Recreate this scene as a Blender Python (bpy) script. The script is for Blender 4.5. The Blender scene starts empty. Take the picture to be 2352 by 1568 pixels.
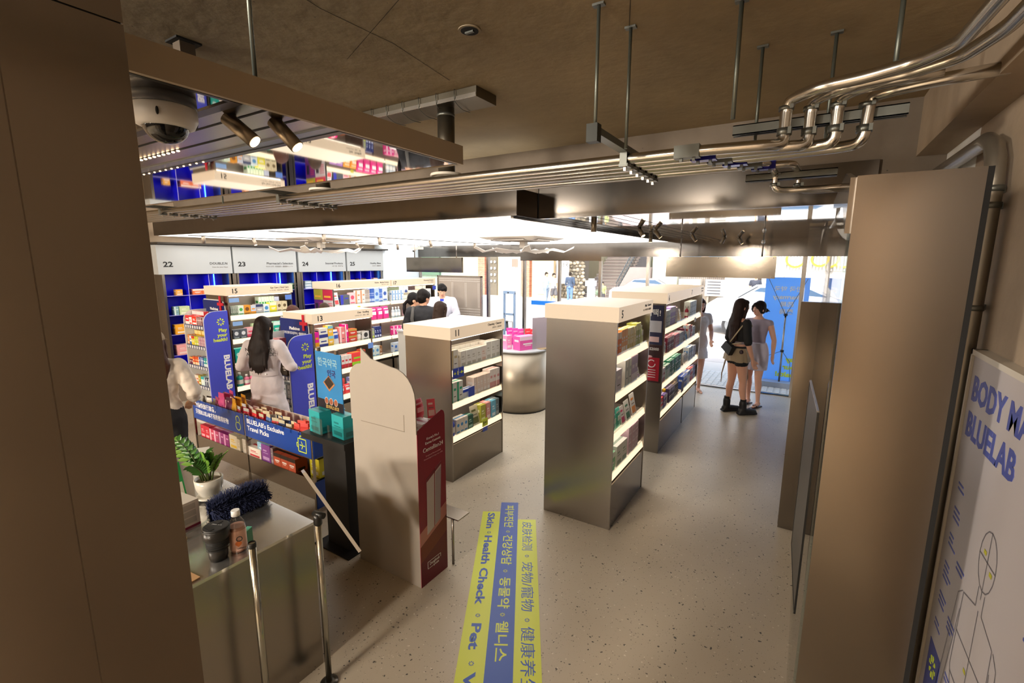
import bpy, math, random
from mathutils import Vector, Matrix, Euler
S = bpy.context.scene
COL = S.collection
PI = math.pi
rnd = random.Random(7)

# ------------------------------------------------------------------ camera
CR = Vector((0.8487053556882737, 0.5288518989440311, 0.003858524242923376))
CU = Vector((-0.09218109831402946, 0.14074085421502536, 0.9857457365205513))
CF = Vector((-0.5207704526369177, 0.8369633689344578, -0.16819766562655544))
cam_data = bpy.data.cameras.new('camera')
cam_data.sensor_width = 36
cam_data.lens = 1078.58 / 2352 * 36
cam_data.clip_start = 0.02
cam_data.clip_end = 300
cam = bpy.data.objects.new('camera', cam_data)
COL.objects.link(cam)
cam.matrix_world = Matrix(((CR.x, CU.x, -CF.x, 0), (CR.y, CU.y, -CF.y, 0), (CR.z, CU.z, -CF.z, 2.2), (0, 0, 0, 1)))
S.camera = cam

# ------------------------------------------------------------------ view, world, sun
S.view_settings.view_transform = 'Standard'
S.view_settings.look = 'None'
S.view_settings.gamma = 1
S.view_settings.use_curve_mapping = False
S.view_settings.exposure = 0.32
try:
    S.cycles.use_denoising = True
    S.cycles.max_bounces = 8
    S.cycles.caustics_reflective = False
    S.cycles.caustics_refractive = False
    S.cycles.sample_clamp_indirect = 6
except Exception:
    pass
world = bpy.data.worlds.new('sky')
S.world = world
world.use_nodes = True
wn = world.node_tree
wn.nodes.clear()
w_out = wn.nodes.new('ShaderNodeOutputWorld')
w_bg = wn.nodes.new('ShaderNodeBackground')
w_sky = wn.nodes.new('ShaderNodeTexSky')
w_sky.sky_type = 'NISHITA'
w_sky.sun_disc = False
w_sky.sun_elevation = math.radians(50)
w_sky.sun_rotation = math.radians(200)
w_sky.air_density = 1.5
w_sky.dust_density = 4
wn.links.new(w_sky.outputs[0], w_bg.inputs[0])
w_bg.inputs[1].default_value = 0.45
wn.links.new(w_bg.outputs[0], w_out.inputs[0])

sun_data = bpy.data.lights.new('sun', 'SUN')
sun_data.energy = 3.3
sun_data.angle = math.radians(0.6)
sun_data.color = (1.0, 0.96, 0.9)
sun = bpy.data.objects.new('sun', sun_data)
COL.objects.link(sun)
sun.rotation_euler = Vector((-0.35, 0.75, -0.85)).to_track_quat('-Z', 'Y').to_euler()

# warm hall lamps behind the camera, plus weak fill added to brighten the pillar
for lx, ly, lz, le in ((-2.0, -4.6, 2.95, 1220), (-5.2, -3.4, 2.95, 1100), (-.55, -1.9, 2.93, 40)):
    ld = bpy.data.lights.new('hall_and_fill_lamp', 'POINT')
    ld.energy = le; ld.color = (1.0, .90, .77); ld.shadow_soft_size = .4
    lo = bpy.data.objects.new('hall_and_fill_lamp', ld)
    COL.objects.link(lo)
    lo.location = (lx, ly, lz)
CEILING_GLOW = 2.2
STRIP_GLOW = 1.1
BOX_GLOW = 0.80

# ------------------------------------------------------------------ materials
def lin(c):
    if isinstance(c, str):
        c = tuple(int(c[i:i + 2], 16) / 255 for i in (0, 2, 4))
    return tuple((x / 12.92 if x <= 0.04045 else ((x + 0.055) / 1.055) ** 2.4) for x in c)
_mats = {}
def mat(name, col='888888', rough=0.5, metal=0.0, emis=None, es=0.0, noise=0.0, scale=8.0, bump=0.0,
        stretch=None, alpha=1.0, trans=0.0, ior=1.45, aniso=0.0, rvar=0.0):
    if name in _mats:
        return _mats[name]
    m = bpy.data.materials.new(name)
    m.use_nodes = True
    nt = m.node_tree
    b = nt.nodes['Principled BSDF']
    c = lin(col)
    b.inputs['Base Color'].default_value = (*c, 1)
    b.inputs['Roughness'].default_value = rough
    b.inputs['Metallic'].default_value = metal
    b.inputs['IOR'].default_value = ior
    b.inputs['Transmission Weight'].default_value = trans
    b.inputs['Alpha'].default_value = alpha
    if aniso:
        b.inputs['Anisotropic'].default_value = aniso
    if emis is not None:
        b.inputs['Emission Color'].default_value = (*lin(emis), 1)
        b.inputs['Emission Strength'].default_value = es
    if noise or bump or rvar:
        tc = nt.nodes.new('ShaderNodeTexCoord')
        mp = nt.nodes.new('ShaderNodeMapping')
        if stretch:
            mp.inputs['Scale'].default_value = stretch
        nt.links.new(tc.outputs['Object'], mp.inputs[0])
        no = nt.nodes.new('ShaderNodeTexNoise')
        no.inputs['Scale'].default_value = scale
        no.inputs['Detail'].default_value = 6
        nt.links.new(mp.outputs[0], no.inputs[0])
        if noise:
            mx = nt.nodes.new('ShaderNodeMix')
            mx.data_type = 'RGBA'
            mx.inputs[6].default_value = (*[max(0, x * (1 - noise)) for x in c], 1)
            mx.inputs[7].default_value = (*[min(1, x * (1 + noise)) for x in c], 1)
            nt.links.new(no.outputs[0], mx.inputs[0])
            nt.links.new(mx.outputs[2], b.inputs['Base Color'])
        if rvar:
            mr = nt.nodes.new('ShaderNodeMapRange')
            mr.inputs[1].default_value = 0.3
            mr.inputs[2].default_value = 0.7
            mr.inputs[3].default_value = max(0, rough - rvar)
            mr.inputs[4].default_value = rough + rvar
            nt.links.new(no.outputs[0], mr.inputs[0])
            nt.links.new(mr.outputs[0], b.inputs['Roughness'])
        if bump:
            bp = nt.nodes.new('ShaderNodeBump')
            bp.inputs['Strength'].default_value = bump
            bp.inputs['Distance'].default_value = 0.01
            nt.links.new(no.outputs[0], bp.inputs['Height'])
            nt.links.new(bp.outputs[0], b.inputs['Normal'])
    _mats[name] = m
    return m

def terrazzo():
    m = bpy.data.materials.new('terrazzo floor')
    m.use_nodes = True
    nt = m.node_tree
    L = nt.links.new
    b = nt.nodes['Principled BSDF']
    b.inputs['Roughness'].default_value = 0.36
    b.inputs['Specular IOR Level'].default_value = 0.4
    tc = nt.nodes.new('ShaderNodeTexCoord')
    no = nt.nodes.new('ShaderNodeTexNoise')
    no.inputs['Scale'].default_value = 2.2
    no.inputs['Detail'].default_value = 5
    L(tc.outputs['Object'], no.inputs[0])
    base = nt.nodes.new('ShaderNodeMix')
    base.data_type = 'RGBA'
    base.inputs[6].default_value = (*lin('b3a692'), 1)
    base.inputs[7].default_value = (*lin('c6baa6'), 1)
    L(no.outputs[0], base.inputs[0])
    cur = base.outputs[2]
    wob = nt.nodes.new('ShaderNodeTexNoise')
    wob.inputs['Scale'].default_value = 30
    L(tc.outputs['Object'], wob.inputs[0])
    add = nt.nodes.new('ShaderNodeVectorMath')
    add.operation = 'MULTIPLY_ADD'
    L(wob.outputs['Color'], add.inputs[0])
    add.inputs[1].default_value = (0.03, 0.03, 0.03)
    L(tc.outputs['Object'], add.inputs[2])
    for sc, keep, size, col, amt in ((42, .84, .28, '57524b', 1), (80, .84, .34, '6e665b', .8), (60, .9, .3, 'e2dacb', .7), (130, .85, .3, '7b7163', .6)):
        v = nt.nodes.new('ShaderNodeTexVoronoi')
        v.inputs['Scale'].default_value = sc
        L(add.outputs[0], v.inputs['Vector'])
        sep = nt.nodes.new('ShaderNodeSeparateColor')
        L(v.outputs['Color'], sep.inputs[0])
        gt = nt.nodes.new('ShaderNodeMath')
        gt.operation = 'GREATER_THAN'
        gt.inputs[1].default_value = keep
        L(sep.outputs[0], gt.inputs[0])
        sz = nt.nodes.new('ShaderNodeMath')
        sz.operation = 'MULTIPLY_ADD'
        L(sep.outputs[1], sz.inputs[0])
        sz.inputs[1].default_value = size * .8
        sz.inputs[2].default_value = size * .3
        lt = nt.nodes.new('ShaderNodeMath')
        lt.operation = 'LESS_THAN'
        L(v.outputs['Distance'], lt.inputs[0])
        L(sz.outputs[0], lt.inputs[1])
        mu = nt.nodes.new('ShaderNodeMath')
        mu.operation = 'MULTIPLY'
        L(gt.outputs[0], mu.inputs[0])
        L(lt.outputs[0], mu.inputs[1])
        ma = nt.nodes.new('ShaderNodeMath')
        ma.operation = 'MULTIPLY'
        ma.inputs[1].default_value = amt
        L(mu.outputs[0], ma.inputs[0])
        mx = nt.nodes.new('ShaderNodeMix')
        mx.data_type = 'RGBA'
        L(ma.outputs[0], mx.inputs[0])
        L(cur, mx.inputs[6])
        mx.inputs[7].default_value = (*lin(col), 1)
        cur = mx.outputs[2]
    L(cur, b.inputs['Base Color'])
    return m

def concrete(name, c0, c1, crack=True):
    m = bpy.data.materials.new(name)
    m.use_nodes = True
    nt = m.node_tree
    L = nt.links.new
    b = nt.nodes['Principled BSDF']
    b.inputs['Roughness'].default_value = 0.75
    tc = nt.nodes.new('ShaderNodeTexCoord')
    cur = None
    n1 = nt.nodes.new('ShaderNodeTexNoise')
    n1.inputs['Scale'].default_value = 1.3
    n1.inputs['Detail'].default_value = 8
    n1.inputs['Roughness'].default_value = .65
    L(tc.outputs['Object'], n1.inputs[0])
    mx = nt.nodes.new('ShaderNodeMix')
    mx.data_type = 'RGBA'
    rp = nt.nodes.new('ShaderNodeMapRange')
    rp.inputs[1].default_value = .35
    rp.inputs[2].default_value = .65
    L(n1.outputs[0], rp.inputs[0])
    L(rp.outputs[0], mx.inputs[0])
    mx.inputs[6].default_value = (*lin(c0), 1)
    mx.inputs[7].default_value = (*lin(c1), 1)
    v = nt.nodes.new('ShaderNodeTexVoronoi')
    v.inputs['Scale'].default_value = 9
    L(tc.outputs['Object'], v.inputs['Vector'])
    lt = nt.nodes.new('ShaderNodeMath')
    lt.operation = 'LESS_THAN'
    lt.inputs[1].default_value = .035
    L(v.outputs['Distance'], lt.inputs[0])
    mx2 = nt.nodes.new('ShaderNodeMix')
    mx2.data_type = 'RGBA'
    L(lt.outputs[0], mx2.inputs[0])
    L(mx.outputs[2], mx2.inputs[6])
    mx2.inputs[7].default_value = (*[x * .55 for x in lin(c0)], 1)
    L(mx2.outputs[2], b.inputs['Base Color'])
    bp = nt.nodes.new('ShaderNodeBump')
    bp.inputs['Strength'].default_value = .15
    bp.inputs['Distance'].default_value = .02
    n2 = nt.nodes.new('ShaderNodeTexNoise')
    n2.inputs['Scale'].default_value = 14
    n2.inputs['Detail'].default_value = 8
    L(tc.outputs['Object'], n2.inputs[0])
    L(n2.outputs[0], bp.inputs['Height'])
    L(bp.outputs[0], b.inputs['Normal'])
    return m

def brick():
    m = bpy.data.materials.new('red brick')
    m.use_nodes = True
    nt = m.node_tree
    b = nt.nodes['Principled BSDF']
    t = nt.nodes.new('ShaderNodeTexBrick')
    tc = nt.nodes.new('ShaderNodeTexCoord')
    mp = nt.nodes.new('ShaderNodeMapping')
    mp.inputs['Rotation'].default_value = (PI / 2, 0, 0)
    nt.links.new(tc.outputs['Object'], mp.inputs[0])
    nt.links.new(mp.outputs[0], t.inputs[0])
    t.inputs['Scale'].default_value = 4
    t.inputs['Color1'].default_value = (*lin('a8563f'), 1)
    t.inputs['Color2'].default_value = (*lin('c07a5a'), 1)
    t.inputs['Mortar'].default_value = (*lin('cbbfae'), 1)
    nt.links.new(t.outputs[0], b.inputs['Base Color'])
    return m

M_FLOOR = terrazzo()
M_CONC = concrete('ceiling concrete', '8b7a5e', 'a08d6d')
M_CONCW = concrete('wall concrete', '94826e', 'a8957e')
STEEL = mat('brushed steel', '989189', .25, 1, noise=.06, scale=1.4, stretch=(1, 1, .6))
STEELD = mat('brushed steel cladding', '837b72', .17, 1, noise=.12, scale=1.3, stretch=(1, 1, .5))
STEELH = mat('brushed steel fascia', '706b66', .13, 1, noise=.10, scale=2.0, stretch=(6, 6, .2))
MIRROR = mat('polished mirror steel', 'd6d4d0', .03, 1)
CHROME = mat('galvanised conduit', 'cfccc6', .22, 1, noise=.1, scale=20)
GALV = mat('galvanised steel channel', '6e706b', .4, .8, noise=.15, scale=25)
BLACK = mat('black plastic', '141414', .35)
DARK = mat('dark gap', '0c0b0a', .8)
WHITE = mat('white paint', 'e9e8e4', .5)
WHITEG = mat('white gloss sign board', 'b9bdbf', .18, noise=.03, scale=1.2)
CARD = mat('white cardboard', 'aea498', .7, noise=.03)
BLUE = mat('royal blue print', '4a52cc', .35)
BLUES = mat('cabinet blue', '1414d8', .3)
NAVY = mat('navy print', '17296e', .4)
PANBLUE = mat('travel banner blue', '0f3f98', .35)
LIME = mat('lime print', 'd6e83a', .4)
YEL = mat('yellow print', 'e4e44e', .45)
FBLUE = mat('floor sticker blue', '3d5cb4', .4)
FLIME = mat('floor sticker lime', 'd8e04a', .4)
INK = mat('black lettering', '1a1a1a', .5)
INKG = mat('grey lettering', '77706a', .5)
WHITEI = mat('white lettering', 'f2f2f2', .5)
GLOW = mat('luminous ceiling', 'ffffff', .5, emis='fffdf8', es=CEILING_GLOW)
STRIP = mat('shelf light strip', 'b0a490', .4, emis='ffdfb8', es=STRIP_GLOW)
UNDER = mat('topper and shelf fill glow', 'd8ccb8', .4, emis='fff0dc', es=5.5)
BOXG = mat('light box acrylic', 'a89c8a', .35, emis='ffe0bd', es=BOX_GLOW * .52)
BULB = mat('spot lamp', 'fff0d8', .4, emis='ffd9a8', es=8)
LEDM = mat('led dots', 'fff0d8', .4, emis='ffd9a8', es=6)
BLED = mat('blue led line', '60b8ff', .4, emis='58a8ff', es=3.0)
RED = mat('red plastic', 'c41f33', .4)
def glass(name='clear glass', col='ffffff', rough=0.0):
    if name in _mats:
        return _mats[name]
    m = bpy.data.materials.new(name)
    m.use_nodes = True
    nt = m.node_tree
    nt.nodes.remove(nt.nodes['Principled BSDF'])
    out = nt.nodes['Material Output']
    mx = nt.nodes.new('ShaderNodeMixShader')
    lw = nt.nodes.new('ShaderNodeLayerWeight')
    pw = nt.nodes.new('ShaderNodeMath')
    pw.operation = 'POWER'
    pw.inputs[1].default_value = 4
    nt.links.new(lw.outputs['Facing'], pw.inputs[0])
    fr = nt.nodes.new('ShaderNodeMath')
    fr.operation = 'MULTIPLY_ADD'
    fr.inputs[1].default_value = .5
    fr.inputs[2].default_value = .04
    nt.links.new(pw.outputs[0], fr.inputs[0])
    tr = nt.nodes.new('ShaderNodeBsdfTransparent')
    tr.inputs[0].default_value = (*lin(col), 1)
    gl = nt.nodes.new('ShaderNodeBsdfGlossy')
    gl.inputs['Roughness'].default_value = rough
    nt.links.new(fr.outputs[0], mx.inputs[0])
    nt.links.new(tr.outputs[0], mx.inputs[1])
    nt.links.new(gl.outputs[0], mx.inputs[2])
    nt.links.new(mx.outputs[0], out.inputs[0])
    _mats[name] = m
    return m
GLASS = glass()
ACRYL = glass('clear acrylic', 'eef4f4', .05)
def C(hexcol, rough=.45):
    return mat('print ' + hexcol, hexcol, rough)

# ------------------------------------------------------------------ mesh builder
class MB:
    def __init__(self):
        self.v = []; self.f = []; self.fm = []; self.fs = []; self.mats = []; self.M = None
    def mi(self, m):
        if m not in self.mats:
            self.mats.append(m)
        return self.mats.index(m)
    def add(self, vs, fs, m, smooth=False):
        n = len(self.v)
        for p in vs:
            p = Vector(p)
            self.v.append(self.M @ p if self.M is not None else p)
        k = self.mi(m)
        for i, f in enumerate(fs):
            self.f.append([n + j for j in f])
            self.fm.append(k)
            self.fs.append(smooth[i] if isinstance(smooth, list) else smooth)
        return self
    def box(self, a, b, m):
        x0, y0, z0 = (min(a[i], b[i]) for i in range(3))
        x1, y1, z1 = (max(a[i], b[i]) for i in range(3))
        return self.add([(x0, y0, z0), (x1, y0, z0), (x1, y1, z0), (x0, y1, z0), (x0, y0, z1), (x1, y0, z1), (x1, y1, z1), (x0, y1, z1)],
                        [(0, 3, 2, 1), (4, 5, 6, 7), (0, 1, 5, 4), (1, 2, 6, 5), (2, 3, 7, 6), (3, 0, 4, 7)], m)
    def ring(self, rings, m, closed=True, caps=True, smooth=True):
        n = len(rings[0]); vs = [p for r in rings for p in r]; fs = []; sm = []
        for i in range(len(rings) - 1):
            for j in range(n if closed else n - 1):
                a, b = i * n + j, i * n + (j + 1) % n
                fs.append((a, b, b + n, a + n)); sm.append(smooth)
        if caps:
            fs.append(tuple(range(n))[::-1]); sm.append(False)
            fs.append(tuple(range((len(rings) - 1) * n, len(rings) * n))); sm.append(False)
        return self.add(vs, fs, m, sm)
    def tube(self, path, r, m, seg=8, r2=None):
        P = [Vector(p) for p in path]; rings = []; nrm = None
        for i, p in enumerate(P):
            t = ((P[i + 1] if i + 1 < len(P) else P[i]) - (P[i - 1] if i else P[i])).normalized()
            if nrm is None:
                nrm = t.orthogonal().normalized()
            nrm = (nrm - t * nrm.dot(t)).normalized()
            b = t.cross(nrm)
            rr = r if r2 is None else r + (r2 - r) * i / (len(P) - 1)
            if isinstance(r, (list, tuple)):
                rr = r[i]
            rings.append([p + (nrm * math.cos(2 * PI * k / seg) + b * math.sin(2 * PI * k / seg)) * rr for k in range(seg)])
        return self.ring(rings, m)
    def lathe(self, prof, c, m, seg=20, caps=True):
        c = Vector(c)
        return self.ring([[c + Vector((r * math.cos(2 * PI * k / seg), r * math.sin(2 * PI * k / seg), z)) for k in range(seg)] for r, z in prof], m, caps=caps)
    def prism(self, poly, t0, t1, m, M=None, smooth=False):
        """poly in local xy, extruded along local z from t0 to t1"""
        old = self.M
        if M is not None:
            self.M = M if old is None else old @ M
        n = len(poly)
        self.add([(x, y, t0) for x, y in poly] + [(x, y, t1) for x, y in poly],
                 [tuple(range(n))[::-1], tuple(range(n, 2 * n))] + [(i, (i + 1) % n, n + (i + 1) % n, n + i) for i in range(n)], m,
                 [False, False] + [smooth] * n)
        self.M = old
        return self
    def ell(self, c, r, m, seg=12, rings=8, z0=-1.0, z1=1.0, R=None):
        c = Vector(c); rg = []
        a0, a1 = math.asin(z0), math.asin(z1)
        for i in range(rings + 1):
            a = a0 + (a1 - a0) * i / rings
            rr = max(math.cos(a), 1e-3)
            row = []
            for k in range(seg):
                p = Vector((r[0] * rr * math.cos(2 * PI * k / seg), r[1] * rr * math.sin(2 * PI * k / seg), r[2] * math.sin(a)))
                row.append(c + (R @ p if R is not None else p))
            rg.append(row)
        return self.ring(rg, m)
    def mesh(self, name):
        me = bpy.data.meshes.new(name)
        me.from_pydata([tuple(p) for p in self.v], [], self.f)
        for m in self.mats:
            me.materials.append(m)
        me.polygons.foreach_set('material_index', self.fm)
        me.polygons.foreach_set('use_smooth', self.fs)
        me.update()
        return me
    def build(self, name, parent=None, loc=(0, 0, 0), rot=(0, 0, 0)):
        o = bpy.data.objects.new(name, self.mesh(name))
        COL.objects.link(o)
        o.location = loc; o.rotation_euler = rot
        o.parent = parent
        return o

def tag(o, label=None, cat=None, group=None, kind=None):
    if label: o['label'] = label
    if cat: o['category'] = cat
    if group: o['group'] = group
    if kind: o['kind'] = kind
    return o
def thing(name, label, cat, loc=(0, 0, 0), rz=0, group=None):
    o = bpy.data.objects.new(name, None)
    o.empty_display_size = .05
    COL.objects.link(o)
    o.location = loc; o.rotation_euler = (0, 0, rz)
    return tag(o, label, cat, group)
def struct(name, mb):
    return tag(mb.build(name), kind='structure')
def B(a, b, m):
    return MB().box(a, b, m)
def dup(o, loc=None, rot=None, label=None, group=None):
    c = o.copy(); COL.objects.link(c)
    if loc is not None: c.location = loc
    if rot is not None: c.rotation_euler = rot
    for k, v in (('label', label), ('group', group)):
        if v: c[k] = v
    for ch in o.children:
        d = ch.copy(); COL.objects.link(d); d.parent = c
        for g in ch.children:
            e = g.copy(); COL.objects.link(e); e.parent = d
    return c
AX = {  # text orientation: (reading direction, up direction)
    '+X': ((0, 1, 0), (0, 0, 1)), '-Y': ((1, 0, 0), (0, 0, 1)), '-X': ((0, -1, 0), (0, 0, 1)), '+Y': ((-1, 0, 0), (0, 0, 1))}
def text(s, size, loc, ax, m, parent, align='LEFT', bold=0.0, fit=None, depth=.0006, name='lettering', sx=1.0):
    cu = bpy.data.curves.new('t', 'FONT')
    cu.body = s; cu.size = size; cu.align_x = align; cu.extrude = depth; cu.offset = bold
    cu.resolution_u = 2
    o = bpy.data.objects.new('t', cu); COL.objects.link(o)
    dg = bpy.context.evaluated_depsgraph_get()
    me = bpy.data.meshes.new_from_object(o.evaluated_get(dg))
    bpy.data.objects.remove(o); bpy.data.curves.remove(cu)
    if len(me.vertices) and fit:
        xs = [v.co.x for v in me.vertices]; w = max(xs) - min(xs)
        if w > 0: sx = fit / w
    for v in me.vertices:
        v.co.x *= sx
    me.materials.clear(); me.materials.append(m)
    for p in me.polygons: p.material_index = 0
    r, u = (Vector(a) for a in (AX[ax] if isinstance(ax, str) else ax))
    r.normalize(); u.normalize(); n = r.cross(u)
    p = bpy.data.objects.new(name, me); COL.objects.link(p)
    p.parent = parent
    p.matrix_local = Matrix(((r.x, u.x, n.x, loc[0]), (r.y, u.y, n.y, loc[1]), (r.z, u.z, n.z, loc[2]), (0, 0, 0, 1)))
    return p
def sunmark(mb, c, r, ax, m, t=.0012, petals=8):
    """the little ring of eight petals used as the shop's mark"""
    rr, u = (Vector(a).normalized() for a in (AX[ax] if isinstance(ax, str) else ax))
    n = rr.cross(u); c = Vector(c)
    for k in range(petals):
        a = 2 * PI * k / petals
        d = rr * math.cos(a) + u * math.sin(a); s = n.cross(d)
        M = Matrix(((d.x, s.x, n.x, c.x), (d.y, s.y, n.y, c.y), (d.z, s.z, n.z, c.z), (0, 0, 0, 1)))
        mb.prism([(.42 * r, -.06 * r), (.9 * r, -.2 * r), (r, 0), (.9 * r, .2 * r), (.42 * r, .06 * r)], 0, t, m, M)
# ================================================================== structure
struct('floor', B((-8.5, -6.5, -.12), (1.2, 8.9, 0), M_FLOOR))
cm = MB()
cm.box((-8.6, -6.6, 3.12), (1.3, 3.7, 3.5), M_CONC)
ceil_o = struct('ceiling', cm)
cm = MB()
cm.box((-8.6, 3.62, 2.66), (1.3, 9.1, 3.3), concrete('shaded beam concrete', '63574a', '74685a'))  # light falloff on the beam put into a darker concrete colour
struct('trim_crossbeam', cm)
cm = MB().box((-8.3, 3.30, 2.556), (-2.05, 8.78, 2.60), GLOW)
struct('ceiling_luminous', cm)
# mirror ceiling of the entrance zone with plank grooves
cm = MB().box((-2.05, 3.66, 2.58), (.6, 8.78, 2.62), MIRROR)
for i in range(6):
    cm.box((-2.0 + i * .13, 3.66, 2.5785), (-1.993 + i * .13, 8.78, 2.58), DARK)
cm.box((-2.07, 3.3, 2.54), (-2.045, 8.78, 2.58), STEELH)
struct('ceiling_mirror', cm)
for nm, a, b, m in (
        ('wall_left', (-8.6, -6.6, 0), (-8.45, 9.0, 3.2), M_CONCW),
        ('wall_back', (-8.6, -6.6, 0), (1.3, -6.45, 3.2), mat('dark hall wall', '4c443b', .8, noise=.1))):
    struct(nm, B(a, b, m))
wr = MB().box((.6, -6.6, 0), (1.3, 3.0, 3.2), M_CONCW).box((.6, 3.0, 0), (1.3, 9.0, 3.2), WHITE)
struct('wall_right', wr)
struct('trim_concrete_beam', B((.465, -6.5, 2.80), (1.3, 4.2, 3.14), M_CONCW))
wl = MB().box((-8.45, 7.62, 0), (-8.2, 8.9, 2.55), mat('pale blue white wall', 'dfe8ee', .5))
struct('wall_left_return', wl)
# stainless fascia over the shop floor: left run, step back, right run
fa = MB()
fa.box((-8.3, 3.25, 2.556), (-1.985, 3.3, 2.765), STEELH)
fa.box((-2.03, 3.3, 2.556), (-1.985, 3.62, 2.765), STEELH)
fa.box((-1.985, 3.60, 2.556), (.30, 3.66, 2.80), STEELH)
fa.box((-1.984, 3.598, 2.556), (-1.978, 3.60, 2.80), DARK)
struct('trim_steel_fascia', fa)
cr = MB()
def crack(pts, z, w=.003):
    for (x0, y0), (x1, y1) in zip(pts, pts[1:]):
        d = Vector((x1 - x0, y1 - y0, 0)); n = Vector((-d.y, d.x, 0)).normalized() * w
        a, b = Vector((x0, y0, z)), Vector((x1, y1, z))
        cr.add([a - n, b - n, b + n, a + n, a - n + Vector((0, 0, -.001)), b - n + Vector((0, 0, -.001)), b + n + Vector((0, 0, -.001)), a + n + Vector((0, 0, -.001))],
               [(0, 1, 2, 3), (4, 7, 6, 5)], mat('concrete crack', '4c4336', .9))
crack([(-.56, 1.6), (-.62, 1.78), (-.69, 1.98), (-.72, 2.1)], 3.1195, .002)
crack([(-1.55, .8), (-1.62, 1.25), (-1.6, 1.6), (-1.66, 2.05)], 3.1195, .0012)
crack([(-1.9, 1.6), (-1.3, 1.35), (-.6, 1.05)], 3.1195, .0009)
tag(cr.build('ceiling_crack'), kind='structure')

# window wall at the street: header, posts, glass
hd = MB().box((-8.45, 8.78, 2.295), (.6, 8.9, 2.60), STEELH)
hd.box((-5.25, 8.76, 2.215), (-3.42, 8.9, 2.295), STEELH)
struct('trim_window_header', hd)
wi = 0
posts = [-8.2, -6.13, -5.18, -4.34, -3.45, -2.52]
for k, x in enumerate(posts):
    struct('trim_mullion_%d' % (k + 1), B((x - .025, 8.79, 0), (x + .025, 8.87, 2.295), STEEL))
struct('trim_mullion_7', B((-.08, 8.79, 0), (-.02, 8.87, 2.295), STEEL))
struct('trim_mullion_8', B((.28, 8.79, 0), (.33, 8.87, 2.295), STEEL))
for k, (x0, x1) in enumerate(zip(posts, posts[1:])):
    o = B((x0 + .025, 8.825, .02), (x1 - .025, 8.835, 2.29), GLASS).build('window_%d' % (k + 1))
    tag(o, kind='structure')
    B((x0 + .025, 8.80, 0), (x1 - .025, 8.86, .05), STEEL).build('window_frame', o)
tag(B((-.02, 8.825, .0), (.6, 8.835, 2.29), GLASS).build('window_6'), kind='structure')
struct('trim_threshold', MB().box((-2.5, 8.78, 0), (.0, 8.9, .012), STEEL).box((-2.5, 8.80, .012), (0, 8.815, .018), DARK))

# ------------------------------------------------------------------ near left: steel clad pillar
pil = thing('steel_clad_pillar', 'tall brushed steel clad pillar filling the left edge of the view', 'pillar')
pm = MB()
pm.box((-.98, -.6, 0), (-.752, .289, 2.488), STEELD)
pm.build('cladding', pil)
pm2 = MB()
pm2.box((-.98, -.6, 2.490), (-.752, .289, 3.118), STEELD)
pm2.build('upper_cladding', pil)
B((-.979, -.599, 2.485), (-.754, .287, 2.493), DARK).build('joint', pil)
B((-.7525, .171, 0), (-.7515, .1722, 2.488), mat('cladding seam', '5a5046', .6, .6)).build('seam', pil)

# ------------------------------------------------------------------ near right: steel panel, glass, pipe, poster
sp = thing('steel_wall_cladding', 'tall plain brushed steel sheet standing at the right beside the glass partition', 'cladding')
m_ = MB()
m_.prism([(.112, 0), (.43, 0), (.43, 2.486), (.112, 2.486)], -2.03, -2.0, STEELD, Matrix(((1, 0, 0, 0), (0, 0, -1, 0), (0, 1, 0, 0), (0, 0, 0, 1))))
m_.build('sheet', sp)
B((.43, 2.0, 0), (.445, 2.05, 2.486), DARK).build('shadow_gap', sp)
mm = MB().prism([(2.03, 2.486), (2.03, 2.30), (2.35, 2.42), (3.5, 2.52), (3.5, 2.56), (2.4, 2.555)], .095, .112, STEELD, Matrix(((0, 0, 1, 0), (1, 0, 0, 0), (0, 1, 0, 0), (0, 0, 0, 1))))
mm.build('side_return', sp)
gp = thing('glass_partition', 'clear frameless glass partition running from the near steel sheet to the far one', 'partition')
B((.105, 2.06, 0), (.113, 4.27, 2.45), GLASS).build('pane', gp)
B((.1045, 2.052, 0), (.1135, 2.06, 2.45), ACRYL).build('edge', gp)
# framed dark poster fixed on the glass, seen edge on
dp = thing('glass_mounted_poster', 'narrow dark framed poster seen edge-on against the glass partition', 'poster', (.088, 2.25, .66), math.radians(2.4))
B((0, 0, 0), (.004, .60, .93), mat('poster back', '3c3936', .4)).build('print', dp)
fr = MB()
fr.box((-.002, -.006, 0), (.006, .003, .93), BLACK).box((-.002, .597, 0), (.006, .606, .93), BLACK)
fr.box((-.002, 0, -.006), (.006, .60, .002), BLACK).box((-.002, 0, .928), (.006, .60, .936), STEEL)
fr.build('frame', dp)
fp = thing('steel_half_wall', 'shoulder-high brushed steel half wall behind the glass partition by the entrance', 'half wall')
B((-.02, 4.28, 0), (.6, 4.34, 1.90), STEELD).build('cladding', fp)
B((-.022, 4.34, 0), (-.012, 6.9, 1.90), STEELD).build('side_cladding', fp)
B((-.02, 4.30, 1.90), (.6, 4.31, 2.55), GLASS).build('glass_top', fp)

# conduit with elbow climbing the right wall
vp = thing('wall_conduit', 'steel conduit with an elbow running down the right wall between cladding and poster', 'pipe')
MB().tube([(.552, 2.475, 0), (.552, 2.475, 2.0), (.552, 2.475, 2.50), (.552, 2.495, 2.58), (.552, 2.545, 2.64), (.552, 2.64, 2.675), (.552, 4.15, 2.69)], .031, mat('dull conduit', '8f887c', .35, .8), 16).build('pipe', vp)
for z in (2.02, 2.40, 2.46):
    MB().lathe([(.034, z), (.034, z + .022)], (.552, 2.475, 0), GALV, 16).build('strap', vp)
    B((.545, 2.52, z), (.60, 2.545, z + .022), GALV).build('strap_ear', vp)

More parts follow.
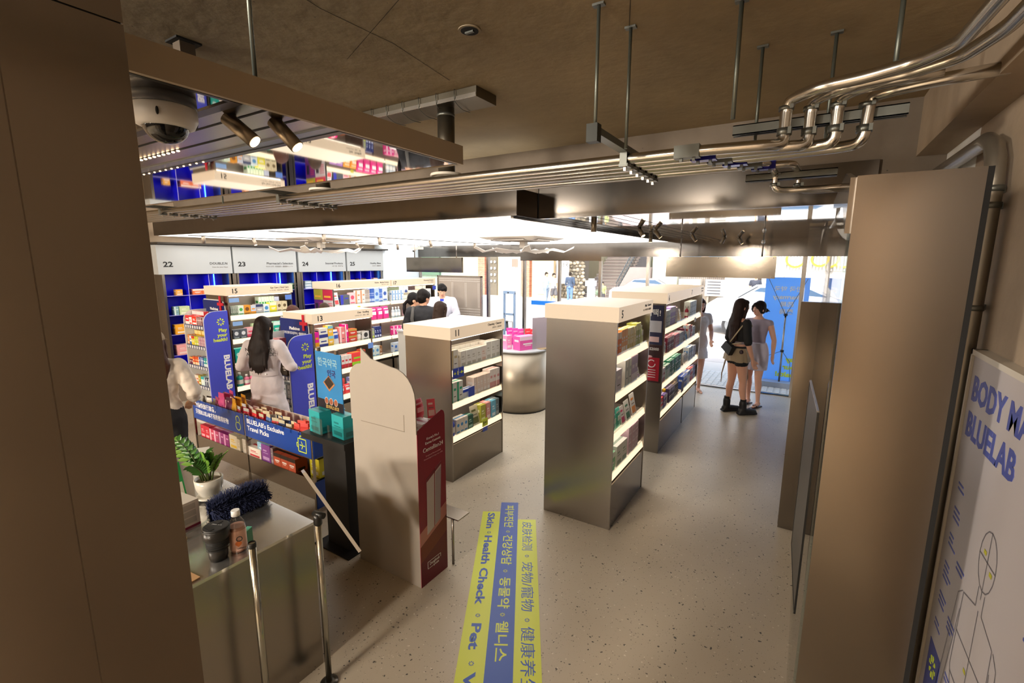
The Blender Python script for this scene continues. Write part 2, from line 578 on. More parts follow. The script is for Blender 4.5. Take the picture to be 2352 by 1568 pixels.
# body map poster on the right wall (faces -X)
bp_ = thing('framed_body_map_poster', 'large pale framed poster with blue lettering and a line drawing of a body', 'poster', (.565, 0, 0))
PX_ = mat('poster paper', 'b9b3b6', .35)
bpp = B((0, 1.35, .25), (.02, 2.40, 1.86), PX_).build('print', bp_)
f_ = MB()
FRM = mat('poster frame', 'd0c9bd', .4)
f_.box((-.008, 2.40, .23), (.035, 2.415, 1.88), FRM).box((-.008, 1.33, 1.86), (.035, 2.415, 1.88), FRM)
f_.box((-.008, 1.33, .23), (.035, 2.415, .25), FRM).box((-.008, 1.33, .23), (.035, 1.35, 1.88), FRM)
f_.build('frame', bp_)
PI_ = mat('poster blue ink', '4a55a0', .4)
text('BODY MAP', .125, (-.001, 2.36, 1.70), '-X', PI_, bpp, bold=.004)
text('BLUELAB', .125, (-.001, 2.36, 1.565), '-X', PI_, bpp, bold=.004)
dr = MB()
def line2(pts, w=.0022, m=PI_):
    for (a, b), (c, d) in zip(pts, pts[1:]):
        L = math.hypot(c - a, d - b) or 1e-6
        nx, nz = -(d - b) / L * w, (c - a) / L * w
        dr.add([(-.0012, a - nx, b - nz), (-.0012, c - nx, d - nz), (-.0012, c + nx, d + nz), (-.0012, a + nx, b + nz)], [(0, 1, 2, 3)], m)
INKM = mat('poster drawing ink', '6d6a72', .4)
cy = 1.93
line2([(cy + .075 * math.cos(t / 16 * 2 * PI), 1.27 + .1 * math.sin(t / 16 * 2 * PI)) for t in range(17)], m=INKM)
line2([(cy - .075, 1.27), (cy + .075, 1.27)], m=INKM); line2([(cy, 1.37), (cy, 1.14)], m=INKM)
line2([(cy - .03, 1.17), (cy - .03, 1.10), (cy - .15, 1.07), (cy - .16, .78), (cy - .10, .66), (cy - .08, .42), (cy - .09, .25)], m=INKM)
line2([(cy + .03, 1.17), (cy + .03, 1.10), (cy + .15, 1.07), (cy + .16, .78), (cy + .10, .66), (cy + .08, .42), (cy + .09, .25)], m=INKM)
line2([(cy, 1.1), (cy, .62), (cy - .04, .40), (cy - .03, .25)], m=INKM); line2([(cy, .62), (cy + .04, .40), (cy + .03, .25)], m=INKM)
for s in (-1, 1):
    line2([(cy + s * .16, 1.07), (cy + s * .2, 1.04), (cy + s * .23, .82), (cy + s * .26, .62), (cy + s * .24, .55), (cy + s * .215, .62), (cy + s * .18, .84), (cy + s * .16, 1.0)], m=INKM)
line2([(cy - .16, .92), (cy + .16, .92)], m=INKM); line2([(cy - .15, .76), (cy + .15, .76)], m=INKM)
line2([(cy - .09, .48), (cy - .01, .48)], m=INKM); line2([(cy + .01, .48), (cy + .09, .48)], m=INKM)
for (a, b) in ((cy + .03, 1.29), (cy - .04, 1.25), (cy + .02, .86), (cy - .05, .84), (cy, .64)):
    line2([(a - .012, b), (a + .012, b)], .007, mat('poster lime dots', 'b6b33c', .5))
dr.build('body_drawing', bpp)
tl = MB()
r2 = random.Random(3)
for (y, z, n) in ((2.33, 1.38, 2), (2.33, 1.28, 3), (2.33, 1.17, 3), (2.33, 1.05, 4), (2.33, .92, 3), (2.33, .80, 2), (2.2, 1.12, 2), (2.19, .90, 3), (2.2, .58, 4), (2.33, .42, 4),
                  (1.62, 1.3, 4), (1.60, 1.12, 4), (1.58, .95, 3), (1.6, .8, 4), (1.62, .62, 5), (2.24, .40, 4), (2.12, .72, 2)):
    for i in range(n):
        tl.box((-.001, y, z - i * .020), (0, y - (.05 + .05 * r2.random()), z - i * .020 - .008), PI_)
tl.build('print_lettering', bpp)
bb_ = MB().box((-.0012, 2.34, .48), (0, 2.18, .70), mat('poster blue box', '2f3f97', .4))
bb_.build('blue_box', bpp)
sm = MB(); sunmark(sm, (-.0016, 2.26, .62), .045, '-X', LIME); sm.build('emblem', bpp)

# ------------------------------------------------------------------ mirror canopy near the camera
cn = thing('suspended_canopy', 'suspended rectangular canopy with mirror underside and brushed steel edge at upper left', 'canopy')
cb = MB()
FAS = mat('canopy fascia steel', 'a39684', .5, .35, noise=.06, scale=3, stretch=(6, 1, 1))
cb.box((-1.045, -.7, 2.525), (-1.033, 1.34, 2.585), FAS)
cb.box((-4.2, 1.328, 2.525), (-1.045, 1.34, 2.585), FAS)
cb.build('fascia', cn)
B((-4.2, -.7, 2.56), (-1.045, 1.328, 2.585), mat('canopy core', '4f473c', .7)).build('core', cn)
B((-4.2, -.7, 2.527), (-1.05, .575, 2.535), MIRROR).build('mirror', cn)
B((-4.2, .865, 2.527), (-1.05, 1.322, 2.535), MIRROR).build('mirror', cn)
tr = MB().box((-4.2, .600, 2.530), (-1.047, .845, 2.540), STEEL)
tr.box((-4.2, .655, 2.529), (-1.047, .662, 2.531), DARK).box((-4.2, .735, 2.529), (-1.047, .744, 2.531), DARK)
tr.box((-4.2, .81, 2.526), (-1.047, .845, 2.531), mat('track aluminium', '7c8796', .35, .9))
tr.build('track_strip', cn)
fm = MB()
for y0, y1 in ((.575, .600), (.845, .865)):
    fm.box((-4.2, y0, 2.524), (-1.047, y1, 2.534), BLACK)
fm.box((-1.056, -.7, 2.524), (-1.045, .575, 2.530), BLACK).box((-1.056, .865, 2.524), (-1.045, 1.322, 2.530), BLACK)
fm.build('black_edging', cn)
le = MB()
for k in range(14):
    le.ell((-1.66 - k * .032, .740, 2.527), (.005, .005, .003), LEDM, 6, 4)
for k in range(16):
    le.ell((-1.75 - k * .045, .853, 2.523), (.0035, .0035, .002), LEDM, 6, 4)
tag(le.build('led_dots', cn), 'row of warm white dots')
def spotlight(name, label, at, aim, r=.024, L=.085, group=None, body=None):
    t = thing(name, label, 'spotlight', at, 0, group)
    body = body or mat('spot housing', '7d7263', .35, .9)
    d = Vector(aim).normalized()
    MB().tube([(0, 0, 0), (0, 0, -.018)], .008, body, 8).build('mount', t)
    c0 = Vector((0, 0, -.018)); 
    p0 = c0 - d * .02; p1 = c0 + d * L
    h = MB().tube([p0, p1], r, body, 16)
    h.build('housing', t)
    MB().tube([p1, p1 + d * .0012], r * .84, BULB, 16).build('lamp_face', t)
    return t
spotlight('track_spotlight', 'steel cylinder spotlight under the canopy, the one nearer the camera dome', (-1.16, .640, 2.53), (.62, .36, -.62), .0165, .062)
spotlight('track_spotlight', 'steel cylinder spotlight under the canopy, the one nearer the tip', (-1.10, .715, 2.53), (.52, .32, -.68), .0165, .060)
dm = thing('dome_security_camera', 'white dome security camera with dark glass bubble under the canopy', 'security camera', (-1.15, .495, 2.527))
DW = mat('dome camera housing', 'c9c7c6', .4)
MB().lathe([(.058, 0), (.058, -.018), (.056, -.020)], (0, 0, 0), mat('dome base', '4a4b52', .4), 28).build('base', dm)
MB().lathe([(.056, -.019), (.058, -.022), (.058, -.042), (.051, -.056), (.042, -.060)], (0, 0, 0), DW, 28).build('housing', dm)
MB().ell((0, 0, -.054), (.041, .041, .036), mat('smoked dome', '0a0b0e', .06), 24, 8, -1, 0).build('bubble', dm)
sl = MB()
for a in (-.6, 1.5, 3.6):
    sl.ell((.058 * math.cos(a), .058 * math.sin(a), -.040), (.003, .003, .008), DARK, 8, 6)
sl.build('screw_slot', dm)

# rods and anchors from the concrete ceiling
def rod(label, x, y, z0, r=.007, plate=True, group=None):
    t = thing('threaded_rod', label, 'rod', (x, y, 0), 0, group)
    MB().tube([(0, 0, z0), (0, 0, 3.119)], r, mat('dark threaded rod', '6b7069', .4, .7), 8).build('rod', t)
    if plate:
        B((-.022, -.012, 3.112), (.022, .012, 3.12), GALV).build('anchor', t)
rod('dark hanging rod holding the mirror canopy', -1.10, .665, 2.585, .005)
rod('hanging rod at the near end of the pipe clamp bracket', -.730, 1.76, 2.66)
rod('hanging rod at the far end of the pipe clamp bracket', -.685, 1.985, 2.66)
rod('hanging rod near the camera holding the long steel channel on its left', -.287, 2.0, 2.72, .008)
rod('hanging rod holding the short lower channel on its left', -.253, 2.447, 2.66)
rod('hanging rod holding the short lower channel on its right', .012, 2.458, 2.66)
rod('hanging rod holding the long steel channel on its right by the beam', .19, 2.18, 2.80, .008)
rod('thin hanging rod far left above the pipes', -3.6, 1.86, 2.6, .006)
def channel(label, x0, x1, y, z, h=.045, w=.045):
    t = thing('strut_channel', label, 'channel')
    m = MB().box((x0, y - w / 2, z), (x1, y - w / 2 + .004, z + h), GALV).box((x0, y + w / 2 - .004, z), (x1, y + w / 2, z + h), GALV)
    m.box((x0, y - w / 2, z + h - .004), (x1, y + w / 2, z + h), GALV)
    m.box((x0, y - w / 2, z), (x1, y - w / 2 + .012, z + .004), GALV).box((x0, y + w / 2 - .012, z), (x1, y + w / 2, z + .004), GALV)
    m.build('channel', t)
    return t
channel('long galvanised channel behind the four rising pipes', -.33, .26, 2.345, 2.738, .040)
channel('short galvanised channel behind the two small dropped pipes', -.31, .075, 2.75, 2.60, .035)

# ------------------------------------------------------------------ conduits along the fascia
YS = [2.13, 2.22, 2.31, 2.40, 2.49, 2.575]
XR = [-.121, -.044, .029, .099, -.178, -.080]
ZC = 2.65
def arc(pts, k=5):
    """round the corners of a polyline"""
    P = [Vector(p) for p in pts]; out = [P[0]]
    for i in range(1, len(P) - 1):
        a, b, c = P[i - 1], P[i], P[i + 1]
        ra = min(.045, (b - a).length * .45, (c - b).length * .45)
        p0 = b + (a - b).normalized() * ra; p1 = b + (c - b).normalized() * ra
        for j in range(k + 1):
            t = j / k
            out.append(p0.lerp(b, t).lerp(b.lerp(p1, t), t))
    out.append(P[-1])
    return out
ups = [
    [(-.121, 2.09, ZC), (-.121, 2.09, 2.78), (-.02, 2.0, 2.785), (.10, 1.99, 2.79), (.22, 1.96, 2.80), (.30, 1.85, 2.80), (.335, 1.30, 2.80), (.335, -1.6, 2.80)],
    [(-.044, 2.135, ZC), (-.044, 2.135, 2.78), (.04, 2.03, 2.78), (.20, 2.03, 2.79), (.33, 1.97, 2.80), (.38, 1.80, 2.80), (.41, 1.25, 2.80), (.41, -1.6, 2.80)],
    [(.038, 2.14, ZC), (.038, 2.14, 2.78), (.09, 2.06, 2.78), (.17, 2.035, 2.78), (.30, 2.03, 2.785)],
    [(.125, 2.19, ZC), (.135, 2.19, 2.78), (.18, 2.15, 2.78), (.28, 2.13, 2.785), (.47, 2.12, 2.79)]]
ups = [[p[:1] and (p[0] * 1.05, p[1] * 1.05, 2.2 + (p[2] - 2.2) * 1.05 if p[2] > 2.7 else p[2]) for p in u] for u in ups]
names = ['nearest of the six', 'second nearest of the six', 'third from the camera', 'fourth from the camera', 'fifth from the camera, turning down', 'farthest of the six, turning down']
BLUEC = mat('blue reflecting pipe', '2b2a8c', .25, .6)
for i in range(6):
    t = thing('steel_conduit', 'long steel conduit under the concrete ceiling, ' + names[i], 'pipe')
    if i < 4:
        path = [(-7.6, YS[i], ZC), (-.40, YS[i], ZC), (ups[i][0][0] - .06, (YS[i] + ups[i][0][1]) / 2, ZC)] + ups[i]
        riser_z = ((2.685, 2.71), (2.775, 2.79))
        rx, ry = ups[i][0][0], ups[i][0][1]
    else:
        rx, ry = XR[i], (2.74, 2.80)[i - 4]
        path = [(-7.6, YS[i], ZC), (-.42, YS[i], ZC), (rx - .02, YS[i] + .04, ZC), (rx, ry, 2.635), (rx, ry, 2.555), (rx + .06, ry + .02, 2.55), (.25, ry + .03, 2.55)]
        riser_z = ((2.57, 2.585), (2.62, 2.63))
    MB().tube(arc(path), .0215 if i < 4 else .016, CHROME, 14).build('pipe', t)
    for (za, zb) in riser_z:
        MB().lathe([(.0265 if i < 4 else .021, za), (.0265 if i < 4 else .021, zb)], (rx, ry, 0), GALV, 14).build('collar', t)
        B((rx + .012, ry - .03, za), (rx + .024, ry - .012, zb), GALV).build('collar_screw', t)
    B((-.52 + .05 * i, YS[i] - .025, ZC - .025), (-.42 + .05 * i, YS[i] + .025, ZC + .025), GALV if i % 2 == 0 else BLUEC).build('coupling', t)
    for dx in (.02, .07):
        B((-.52 + .05 * i + dx, YS[i] - .006, ZC - .036), (-.508 + .05 * i + dx, YS[i] + .006, ZC - .025), GALV).build('coupling_screw', t)
# clamp brackets
for lab, x, xs in (('row of six pipe clamps on a bracket hung from two rods', -.735, -.03), ('row of six pipe clamps far left above the shop fascia', -3.32, 0), ('row of six pipe clamps at the left end beside the pillar', -5.2, 0)):
    t = thing('pipe_clamp_bracket', lab, 'bracket', (x, 0, 0))
    B((-.02, 1.78, ZC + .024), (.02, 2.62, ZC + .050), GALV).build('bracket', t)
    if x > -1:
        B((-.022, 1.74, ZC - .005), (.022, 1.78, ZC + .06), mat('black bracket', '23261f', .5)).build('end_bracket', t)
    for y in YS:
        MB().box((-.016, y - .030, ZC - .030), (.016, y - .022, ZC + .025), GALV).box((-.016, y + .022, ZC - .030), (.016, y + .030, ZC + .025), GALV).box((-.02, y - .028, ZC - .034), (.02, y + .028, ZC - .022), GALV).box((-.006, y - .006, ZC - .050), (.006, y + .006, ZC - .034), CHROME).build('clamp', t)

# duct with round droppers
du = thing('flat_metal_duct', 'flat rectangular metal duct with wire hoops on the concrete ceiling', 'duct')
DUCT = mat('galvanised duct', '6c665a', .32, .9, noise=.1, scale=6)
md = MB().box((-3.8, 2.17, 3.065), (-1.58, 2.36, 3.118), DUCT).box((-3.8, 2.165, 3.065), (-1.58, 2.17, 3.085), CHROME)
md.build('duct_body', du)
for k in range(8):
    x = -1.72 - k * .13
    MB().tube(arc([(x, 2.16, 3.12), (x, 2.158, 3.06), (x - .03, 2.26, 3.045), (x - .05, 2.37, 3.06)]), .0022, GALV, 5).build('wire_hoop', du)
for lab, x, zt in (('round metal ceiling speaker pipe under the duct with white disc, nearer the canopy tip', -1.86, 3.065), ('round metal dropper with white disc farther left behind the canopy', -3.0, 3.065)):
    t = thing('round_air_outlet', lab, 'air outlet', (x, 2.255, 0))
    MB().lathe([(.05, 2.705), (.05, zt)], (0, 0, 0), DUCT, 24).build('pipe', t)
    MB().lathe([(.093, 2.690), (.098, 2.697), (.095, 2.705), (.05, 2.712)], (0, 0, 0), mat('outlet disc', 'ebe2d4', .5), 28).build('disc', t)
    MB().lathe([(.070, 2.6885), (.070, 2.692)], (0, 0, 0), mat('outlet inner', 'd8cebf', .6), 24).build('inner_ring', t)
    MB().lathe([(.0525, 3.02), (.0525, 3.035)], (0, 0, 0), GALV, 24).build('collar', t)
ho = thing('ceiling_junction_hole', 'small oval junction hole with dark opening in the concrete ceiling', 'ceiling hole', (-1.247, 1.671, 3.119))
MB().lathe([(.046, -.004), (.046, .0)], (0, 0, 0), mat('patched concrete', '9a8b74', .8), 20).build('rim', ho)
MB().lathe([(.036, -.006), (.036, -.003)], (0, 0, 0), DARK, 20).build('opening', ho)
B((-.02, -.006, -.012), (.02, .006, -.005), GALV).build('metal_tab', ho)
sb = thing('ceiling_bracket_stub', 'small rusty steel bracket stub on the concrete ceiling behind the canopy', 'bracket', (-2.36, 1.12, 3.04))
B((-.03, -.03, 0), (.03, .03, .078), mat('rusty stub', '4e4235', .7)).build('stub', sb)
B((-.05, -.05, .072), (.05, .05, .08), DARK).build('plate', sb)
# ================================================================== products
_pc = {}
def product_mesh(kind, base, acc, w, d, h, style):
    key = (kind, base, acc, round(w, 3), round(d, 3), round(h, 3), style)
    if key in _pc:
        return _pc[key]
    m = MB(); b = C(base); a = C(acc)
    e = .0008
    if kind == 'carton':
        m.box((-d / 2, -w / 2, 0), (d / 2, w / 2, h), b)
        f = d / 2
        def dec(y0, y1, z0, z1, mm):
            m.box((f, w * y0, h * z0), (f + e, w * y1, h * z1), mm)
        if style == 0:
            dec(-.36, .36, .12, .30, a); dec(-.3, .1, .62, .70, a); dec(-.3, .25, .50, .54, a)
        elif style == 1:
            dec(-.5, .5, .72, 1, a); dec(-.3, .3, .4, .5, C('f2f0ec')); dec(-.2, .2, .3, .34, C('f2f0ec'))
        elif style == 2:
            dec(-.5, .5, 0, .35, a); dec(-.32, .32, .55, .68, a)
        elif style == 3:
            dec(-.5, -.2, 0, 1, a); dec(-.05, .35, .6, .72, a); dec(-.05, .3, .3, .34, C('555555'))
        elif style == 4:
            n = 10
            m.prism([(w * .3 * math.cos(2 * PI * k / n), h * .6 + w * .3 * math.sin(2 * PI * k / n)) for k in range(n)], f, f + e, a, Matrix(((0, 0, 1, 0), (1, 0, 0, 0), (0, 1, 0, 0), (0, 0, 0, 1))))
            dec(-.35, .35, .12, .2, a)
        m.box((-d * .1, -w / 2 + .001, h), (d * .12, w / 2 - .001, h + e), a)
        m.box((-d * .3, w / 2, h * .1), (d * .3, w / 2 + e, h * .3), a).box((-d * .3, -w / 2 - e, h * .6), (d * .3, -w / 2, h * .75), a)
    elif kind == 'sachet':   # flat pillow pouch leaning a little back, front +X
        tl = .14 * h
        rows = []
        for i, t in enumerate((0, .06, .2, .5, .8, .94, 1)):
            bul = (0.02, .15, .8, 1, .8, .15, .02)[i] * d / 2
            x = -tl * t
            rows.append([Vector((x + bul * s * c, w / 2 * yy, h * t)) for (s, c, yy) in ((1, .1, -1), (1, .8, -.8), (1, 1, 0), (1, .8, .8), (1, .1, 1), (-1, .8, .8), (-1, 1, 0), (-1, .8, -.8))])
        m.ring(rows, b)
        m.box((d * .5 - tl * .5 + .001, -w * .3, h * .42), (d * .5 - tl * .5 + .003, w * .3, h * .66), a)
        m.box((d * .42 - tl * .85, -w * .34, h * .78), (d * .42 - tl * .85 + .002, w * .34, h * .86), a)
    elif kind == 'bottle':
        r = w / 2
        m.lathe([(r * .92, 0), (r, .01), (r, h * .62), (r * .8, h * .72), (r * .38, h * .78), (r * .38, h * .82)], (0, 0, 0), b, 14)
        m.lathe([(r * .46, h * .82), (r * .46, h * .98), (r * .4, h)], (0, 0, 0), a, 14)
        m.lathe([(r * 1.02, h * .2), (r * 1.02, h * .5)], (0, 0, 0), C('f0eeea'), 14, caps=False)
    elif kind == 'pump_bottle':
        r = w / 2
        m.lathe([(r * .95, 0), (r, .008), (r, h * .60), (r * .5, h * .70), (r * .35, h * .74)], (0, 0, 0), b, 14)
        m.lathe([(r * .3, h * .74), (r * .14, h * .8), (r * .14, h * .93)], (0, 0, 0), a, 10)
        m.box((-r * .3, -r * .25, h * .93), (r * 1.0, r * .25, h), a)
    elif kind == 'tub':
        r = w / 2
        m.lathe([(r * .82, 0), (r, h * .78)], (0, 0, 0), b, 14)
        m.lathe([(r * 1.05, h * .78), (r * 1.05, h * .97), (r, h)], (0, 0, 0), a, 14)
        m.lathe([(r * .92, h * .25), (r * .99, h * .6)], (0, 0, 0), C('f0eeea'), 14, caps=False)
    elif kind == 'leaflet':  # stiff printed card leaning back
        Mx = Matrix.Rotation(-.22, 4, 'Y')
        m.M = Mx
        m.box((-.003, -w / 2, 0), (.003, w / 2, h), b)
        m.box((.003, -w * .38, h * .12), (.004, w * .38, h * .42), a).box((.003, -w * .35, h * .7), (.004, w * .2, h * .8), a)
        m.box((.003, -w * .3, h * .52), (.004, w * .3, h * .56), C('77706a'))
        m.M = None
    elif kind == 'hook_bag':  # pouch hanging from a header card
        rows = []
        for i, t in enumerate((0, .08, .35, .65, .87)):
            bul = (.1, .5, 1, .8, .1)[i] * d / 2
            rows.append([Vector((bul * c, w / 2 * yy, h * t)) for (c, yy) in ((.1, -1), (.8, -.8), (1, 0), (.8, .8), (.1, 1), (-.8, .8), (-1, 0), (-.8, -.8))])
        m.ring(rows, b)
        m.box((-.002, -w * .42, h * .87), (.002, w * .42, h), a)
        m.box((d * .5, -w * .25, h * .3), (d * .5 + .002, w * .25, h * .5), a)
    _pc[key] = m.mesh(kind)
    return _pc[key]
NOUN = {'carton': 'boxed product', 'sachet': 'flat pouch', 'bottle': 'capped bottle', 'pump_bottle': 'pump bottle', 'tub': 'lidded tub', 'leaflet': 'leaning card pack', 'hook_bag': 'hanging pouch'}
CAT = {'carton': 'box', 'sachet': 'pouch', 'bottle': 'bottle', 'pump_bottle': 'bottle', 'tub': 'tub', 'leaflet': 'card pack', 'hook_bag': 'pouch'}
NAME = {'carton': 'product_box', 'sachet': 'product_pouch', 'bottle': 'product_bottle', 'pump_bottle': 'pump_bottle', 'tub': 'product_tub', 'leaflet': 'card_pack', 'hook_bag': 'hanging_pouch'}
N_PROD = 0
BOXNAME = 'product_box'
YLIM = None
def put(kind, base, acc, w, d, h, style, loc, rz, label, group=None, tilt=0):
    global N_PROD
    N_PROD += 1
    o = bpy.data.objects.new(BOXNAME if kind == 'carton' else NAME[kind], product_mesh(kind, base, acc, w, d, h, style))
    COL.objects.link(o)
    o.location = loc
    o.rotation_euler = (tilt, 0, rz)
    return tag(o, label, CAT[kind], group)
def row(items, where, xf, y0, z, face='+X', gap=.004, back=0):
    """items: (colour words, kind, base, accent, width, depth, height, count[, style[, stack]]), laid from y0 (x0 for -Y faces)"""
    y = y0
    for it in items:
        if it is None:
            continue
        if isinstance(it, (int, float)):
            y += it; continue
        col, kind, base, acc, w, d, h, n = it[:8]
        style = it[8] if len(it) > 8 else 0
        stack = it[9] if len(it) > 9 else 1
        lab = '%s %s %s' % (col, NOUN[kind], where)
        grp = '%s %ss %s' % (col, NOUN[kind], where) if n * stack > 1 else None
        for k in range(n):
            if YLIM is not None and y + w > YLIM: break
            for s in range(stack):
                yy = y + w / 2
                xo = rnd.uniform(-.003, .003)
                if face == '+X':
                    loc, rz = (xf - d / 2 - back + xo, yy, z + s * (h + .001)), rnd.uniform(-.02, .02)
                elif face == '-Y':
                    loc, rz = (yy, xf + d / 2 + back + xo, z + s * (h + .001)), -PI / 2 + rnd.uniform(-.02, .02)
                put(kind, base, acc, w, d, h, style, loc, rz, lab, grp)
            y += w + gap
    return y

# ================================================================== display units
LET = INK
def unit(num, title, sub, x0, x1, y0, y1, H, sign, levels, base, label, near=True, far=True, title_fit=None):
    t = thing('lit_shelf_unit', label, 'shelf unit')
    top = H - sign
    if near: B((x0, y0, 0), (x1, y0 + .018, top), STEEL).build('side_panel', t)
    if far: B((x0, y1 - .018, 0), (x1, y1, top), STEEL).build('side_panel', t)
    ya, yb = y0 + .018, y1 - .018
    B((x0 + .01, ya, base), (x1 - .31, yb, top), mat('pale steel back', 'b4aca6', .3, .55, noise=.05, scale=2)).build('back_panel', t)
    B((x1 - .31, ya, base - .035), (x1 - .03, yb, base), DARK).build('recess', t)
    B((x0, ya, 0), (x1 - .004, yb, base - .035), STEELD).build('base_cabinet', t)
    sh = mat('shelf board', 'b4aca4', .3, .3)
    for k, z in enumerate(levels):
        B((x1 - .31, ya, z - .022), (x1 - .035, yb, z - .006), sh).build('shelf', t)
        m = MB()
        a, b_ = ya + .002, yb - .002
        q = [(x1 - .035, z), (x1 - .014, z), (x1 - .002, z - .056), (x1 - .035, z - .07)]
        m.add([(x, a, zz) for x, zz in q] + [(x, b_, zz) for x, zz in q], [(0, 1, 2, 3), (7, 6, 5, 4), (0, 4, 5, 1), (1, 5, 6, 2), (2, 6, 7, 3), (3, 7, 4, 0)], STRIP)
        m.build('light_strip', t)
        B((x1 - .0135, a, z - .002), (x1 - .0115, b_, z + .022), ACRYL).build('shelf_lip', t)
    B((x1 - .06, ya + .01, top - .012), (x1 - .02, yb - .01, top - .001), UNDER).build('topper_or_fill_light', t)
    for z in levels:
        B((x1 - .075, ya + .01, z - .034), (x1 - .045, yb - .01, z - .0225), UNDER).build('topper_or_fill_light', t)  # hidden glowing strips added under each board to brighten the products
    lb = MB().box((x0 - .012, y0 - .012, top), (x1 + .012, y1 + .012, H), BOXG)
    o = lb.build('light_box', t)
    nb = sign * .62
    text(str(num), nb * 1.18, (x1 + .0125, y0 + .05, top + sign * .26), '+X', LET, o, bold=.0018)
    if title:
        text(title, sign * .27, (x1 + .0125, y1 - .05, top + sign * .60), '+X', LET, o, align='RIGHT', bold=.0006, fit=title_fit)
        text(sub, sign * .17, (x1 + .0125, y1 - .05, top + sign * .30), '+X', INKG, o, align='RIGHT')
    return t
L5 = [1.46, 1.15, .82, .48]
unit(5, 'Mask · Suncare', '마스크팩·선케어 · 面膜·防晒', -1.82, -1.205, 3.475, 4.385, 1.855, .118, L5, .42, 'tall lit shelf unit signed 5 with a large bare steel side, in the centre foreground')
unit(6, '', '', -1.905, -1.29, 5.29, 6.50, 1.862, .118, L5, .42, 'tall lit shelf unit signed 6 with posters on its end, behind unit 5', far=False)
u7 = unit(7, 'Hair · Body', '헤어·바디 · 洗发', -1.905, -1.29, 6.505, 7.42, 1.862, .118, L5, .42, 'tall lit shelf unit signed 7, the last one towards the entrance', near=False)
L11 = [1.145, .812, .468]
unit(11, 'Cleansing · Cleanser', '클렌징·폼 · 洁面·卸妆', -3.43, -2.84, 3.446, 4.372, 1.572, .118, L11, .425, 'lower lit shelf unit signed 11 with a bare grey steel side, left of the aisle')
unit(13, 'Diet · Swelling', '다이어트·붓기 · 瘦身 · 消肿', -5.45, -4.90, 3.42, 4.31, 1.577, .118, [1.165, .84, .50], .42, 'lit shelf unit signed 13 for diet products, beside the blue medicine rack')
L15 = [1.47, 1.15, .82, .49]
unit(15, 'Eye Care | Oral Care', '눈·구강케어 · 眼部护理 · 口腔护理', -7.0, -6.45, 3.27, 4.19, 1.855, .118, L15, .42, 'tall lit shelf unit signed 15 for eye and oral care')
unit(16, 'Patches · Medical Devices', '패치·의료기기 · 贴片', -7.0, -6.5, 4.95, 6.20, 1.855, .118, L15, .42, 'tall lit shelf unit signed 16 for patches, behind unit 13', far=False)
unit(17, 'Promotional Products', '프로모션 · 促销商品', -7.0, -6.5, 6.205, 7.42, 1.855, .118, L15, .42, 'tall lit shelf unit signed 17, nearest the pharmacist', near=False)

# unit 5
UN = {5: 'the bare-sided front unit', 6: 'the poster-ended unit', 7: 'the entrance-end unit', 11: 'the cleansing unit', 13: 'the diet unit', 15: 'the eye care unit', 16: 'the patches unit', 17: 'the promotions unit'}
def on(n, s):
    global BOXNAME, YLIM
    BOXNAME = 'skincare_box' if n in (5, 6, 7, 11) else 'health_product_box'
    YLIM = {5: 4.36, 6: 6.48, 7: 7.395, 11: 4.345, 13: 4.285, 15: 4.165, 16: 6.18, 17: 7.395}[n]
    return 'on the %s shelf of %s' % (s, UN[n])
xf = -1.225
row([.03, ('orange', 'carton', 'f0822a', 'f7e6d0', .055, .09, .19, 2, 1), ('pale orange', 'carton', 'f5b56a', 'ffffff', .05, .08, .20, 3, 0), ('cream', 'carton', 'efe3b8', 'd9c060', .05, .08, .195, 4, 0), ('olive green', 'carton', 'a9b04c', 'e8e6b0', .06, .09, .21, 2, 1), .05, ('clear green', 'sachet', 'c9d6a0', 'f0f0e8', .08, .03, .2, 1)], on(5, 'top'), xf, 3.50, 1.455)
row([.02, ('large lilac white', 'carton', 'd9d3e4', 'f2eef6', .17, .13, .19, 1, 3), .08, ('tall white', 'carton', 'e4e6e2', 'b9c2c0', .085, .12, .235, 2, 3), ('tall lilac', 'carton', 'c6b4d6', 'efe6f4', .08, .12, .24, 2, 2), .04, ('small white', 'leaflet', 'eeeeee', 'c0a8d0', .06, .01, .1, 1)], on(5, 'second'), xf, 3.50, 1.145)
row([.02, ('teal', 'sachet', '4fb9a5', 'dff4ee', .12, .03, .17, 2), ('white and pink', 'leaflet', 'f0f0f0', 'd7477a', .09, .01, .16, 1), .02, ('white and green', 'leaflet', 'eef0ee', '3d7a58', .12, .01, .18, 1), .05, ('white and orange', 'leaflet', 'ebebeb', 'ef9a3c', .12, .01, .2, 1)], on(5, 'third'), xf, 3.50, .815)
row([.01, ('mint green', 'carton', '8fd6a8', 'f0fff4', .10, .1, .17, 1, 1), .03, ('plain white', 'carton', 'e9edea', '9fb4a8', .13, .1, .19, 2, 0), .05, ('stacked pink lilac', 'carton', 'dcc0d2', 'f2e4ee', .09, .1, .085, 3, 0, 3)], on(5, 'bottom'), xf, 3.50, .475)
